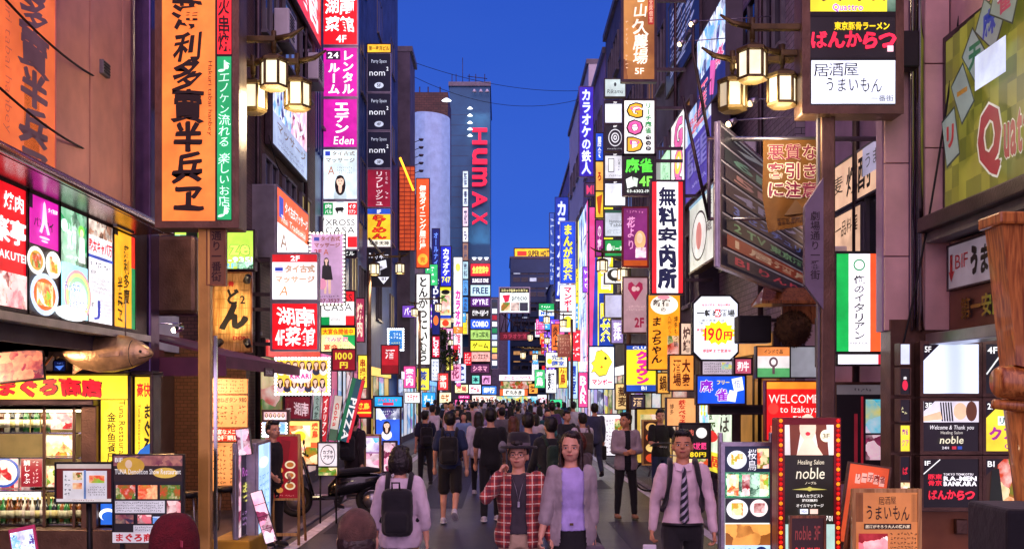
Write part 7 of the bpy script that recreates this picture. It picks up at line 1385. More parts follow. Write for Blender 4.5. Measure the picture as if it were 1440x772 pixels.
sign('narrow blue and white sign strip between the karaoke banner and the sky', 773, 300, 779, 400, 70, '3858b8', [SC(.1, .05, .9, .95, 'd0e0ff', 10)], em=.8)
sign('red letters on the mauve wall beneath the violet neon', 823, 258, 837, 276, 45, '4a3058', [T('MI', .1, .1, .9, .9, 'e04070', 'h', .03)], em=.9)
# dim lower right shop fronts
sign('orange lit noren with red vertical dumpling characters', 938, 560, 978, 598, 18, 'f0a868', [T('鉄なべ餃子', .4, .05, .66, .95, 'b81c18', 'v', .05, .5), T('博多', .08, .2, .25, .6, '583018', 'v', .01)], em=1.05, fw=.02)
sign('black meat restaurant sign with a white seal and a yellow 980 price', 959, 597, 997, 654, 15.8, '14100f', [T('焼肉', .06, .1, .44, .28, 'c86050', 'h', .02), CI(.72, .2, .2, .13, 'e8e4e0'), T('食べ放題', .1, .42, .9, .62, 'f04080', 'h', .04), T('980円', .12, .66, .9, .8, 'f0d028', 'h', .04), PH('food', .05, .84, .95, 1)], em=1.1, frame='black', fw=.03)
wsign('green and yellow splashed poster wall with bold brush writing behind the meat sign', 3.95, 984, 1030, .6, 2.05, 'd8e8d0', [PH('party', 0, 0, .3, .5, 1.0, 4), T('何は', .62, .04, .95, .5, '202020', 'v', .05, .8), T('改訂で', .32, .04, .55, .5, '305018', 'v', .03), PO(disc(.35, .55, .25, .08), 'd82828'), RC(0, .75, 1, 1, 'e8d838'), T('鍋1', .1, .78, .9, .97, 'c83018', 'h', .04), T('!!', .04, .05, .25, .3, 'e0e040', 'h', .06)], em=1.0)
sign('yellow lit wall panels of a shop behind the man with the menu', 896, 575, 940, 650, 26, 'd8b048', [PH('food', .1, .1, .6, .8, .9, 2), RC(.65, 0, .72, 1, '503818')], em=.8)
sign('bright white menu wall with rows of small print behind the man in the suit', 838, 583, 880, 640, 31, 'e8e4ec', [SC(.05, .1, .6, .95, '604048', 9), PH('food', .62, .1, .95, .5), PH('food', .62, .55, .95, .95)], em=1.05)
t, w, h = sign('upright board of round dish pictures beside the man holding a menu', 905, 592, 927, 652, 21.5, '38180c', [CI(.5, .14 + i * .24, .36, .1, ['e8b060', 'd06030', 'f0c878', 'c84020'][i]) for i in range(4)], em=.95, frame='lightwood', fw=.03)
wsign('glass door with poster and red lit strips deep in the passage on the right', 4.7, 1198, 1225, .3, 2.1, '301c28', [RC(.1, .1, .3, .9, '901828'), PH('party', .4, .15, .9, .6, .7, 5), SC(.4, .65, .9, .9, 'b0a0b0', 5)], em=.7, name='glass_door', cat='door')
sign('dark glass entrance with grey fascia beneath the Italian sign', 1176, 541, 1258, 676, 12.9, '120c12', [RC(0, 0, 1, .1, '8a8088', .3), SC(.3, .03, .6, .08, '201820', 1), RC(.42, .12, .46, 1, 'a82030', .5), PH('party', .5, .15, .82, .5, .55, 4), PH('pink', .5, .52, .82, .78, .5, 4), RC(.88, .1, .92, 1, '503820', .4), RC(.3, .3, .36, .9, '8c2030', .5)], em=.6, frame='brown', name='shop_entrance', cat='entrance')
# standing signs, right
t, w, h = sign('framed upright food menu stand with four rows of dish pictures, marked 4F', 1019, 627, 1082, 800, 9.6, 'dce8e8', [
    RC(0, 0, 1, .21, '182038'), CI(.27, .11, .22, .075, 'd8e0e8'), PH('salad', .14, .06, .4, .15, None, 14), T('桜鳥', .5, .02, .72, .2, 'f0f0f8', 'v', .0), PH('food', .72, .02, .98, .18, None, 12), RC(0, .21, 1, .42, '107048'), PH('green', .02, .22, .98, .41, 1.0, 16), PH('salad', .05, .23, .3, .4, None, 16), PH('meat', .38, .23, .55, .4, None, 14), PH('salad', .78, .23, .96, .4, None, 16),
    RC(0, .42, 1, .62, '202028'), CI(.27, .51, .24, .08, 'e8ecf0'), PH('salad', .14, .46, .4, .56, None, 14), CI(.75, .50, .2, .07, 'f0e0e0'), PH('meat', .64, .46, .88, .54, None, 14), PH('wood', 0, .63, 1, .80, 1.2, 6), RC(0, .8, 1, 1, 'b8d8f0'), SC(.05, .82, .6, .95, '203050', 3), CI(.8, .86, .14, .05, '182860'), T('4F', .7, .83, .9, .89, 'ffffff', 'h', .03)], em=1.1, frame='steel', fw=.035, name='standing_sign', cat='standing sign', th=.12)
b = B(); zz = -(P(0, 800, 9.6).z - .02)
for x in (-.03, w + .03): b.bbox(x - .02, x + .02, .02, .08, zz, h + .12, M['steel'], .008)
b.bx(-.12, w + .12, -.12, .24, zz, zz + .05, M['steel']); b.obj('stand', t)
t, w, h = sign('tall black and white healing salon standing sign edged with red and gold bulbs, marked 3F', 1103, 597, 1172, 790, 9.2, '1c1a14', [
    RC(0, 0, 1, .22, 'e8dcd8'), PO([(.1, 0), (.35, 0), (.25, .22), (.12, .22)], '6a3020'), PO([(.6, 0), (.85, 0), (.9, .22), (.7, .22)], '6a3020'), PO(disc(.47, .02, .17, .10), 'f0c8b0'), PO([(.4, .1), (.56, .1), (.78, .22), (.24, .22)], 'f4d0b8'), PO(disc(.47, .065, .05, .014), 'c82838'), CI(.84, .08, .12, .045, 'f0e8c8'), T('3F', .76, .06, .92, .10, '584020', 'h', .01),
    T('Healing Salon', .26, .25, .80, .29, 'e8dcc0', 'h', .0, slant=.2), T('noble', .22, .30, .82, .40, 'f4ecd0', 'h', .0, slant=.2), T('ノーブル', .4, .41, .64, .435, 'e8dcc0'), PO([(.14, .47), (.5, .455), (.86, .47), (.5, .475)], 'c8c060'), PO(disc(.5, .465, .05, .016), 'c8c060'), T('日本人セラピスト', .22, .50, .78, .53, 'f4f0e8', 'h', .02), T('施術無料', .34, .535, .66, .56, 'f4f0e8', 'h', .02), T('オイルマッサージ', .22, .57, .78, .60, 'f4f0e8', 'h', .02), RC(.3, .61, .46, .645, 'e8ecff'), T('VISA', .32, .617, .44, .638, '2038a0'), RC(.5, .61, .66, .645, 'f0c8b8'), T('24H 03-6273-8701', .06, .655, .96, .70, 'f4f0e8', 'h', .01), RC(0, .72, 1, 1, 'a8c8c0'), PO([(.2, .72), (.6, .78), (.5, .84), (.1, .8)], 'd8a080'), PO([(.5, .72), (.8, .8), (.7, .84), (.4, .8)], 'c89070')],
    em=1.1, frame='red', fw=.06, name='standing_sign', cat='standing sign', th=.2)
bulbs(t, w, h, 1, 30, ['d81810', 'ff9018', 'b01008'], .017, -.035, 1.3)
b = B(); b.bbox(-.06, w + .06, 0, .2, -(P(0, 790, 9.2).z - .02), -.06, M['metal'], .02); b.obj('stand', t)
t, w, h = sign('small brown framed chalk board reading noble 3F leaning before the salon sign', 1113, 728, 1158, 800, 8.7, '30181a', [T('noble 3F', .1, .12, .9, .45, '8c3838', 'h', .01, slant=.1), T('24h営業', .1, .55, .9, .8, 'e03838', 'h', .03)], em=.7, frame='wood', fw=.02, name='chalk_board', cat='board', th=.03)
b = B()
for x in (.04, w - .04): b.tube([(x, .03, 0), (x, .1, -(P(0, 800, 8.7).z - .02))], .015, M['wood'], 6)
b.obj('leg', t)
t, w, h = sign('tilted orange standing board with white mahjong tiles and a pink letter', 1180, 650, 1236, 760, 9.7, 'd85028', [*[PO([(.18 + i * .15, .08 + .02 * abs(i - 2)), (.31 + i * .15, .08 + .02 * abs(i - 2)), (.31 + i * .15, .2 + .02 * abs(i - 2)), (.18 + i * .15, .2 + .02 * abs(i - 2))], 'e8a898') for i in range(5)], T('リーチ麻雀', .18, .09, .93, .21, '802018', 'h', .02), T('Qu', .3, .6, .9, .85, 'c01848', 'h', .05, edge='f0b0a0'), CI(.55, .4, .1, .06, 'c04820')], em=.85, frame='brown', fw=.015, tilt=rd(8), th=.04, name='standing_board', cat='board')
b = B()
for x in (.05, w - .05): b.bx(x - .02, x + .02, .04, .08, -.85, .05, M['brown'])
b.obj('leg', t)
t, w, h = sign('brown wood A frame board with pub menu, brush title and red food picture', 1203, 692, 1290, 806, 8.4, 'c87844', [RC(0, 0, .12, .36, '8a4c28'), *[RC(.015 + i * .02, .02, .022 + i * .02, .36, '502c18') for i in range(5)], *[RC(.9 + i * .02, .02, .907 + i * .02, .36, '502c18') for i in range(5)], T('居酒屋', .36, .04, .64, .15, '281410', 'h', .0, .8, em=0), T('うまいもん', .14, .13, .86, .36, '281410', 'h', .01, 1, em=0), RC(.12, .38, .88, .45, '301810'), T('居酒がそろう大人の隠れ家', .14, .39, .86, .44, 'f0d8b8', 'h', .02), PH('meat', .03, .5, .5, .88, 1.0, 6), SC(.54, .48, .96, .98, '4a2814', 9, 0)], em=.75, frame='lightwood', fw=.03, name='a_frame_board', cat='A-board', th=.04)
b = B(); q = -(P(0, 806, 8.4).z - .02)
for x in (0, w): b.tube([(x, .03, h), (x, .02, q)], .02, M['lightwood'], 6); b.tube([(x, .05, h), (x, .55, q)], .02, M['wood'], 6)
b.obj('leg', t); b = B(); b.add([(-.01, .06, h), (w, .06, h), (w, .5, q + .15), (-.01, .5, q + .15)], [(0, 1, 2, 3)], M['wood']); b.obj('rear_panel', t)
# big wooden mallet like decoration, cut by the right edge
wd_ = thing('wooden_sculpture', 'huge varnished wooden post with a round hollow leaning at the right edge of the photo', 'wooden post', P(1470, 540, 8.6))
wm = wood_grain('orange_varnished_wood', 'd88a40', '8a4414'); b = B()
b.rings([[(-.42, -.15, 1.28), (.3, -.15, 1.42), (.3, .15, 1.42), (-.42, .15, 1.28)], [(-.30, -.15, .15), (.3, -.15, .0), (.3, .15, .0), (-.30, .15, .15)]], wm, smooth=False); b.obj('post', wd_)
b = B(); b.bbox(-.46, .3, -.2, .2, 1.26, 1.36, wm, .02); b.obj('cap', wd_); b = B(); b.ball((0, -.13, .7), (.14, .06, .3), M['black'], 14, 8); b.obj('hollow', wd_)
b = B(); b.tube([(-.43, -.05, .02), (-.40, -.05, .02), (.3, -.1, -.04)], [.10, .13, .17], wm, 14); b.tube([(-.44, -.04, -.16), (-.1, -.04, -.18), (.3, -.04, -.18)], [.04, .06, .08], wm, 10); b.obj('log', wd_)
b = B(); b.tube([(-.05, .1, 0), (.12, .12, -(wd_.location.z - .02))], [.24, .16], wm, 12); b.obj('leg', wd_)
tb = thing('display_table', 'black cloth covered table with folded magazines at the lower right corner', 'table', (P(1445, 0, 8.2).x, 8.2, .02))
b = B(); b.bbox(-.25, .5, -.2, .5, 0, P(0, 712, 8.2).z - .02, cloth('0e0c12'), .03); b.obj('table_cloth', tb)
mg = thing('magazine_rack', 'wire rack of folded magazines behind the black covered table', 'rack', (P(1415, 0, 9.0).x, 9.0, .02))
b = B()
for x in (-.18, .22):
    for y in (-.1, .15): b.tube([(x, y, 0), (x, y, 1.0)], .012, M['steel'], 5)
for z in (.5, .8, 1.0): b.tube([(-.18, -.1, z), (.22, -.1, z)], .01, M['steel'], 5)
b.obj('rack_frame', mg)
for i in range(4): b = B(); b.bbox(-.16, .2, -.08, .12, .82 + i * .03, .84 + i * .03, photo('party', .25, 6), .004); o = b.obj('magazine', mg); o.rotation_euler = (0, 0, .15 * i)
# street lamps
lamp('lit three lantern street lamp on the left behind the orange banner', 385, 100, 11.5, [(0, 0, -.16), (.17, .45, -.26), (-.27, .2, -.36, .8)], P(335, 0, 11.5).x, .95, pole=False)
lamp('lit three lantern street lamp at upper right in front of the grey building', 1058, 88, 11.2, [(0, 0, -.16), (.34, .1, -.40), (-.1, .5, -.34, .4)], P(1130, 0, 11.2).x, 1.0, pole=False)
lamp('bracket street lamp with two lit lanterns on the left above the scooter', 527, 385, 31, [(-.02, 0, 0), (.0, 6, -.0), (-.9, 0, .0)][:1] + [(.35, 4, .5)], P(519, 0, 31).x, 1.0, light=160)
lamp('double lantern lamp in front of the white pork cutlet sign', 598, 440, 45, [(-.45, 0, -.1), (.55, 0, .1)], P(590, 0, 45).x, .95, light=220)
lamp('double lantern lamp right of centre above the cafe sign', 868, 375, 27, [(-.38, 0, -.1), (.14, 0, -.32)], P(884, 0, 27).x, .9, light=140)
lamp('slim curved double lantern lamp before the manga cafe sign', 789, 452, 46, [(-.62, 0, -.05), (.1, 0, -.2)], P(804, 0, 46).x, .9, light=220)
lamp('far cluster of four lit lanterns over the street end, right', 757, 480, 66, [(-.5, 0, .1), (.55, 0, -.1), (-.95, 0, -1.0), (-.2, 0, -1.1)], P(770, 0, 66).x, 1.1, light=300)
lamp('far pair of lit lanterns over the left pavement before the striped column', 625, 468, 62, [(-.3, 0, .3), (.4, 0, .6), (.35, 0, -.7)], P(633, 0, 62).x, 1.0, light=False)
# ------------------------------------------------------------ left pavement objects
t, w, h = sign('blue white lit standing sign in a grey case beside the dark haired tout', 362, 626, 379, 760, 12.2, 'a8d0f8', [CI(.5, .2, .35, .06, 'f0f4ff'), SC(.1, .32, .9, .9, '3060a8', 7)], d1=13.2, em=1.2, frame='steel', fw=.03, th=.28, name='standing_sign', cat='standing sign')
t, w, h = sign('tall narrow board plastered with pink photo cards before the grey cased sign', 334, 640, 357, 756, 11.8, '14101c', [PH('pink', 0, 0, .18, 1, .9, 9), PH('pink', .82, 0, 1, 1, .9, 9), T('おっ', .25, .35, .75, .6, 'e8e070', 'v', .04, .6), SC(.25, .7, .75, .9, 'c090d0', 3), T('Rose', .22, .15, .8, .28, 'c060c0', 'h', .02)], d1=12.5, em=.75, frame='steel', fw=.02, name='photo_board', cat='photo board', th=.05)
b = B(); b.bbox(-.05, w + .05, -.15, .3, -(P(0, 756, 11.8).z - .02), -.02, surf('yellow_plastic_base', 'b88a18', .5), .02); b.obj('weight_base', t)
sign('rack of folded photo leaflets on top of the pink card board', 336, 604, 354, 640, 11.7, 'd8c8e0', [PH('pink', 0, 0, 1, 1, .8, 12), PO([(.3, 0), (.5, 0), (.4, 1), (.25, 1)], 'f0f0ff')], em=.7, fw=.006, th=.06, tilt=rd(-7), name='leaflet_rack', cat='leaflet rack')
sign('string of pink photo cards hanging slanted below the lit edge on sign', 374, 690, 390, 764, 11.6, 'c87888', [PH('pink', 0, 0, 1, 1, .9, 8)] + [RC(0, .24 * i, 1, .24 * i + .012, '301820') for i in range(1, 4)], em=.8, fw=.006, th=.02, tilt=rd(-17), name='photo_strip', cat='photo strip')
t, w, h = sign('dark red menu A frame with three round dish pictures in a pale wood frame', 385, 613, 419, 700, 14.2, '8c101c', [PO([(.3, .05), (.7, .08), (.6, .4), (.5, .45), (.35, .3)], '701018'), *[q for i in range(3) for q in (CI(.68, .46 + i * .17, .22, .065, 'e8d8b0'), CI(.68, .46 + i * .17, .15, .04, 'b86828'))], *[q for i in range(3) for q in (CI(.26, .55 + i * .16, .14, .045, 'c88840'),)], SC(.1, .94, .9, .98, 'd88080', 1)], em=.75, frame='lightwood', fw=.03, name='a_frame_board', cat='A-board', th=.04)
b = B(); q = -(P(0, 700, 14.2).z - .02)
for x in (-.01, w + .01): b.tube([(x, .02, h), (x, .0, q)], .02, M['lightwood'], 6); b.tube([(x, .04, h), (x, .5, q)], .02, M['lightwood'], 6)
b.bx(0, w, .0, .03, q + .12, q + .16, M['lightwood']); b.obj('leg', t)
sign('lit food picture board with a fried egg dish beyond the red menu frame', 407, 592, 449, 652, 17.5, 'f0d070', [PH('salad', 0, .1, .7, .6, None, 3), CI(.35, .35, .2, .12, 'f8d030'), PH('food', 0, .6, 1, 1, None, 5), T('燻鳥', .74, .03, .97, .4, 'e04020', 'v', .05), RC(.72, .5, .98, .62, 'e86030')], em=1.15, fw=.03, name='standing_sign', cat='standing sign')
t, w, h = sign('white board with a round dark stamp and katakana behind the scooter', 448, 623, 474, 655, 16.6, 'e4dce4', [CI(.5, .5, .4, .44, '301c28'), CI(.5, .5, .36, .40, 'e4dce4'), T('カブキ|プラザ', .22, .28, .8, .72, '301c28', 'h', .04)], em=.85, frame='black', fw=.02, name='standing_sign', cat='standing sign')
b = B(); b.tube([(.02, .05, 0), (.02, .05, -(P(0, 655, 16.6).z - .02))], .015, M['black'], 5); b.tube([(w - .02, .05, 0), (w - .02, .05, -(P(0, 655, 16.6).z - .02))], .015, M['black'], 5); b.obj('leg', t)
sign('orange menu strip under the round stamp board', 448, 657, 474, 668, 16.6, 'e88030', [PH('food', 0, 0, 1, 1, 1, 5)], em=.9, fw=.01)
def flag(lb, x0, y0, x1, y1, d, c, its, lean):
    t, w, h = sign(lb, x0, y0, x1, y1, d, c, its, em=.8, fw=.004, th=.02, tilt=rd(lean), name='banner_flag', cat='flag')
    b = B(); b.tube([(-.03, .0, h + .1), (-.03, 0, -.6)], .012, M['white'], 6); b.obj('pole', t)
flag('leaning pizza banner with big white letters and a green red stripe', 474, 528, 492, 618, 18.5, '1c4858', [RC(0, 0, .3, 1, '186848'), RC(.75, 0, 1, 1, 'd02838'), T('PIZZA', .25, .3, .8, .98, 'f4f0f0', 'r', .04)], 14)
flag('pale leaning banner with red script left of the pizza banner', 462, 555, 473, 618, 18.2, 'c8c0b8', [T('Goka', .2, .15, .8, .7, 'c03838', 'r', .02), RC(0, .75, 1, 1, '48604c')], 8)
flag('narrow red banner flag with white vertical katakana', 450, 556, 459, 620, 18.4, 'b82030', [T('イタリアン', .15, .05, .85, .9, 'f8e8e8', 'v', .04)], 4)
flag('grey green banner flag with dark vertical characters', 439, 556, 448, 600, 18.6, '8ca098', [T('食べ放題', .15, .05, .85, .95, '203028', 'v', .03)], 4)
sign('dark red sign with faint white Hunan characters at street level', 401, 558, 436, 588, 19.5, '701828', [T('湖南', .35, .2, .95, .9, 'e8c8d0', 'h', .02, .6), T('1F', .05, .5, .25, .8, 'e8c8d0')], em=.8)
t, w, h = sign('blue bulb edged sign low under the women poster', 371, 592, 402, 612, 16.5, 'f0e060', [PH('cool', 0, 0, 1, 1, 1, 5), SC(.1, .2, .9, .8, 'f8f060', 2)], em=1.1); bulbs(t, w, h, 10, 5, ['e8f0ff'], .02, -.01, 3)
sign('pinkish strip of five small portraits under the women poster', 371, 579, 403, 590, 16.4, 'e8c0c8', [q for i in range(5) for q in face_items(.12 + i * .19, .32, .05, 2.6)], em=.9)
sign('tall blue lit poster of a dark haired young woman in white', 529, 574, 562, 625, 24.5, '3060d8', [PH('cool', 0, 0, 1, .3, 1, 3), SC(.1, .05, .8, .2, 'f0f4ff', 2)] + face_items(.45, .46, .13, .62, top='f4f0ff') + [PO(disc(.2, .3, .06, .03), 'e8f4ff'), PO(disc(.78, .28, .07, .03), 'e8f4ff')], em=1.15)
sign('bright blue header board above the young woman poster', 527, 558, 565, 571, 24.5, '20a0e0', [SC(.1, .1, .9, .6, 'e03050', 1), RC(.3, .6, .7, .9, 'd02848'), SC(.1, .7, .3, .9, 'ffffff', 1)], em=1.1)
sign('red boxed lantern sign with orange characters between the pizza banner and blue poster', 500, 562, 522, 586, 23, 'c81c18', [T('焼鳥', .1, .15, .9, .6, 'f8c840', 'h', .05), RC(0, .7, 1, .8, 'f8c840')], em=1.15)
t, w, h = sign('pink and purple picture board in a pale frame on the pavement near the scooter rider', 515, 613, 533, 662, 19, 'a878a8', [PH('party', 0, .05, 1, .45, .8, 5), PH('pink', 0, .5, 1, .95, .8, 6)], em=.9, frame='lightwood', name='standing_sign', cat='standing sign')
b = B()
for x in (0, w): b.tube([(x, .04, 0), (x, .04, -(P(0, 662, 19).z - .02))], .015, M['lightwood'], 5)
b.obj('leg', t)
sign('small pink photo stand low behind the backpack woman', 540, 622, 556, 662, 20.5, 'c06890', [PH('pink', 0, 0, 1, 1, .9, 6)], em=.85)
sign('green lit sign with outlined letters and neon at the foot of the pizza banner', 437, 512, 455, 552, 22, '28a058', [T('肉', .1, .1, .9, .5, 'f8f060', 'h', .05), RC(0, .6, 1, 1, 'd82848')], em=1.1)
t, w, h = sign('round cornered blue white star sign edged with bulbs above the street on the left', 546, 463, 567, 492, 34, '2870b8', [SC(.15, .15, .85, .5, 'e8f4ff', 2), SC(.2, .6, .8, .85, 'f0f060', 2)], em=1.1); bulbs(t, w, h, 7, 8, ['f0f8ff'], .035, .0, 3)
sign('red shop canopy sign with white star under the bulb edged star sign', 537, 486, 560, 525, 33, 'b81c28', [T('酒', .2, .1, .8, .5, 'f8f0f0', 'h', .05), RC(0, .7, 1, 1, '801018')], em=1.0)
sign('deep red lit menu cabinet under the number thousand sign', 468, 492, 499, 520, 26, '901828', [T('1000', .1, .1, .9, .5, 'f8e040', 'h', .04), T('円', .3, .55, .7, .95, 'f8e040', 'h', .04)], em=1.0)
for i, (x0, y0, x1, y1, d, c, s_, tc_, lb) in enumerate((
    (566, 430, 584, 446, 50, '6840a8', 'バー', 'f0e0ff', 'small violet lit bar sign on the mauve building'), (568, 515, 584, 545, 46, 'e84890', '案内', 'ffffff', 'pink lit guide sign low on the mauve building'),
    (587, 518, 603, 548, 48, 'f0e048', '薬', '2040a0', 'yellow lit pharmacy sign below the pork cutlet sign'), (570, 552, 590, 566, 42, 'f4f4f4', 'カラオケ', 'd82848', 'white lit karaoke sign low over the crowd on the left'),
    (594, 552, 612, 572, 52, '2898e8', 'ゲーム', 'ffffff', 'sky blue lit game sign low over the crowd'), (616, 525, 630, 548, 58, 'e83838', '寿司', 'fff0e0', 'red lit sushi sign left of the crossing'),
    (633, 512, 648, 535, 74, 'f0a0c0', '花', '802050', 'pale pink lit flower sign before the tower'), (618, 552, 634, 566, 60, 'f8f0c0', '牛丼', 'a04010', 'cream lit beef bowl sign left of the crossing'),
    (521, 415, 534, 470, 44, '7058b0', '貸室', 'e0d8ff', 'violet vertical sign under the down arrow sign'), (500, 420, 512, 480, 30, 'a03050', '焼肉', 'ffd8c0', 'dull red vertical barbecue sign beside the lower casa sign'),
    (504, 500, 516, 545, 31, 'e8d040', '串揚げ', '902010', 'yellow vertical skewers sign over the pizza banner'), (640, 512, 655, 538, 95, 'd8e0ff', 'PC', '203080', 'pale lit sign with PC letters before the tower'),
    (752, 520, 766, 545, 84, '40c070', '薬局', 'ffffff', 'green lit pharmacy sign near the far crossing on the right'), (768, 520, 782, 552, 60, 'f4f4ff', '麺', '202020', 'white lit noodle sign near the far crossing on the right'),
    (786, 505, 797, 545, 55, 'f0d040', '焼鳥', 'a02010', 'yellow vertical grill sign under the brown hanging banner'), (800, 508, 812, 560, 46, 'b8d8ff', '個室', '2040a0', 'pale blue vertical sign under the chick strip'),
    (814, 524, 826, 572, 43, 'e84890', 'BAR', 'ffffff', 'pink vertical bar sign at the foot of the picture strip'), (756, 555, 772, 570, 90, 'f0f0ff', 'カフェ', 'c03050', 'white lit cafe sign low at the far crossing'),
    (774, 562, 790, 582, 60, '40e090', '空', '105030', 'green lit sign low beside the curved lamp'), (926, 470, 940, 486, 24, 'd83028', '酒場', 'fff0d0', 'small red lit tavern sign under the orange pub sign'),
    (925, 525, 940, 552, 23, 'e8a040', '鍋', '401808', 'amber lit hot pot sign above the man holding a menu'), (958, 455, 973, 500, 21, 'd8b8a0', '炉端', '402020', 'beige sign partly behind the octagonal sign'),
    (942, 500, 975, 548, 20, 'e8903c', '大衆|酒場', '481408', 'orange lit tavern panel left of the octagonal sign'), (925, 430, 934, 445, 25, 'f0c0d0', '美', '802040', 'tiny pink sign beside the orange pub sign'),
    (1034, 505, 1056, 525, 17.3, 'b85068', '和牛', 'ffe8e8', 'dull pink meat sign right of the fine print notice'), (860, 450, 876, 482, 28, '8070a8', '整体', 'f0e8ff', 'lilac sign below the white column cells'),
    (866, 540, 884, 575, 30, 'e0b878', '蕎麦', '402010', 'tan lit soba sign below the club sign'), (888, 556, 906, 574, 26, '302838', '酒', 'e8c090', 'dark sign with a cream character below the club sign'))):
    sign(lb, x0, y0, x1, y1, d, c, [T(s_, .12, .1, .88, .9, tc_, 'v' if (y1 - y0) > (x1 - x0) * 1.25 else 'h', .04)], em=1.15, fw=.03)
# far tiny signs: unreadable lights down both sides
fr = random.Random(21); used = set()
cols = [('red', 'e02030'), ('yellow', 'f0d830'), ('white', 'f0f2ff'), ('sky blue', '48a8f0'), ('pink', 'f060a8'), ('green', '38c070'), ('orange', 'f08830'), ('violet', '8850e0')]
for i in range(46):
    side = -1 if i % 2 else 1; d = 52 + i * 1.7 + fr.uniform(0, 1.2); x = side * (4.2 + fr.uniform(0, .5)) if side > 0 else -4.6 + fr.uniform(-.2, .5)
    if side < 0 and d < 66: x = -4.1
    z = fr.uniform(2.9, 9.5); hh = fr.uniform(.5, 2.0); ww = fr.uniform(.45, .9); cn, cc = fr.choice(cols)
    px0 = VX + (x - (ww if side > 0 else 0)) * F / d; px1 = px0 + ww * F / d; py1 = HZ - (z - 2) * F / d; py0 = py1 - hh * F / d
    hgt = 'high' if z > 7 else ('low' if z < 4.5 else 'mid height'); k = (cn, side, hgt)
    lb = f'{"tall" if hh > 1.2 else "short"} {"wide" if ww > .68 else "slim"} {cn} lit sign, {hgt}, {"farther" if d < 80 else "far off"} on the {"left" if side < 0 else "right"}'
    if lb in used: continue
    used.add(lb); sign(lb, px0, py0, px1, py1, d, cc, [SC(.12, .08, .88, .92, 'ffffff' if cn not in ('white', 'yellow') else '303050', max(2, int(hh * 3)))], em=1.15, fw=.03, group='distant lit signs along the street')
# ------------------------------------------------------------ shop fronts at street level, both sides (lit glass, posts, awnings)
def shop(label, side, x, y0, y1, c, kinds, z1=2.7, em=.9):
    t = thing('lit_shop', label, 'shop', (x, y0, .02)); n = -side; L = y1 - y0
    b = B(); b.bx(0, n * .12, 0, L, z1, z1 + .35, M['metal']); b.bx(0, n * .10, 0, L, 0, .25, M['dark']); b.obj('frame', t)
    k = max(2, int(L / 1.6))
    for i in range(k):
        a, e_ = L * i / k + .06, L * (i + 1) / k - .06
        b = B(); b.bx(0, n * .05, a, e_, .25, z1, photo(kinds[i % len(kinds)], em * .65, 2.0, i % 4, .3) if i % 3 != 1 else lit(c, em * .6)); b.obj('window', t)
        b = B(); b.bx(0, n * .065, e_, e_ + .12, .25, z1, M['metal']); b.obj('post', t)
    b = B(); b.bx(n * .11, n * .16, .1, L - .1, z1 + .02, z1 + .32, lit(c, em * 1.2)); b.obj('fascia_light', t)
    return t
shop('red and white lit shop front under the brown tiled building', -1, -4.44, 19.5, 25.3, 'e04040', ['food', 'party', 'meat'], em=.8)
shop('pink lit shop front under the navy ribbed building', -1, -4.54, 26, 34, 'e860a0', ['pink', 'party', 'cool'])
shop('yellow lit shop front under the party space signs', -1, -4.7, 35, 44, 'f0c850', ['food', 'party'])
shop('white lit shop front under the black slab building', -1, -4.34, 45, 52, 'f0f0ff', ['cool', 'party'], em=1)
shop('orange lit shop front under the mauve building', -1, -4.68, 53, 66, 'f09040', ['food', 'party', 'cool'], em=1)
shop('bright blue lit shop front under the brick building on the left', -1, -4.95, 67, 82, '70b0ff', ['cool', 'party'], em=1)
shop('white lit shop front under the curved billboard', -1, -5.5, 83, 98, 'f4f0ff', ['party', 'cool'], em=1)
shop('amber lit shop front on the right under the dark purple building', 1, 4.58, 17.5, 22.4, 'e8a050', ['wood', 'food'], em=.6)
shop('warm lit shop front on the right under the black glass building', 1, 4.18, 24, 31, 'f0b860', ['food', 'wood', 'party'], em=.8)
shop('white lit shop front on the right under the stacked floor signs', 1, 4.28, 32, 44, 'f4f0e8', ['party', 'food'], em=1)
shop('lilac lit shop front on the right under the violet neon', 1, 4.28, 45, 56, 'c0b0ff', ['cool', 'pink'], em=1)
shop('white and green lit shop front far on the right', 1, 4.55, 57, 72, 'e0ffe8', ['cool', 'green'], em=1)
shop('pale lit shop front before the last crossing on the right', 1, 5.1, 73, 100, 'e8ecff', ['cool', 'party'], em=1)
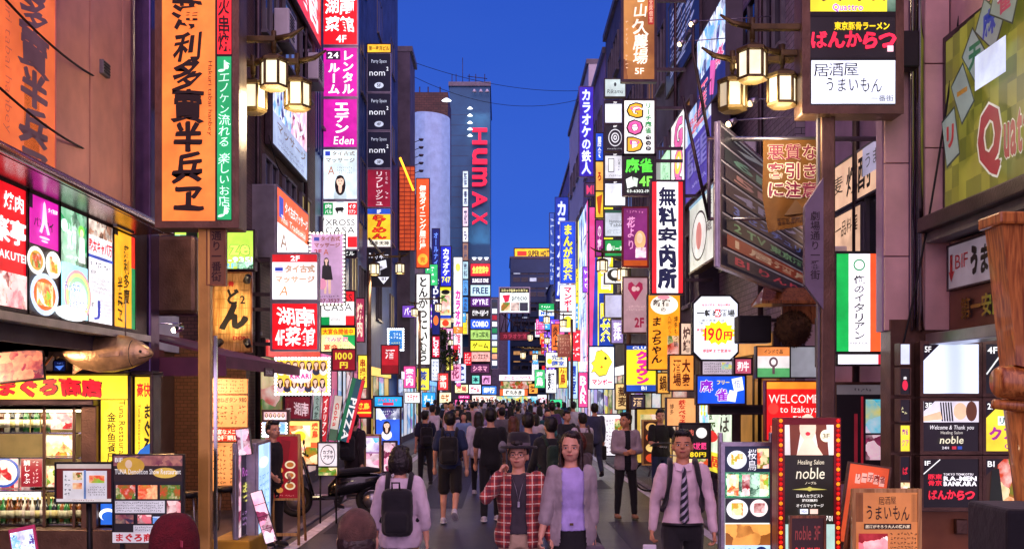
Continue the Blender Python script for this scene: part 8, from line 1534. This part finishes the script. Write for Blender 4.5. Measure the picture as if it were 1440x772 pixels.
# pipes, cables, air conditioners on the flanks
for i, (x, y, z0, z1, sd_) in enumerate(((-4.38, 19.2, .1, 14, -1), (-4.38, 23.9, .1, 20, -1), (-4.5, 30, .1, 20, -1), (4.52, 18.6, .1, 14, 1), (4.12, 25.2, 3, 18, 1), (4.62, 13.9, .1, 12, 1))):
    t = thing('drain_pipe', ['first', 'second', 'third'][i % 3] + ' drain pipe running up the ' + ('left' if sd_ < 0 else 'right') + ' facades, counted from the camera', 'pipe', (x, y, z0))
    b = B(); b.tube([(0, 0, 0), (0, 0, z1 - z0)], .05, M['metal'], 8); b.obj('pipe', t)
    for k in range(5): b = B(); b.bx(-.07, .07, -.02, .02, .8 + k * 2.2, .86 + k * 2.2, M['steel']); b.obj('clip', t)
for i, (x, y, z, sd_) in enumerate(((-4.25, 21, 8.9, -1), (-4.25, 24.3, 9.1, -1), (-4.25, 28.6, 4.2, -1), (4.4, 19.4, 6.0, 1), (4.0, 27.5, 7.4, 1), (4.05, 29.6, 4.0, 1), (4.5, 14.6, 3.4, 1), (4.1, 36, 5.5, 1))):
    t = thing('air_conditioner', ['grey fan unit high on the brown tiles', 'second fan unit high on the brown tiles', 'fan unit on the ribbed building above its shop', 'fan unit beside the oval flank sign', 'fan unit among the script letters of the black building', 'low fan unit on the black glass building', 'fan unit over the cedar ball', 'fan unit behind the stacked white cells'][i], 'air conditioner', (x, y, z))
    b = B(); b.bbox(-.15, .15, -.4, .4, 0, .6, M['white'], .03); b.obj('case', t); b = B(); s_ = -sd_
    for k in range(8): b.bx(s_ * .152, s_ * .165, -.3, .1, .08 + k * .06, .10 + k * .06, M['metal'])
    b.lathe([(.02, 0), (.02, .01)], (s_ * .15, -.1, .3), M['metal'], 6); b.obj('grille', t); b = B(); b.bx(-.2 * s_ if False else -.15, .15, -.38, .38, -.06, -.01, M['metal']); b.obj('bracket', t)
def cable(lb, p0, p1, sag, r=.012):
    t = thing('cable', lb, 'cable', p0); p1 = Vector(p1) - Vector(p0); b = B()
    b.tube([(p1.x * k / 14, p1.y * k / 14, p1.z * k / 14 - sag * 4 * (k / 14) * (1 - k / 14)) for k in range(15)], r, M['rubber'], 5); b.obj('wire', t)
cable('thin black cable crossing the granite wall high on the left', P(8, 0, 8.7), P(160, 120, 12.8), .1); cable('thin black cable sloping across the orange banner reflection', P(0, 124, 8.8), P(160, 224, 12.9), .1)
cable('long thin cable across the blue sky from the left roofs', P(560, 80, 52), P(815, 128, 60), .5, .014); cable('second thin cable sagging under the first one across the sky', P(562, 98, 54), P(815, 140, 62), 1.0, .014)
cable('slack red brown cable hanging down the corner pillar at right', P(1352, 0, 11.2), P(1266, 500, 11.3), .3); cable('black cable looping over the brown tiled wall on the left', P(378, 190, 19), P(405, 250, 19.5), .2)
# parked scooter
def scooter():
    t = thing('scooter', 'black parked scooter beside the young man in a dark jacket', 'scooter', P(470, 700, 17.6), rd(8)); t.location.z = .02
    bk, gr = surf('black_gloss_plastic', '0c0c10', .2, 0, .2, 3, 0, 40, .6), M['metal']
    for x, nm in ((-.62, 0), (.62, 1)):
        b = B(); n = 24; R0, r0 = .215, .055
        b.rings([[Vector((x + (R0 + r0 * math.cos(a)) * math.cos(k), r0 * math.sin(a) * 1.1, .27 + (R0 + r0 * math.cos(a)) * math.sin(k))) for a in [6.283 * j / 10 for j in range(10)]] for k in [6.2832 * i / n for i in range(n + 1)]], M['rubber'], False); w = b.obj('tyre', t)
        b = B(); b.tube([(x, -.03, .27), (x, .03, .27)], .15, M['steel'], 14); b.obj('rim', w)
    b = B(); b.rings([[Vector((x, w_ * math.cos(a), z + hh * math.sin(a))) for a in [6.283 * j / 14 for j in range(14)]] for x, w_, hh, z in ((.85, .03, .03, .62), (.7, .13, .10, .60), (.4, .17, .17, .55), (.05, .17, .18, .50), (-.1, .13, .1, .42))], bk); b.obj('rear_body', t)
    b = B(); b.rings([[Vector((x, w_ * math.cos(a), z + hh * math.sin(a))) for a in [6.283 * j / 14 for j in range(14)]] for x, w_, hh, z in ((.75, .06, .03, .76), (.55, .14, .06, .76), (.2, .14, .06, .73), (-.05, .08, .04, .70))], cloth('16141a')); b.obj('seat', t)
    b = B(); b.bbox(-.38, .1, -.14, .14, .28, .36, bk, .03); b.obj('footboard', t)
    b = B(); b.rings([[Vector((x, y, z)) for x, y, z in ((xx, -w_, zz), (xx + .06, -w_ * .7, zz), (xx + .06, w_ * .7, zz), (xx, w_, zz))] for xx, w_, zz in ((-.36, .15, .3), (-.44, .2, .6), (-.52, .16, .9), (-.56, .08, 1.0))], bk); b.obj('leg_shield', t)
    b = B(); b.rings([[Vector((x, w_ * math.cos(a), z + .04 * math.sin(a))) for a in [6.283 * j / 10 for j in range(10)]] for x, w_, z in ((-.9, .05, .46), (-.75, .1, .56), (-.5, .1, .55))], bk); b.obj('mudguard', t)
    b = B(); b.tube([(-.62, .0, .27), (-.55, 0, .7), (-.5, 0, 1.0)], .03, gr, 8); b.tube([(-.42, -.32, 1.02), (-.5, -.1, 1.05), (-.5, .1, 1.05), (-.42, .32, 1.02)], .018, M['black'], 8); b.obj('handlebar', t)
    for s in (-1, 1): b = B(); b.tube([(-.45, s * .25, 1.03), (-.48, s * .3, 1.2)], .008, M['black'], 5); b.ball((-.48, s * .32, 1.24), (.02, .07, .045), M['black'], 10, 6); b.obj('mirror', t)
    b = B(); b.ball((-.62, 0, .93), (.04, .07, .06), lit('ffe8c0', .3), 10, 6); b.obj('headlight', t); b = B(); b.ball((.86, 0, .62), (.03, .07, .035), surf('red_lens', '901010', .2), 10, 6); b.obj('tail_light', t)
    b = B(); b.tube([(.2, .16, .3), (.75, .18, .36)], .045, M['steel'], 8); b.obj('exhaust', t); b = B(); b.tube([(0, .1, .3), (.03, .2, .02)], .014, gr, 5); b.obj('kick_stand', t)
scooter()
by = thing('bicycle', 'bicycle wheel and frame half hidden behind the man holding a menu', 'bicycle', P(912, 665, 22)); by.location.z = .02
for x in (0, 1.0):
    b = B(); b.rings([[Vector((x + (.3 + .02 * math.cos(a)) * math.cos(k), .02 * math.sin(a), .33 + (.3 + .02 * math.cos(a)) * math.sin(k))) for a in [6.283 * j / 6 for j in range(6)]] for k in [6.2832 * i / 24 for i in range(25)]], M['rubber'], False)
    for k in range(8): b.tube([(x, 0, .33), (x + .3 * math.cos(k * .785), 0, .33 + .3 * math.sin(k * .785))], .003, M['steel'], 3)
    b.obj('wheel', by)
b = B(); b.tube([(0, 0, .33), (.15, 0, .8), (.6, 0, .75), (1.0, 0, .33), (.45, 0, .3), (.15, 0, .75)], .016, M['steel'], 6); b.tube([(.6, 0, .75), (.58, 0, .9)], .016, M['steel'], 6); b.obj('frame', by); b = B(); b.ball((.58, 0, .93), (.12, .07, .03), M['black']); b.obj('saddle', by); b = B(); b.tube([(.12, 0, .78), (.1, 0, 1.0)], .014, M['steel'], 6); b.tube([(.2, -.25, 1.0), (.1, 0, 1.02), (.2, .25, 1.0)], .012, M['black'], 6); b.obj('handlebar', by)
tr = thing('street_tree', 'small leafy street tree between the pork cutlet sign and the striped column', 'tree', (P(612, 0, 58).x, 60, .02))
b = B(); b.tube([(0, 0, 0), (.05, 0, 2.5), (.1, .1, 5.2)], [.12, .09, .04], surf('bark', '3a2a20', .9, 0, .4, 8, .6, 30), 8)
for a in range(6): b.tube([(.06, 0, 2.8 + a * .35), (.8 * math.cos(a * 1.1), .8 * math.sin(a * 1.1), 4 + a * .3)], [.04, .01], surf('bark', ''), 5)
b.obj('trunk', tr); b = B(); lm = surf('leaf', '2c4a1c', .6, 0, .5, 2); rr = random.Random(5)
for i in range(2600):
    c = rr.choice([(0, 0, 4.6, .8), (.7, .2, 4.2, .6), (-.6, -.2, 4.3, .6), (.1, .3, 5.3, .6), (-.3, -.5, 4.9, .5)]); u = Vector((rr.gauss(0, 1), rr.gauss(0, 1), rr.gauss(0, 1))).normalized() * c[3] * rr.uniform(.5, 1)
    p = Vector(c[:3]) + u; a_ = Vector((rr.gauss(0, 1), rr.gauss(0, 1), rr.gauss(0, 1))).normalized() * .07; q_ = a_.cross(Vector((rr.random(), rr.random(), rr.random()))).normalized() * .045
    b.add([p - a_, p + q_, p + a_, p - q_], [(0, 1, 2, 3)], lm)
b.obj('crown', tr)
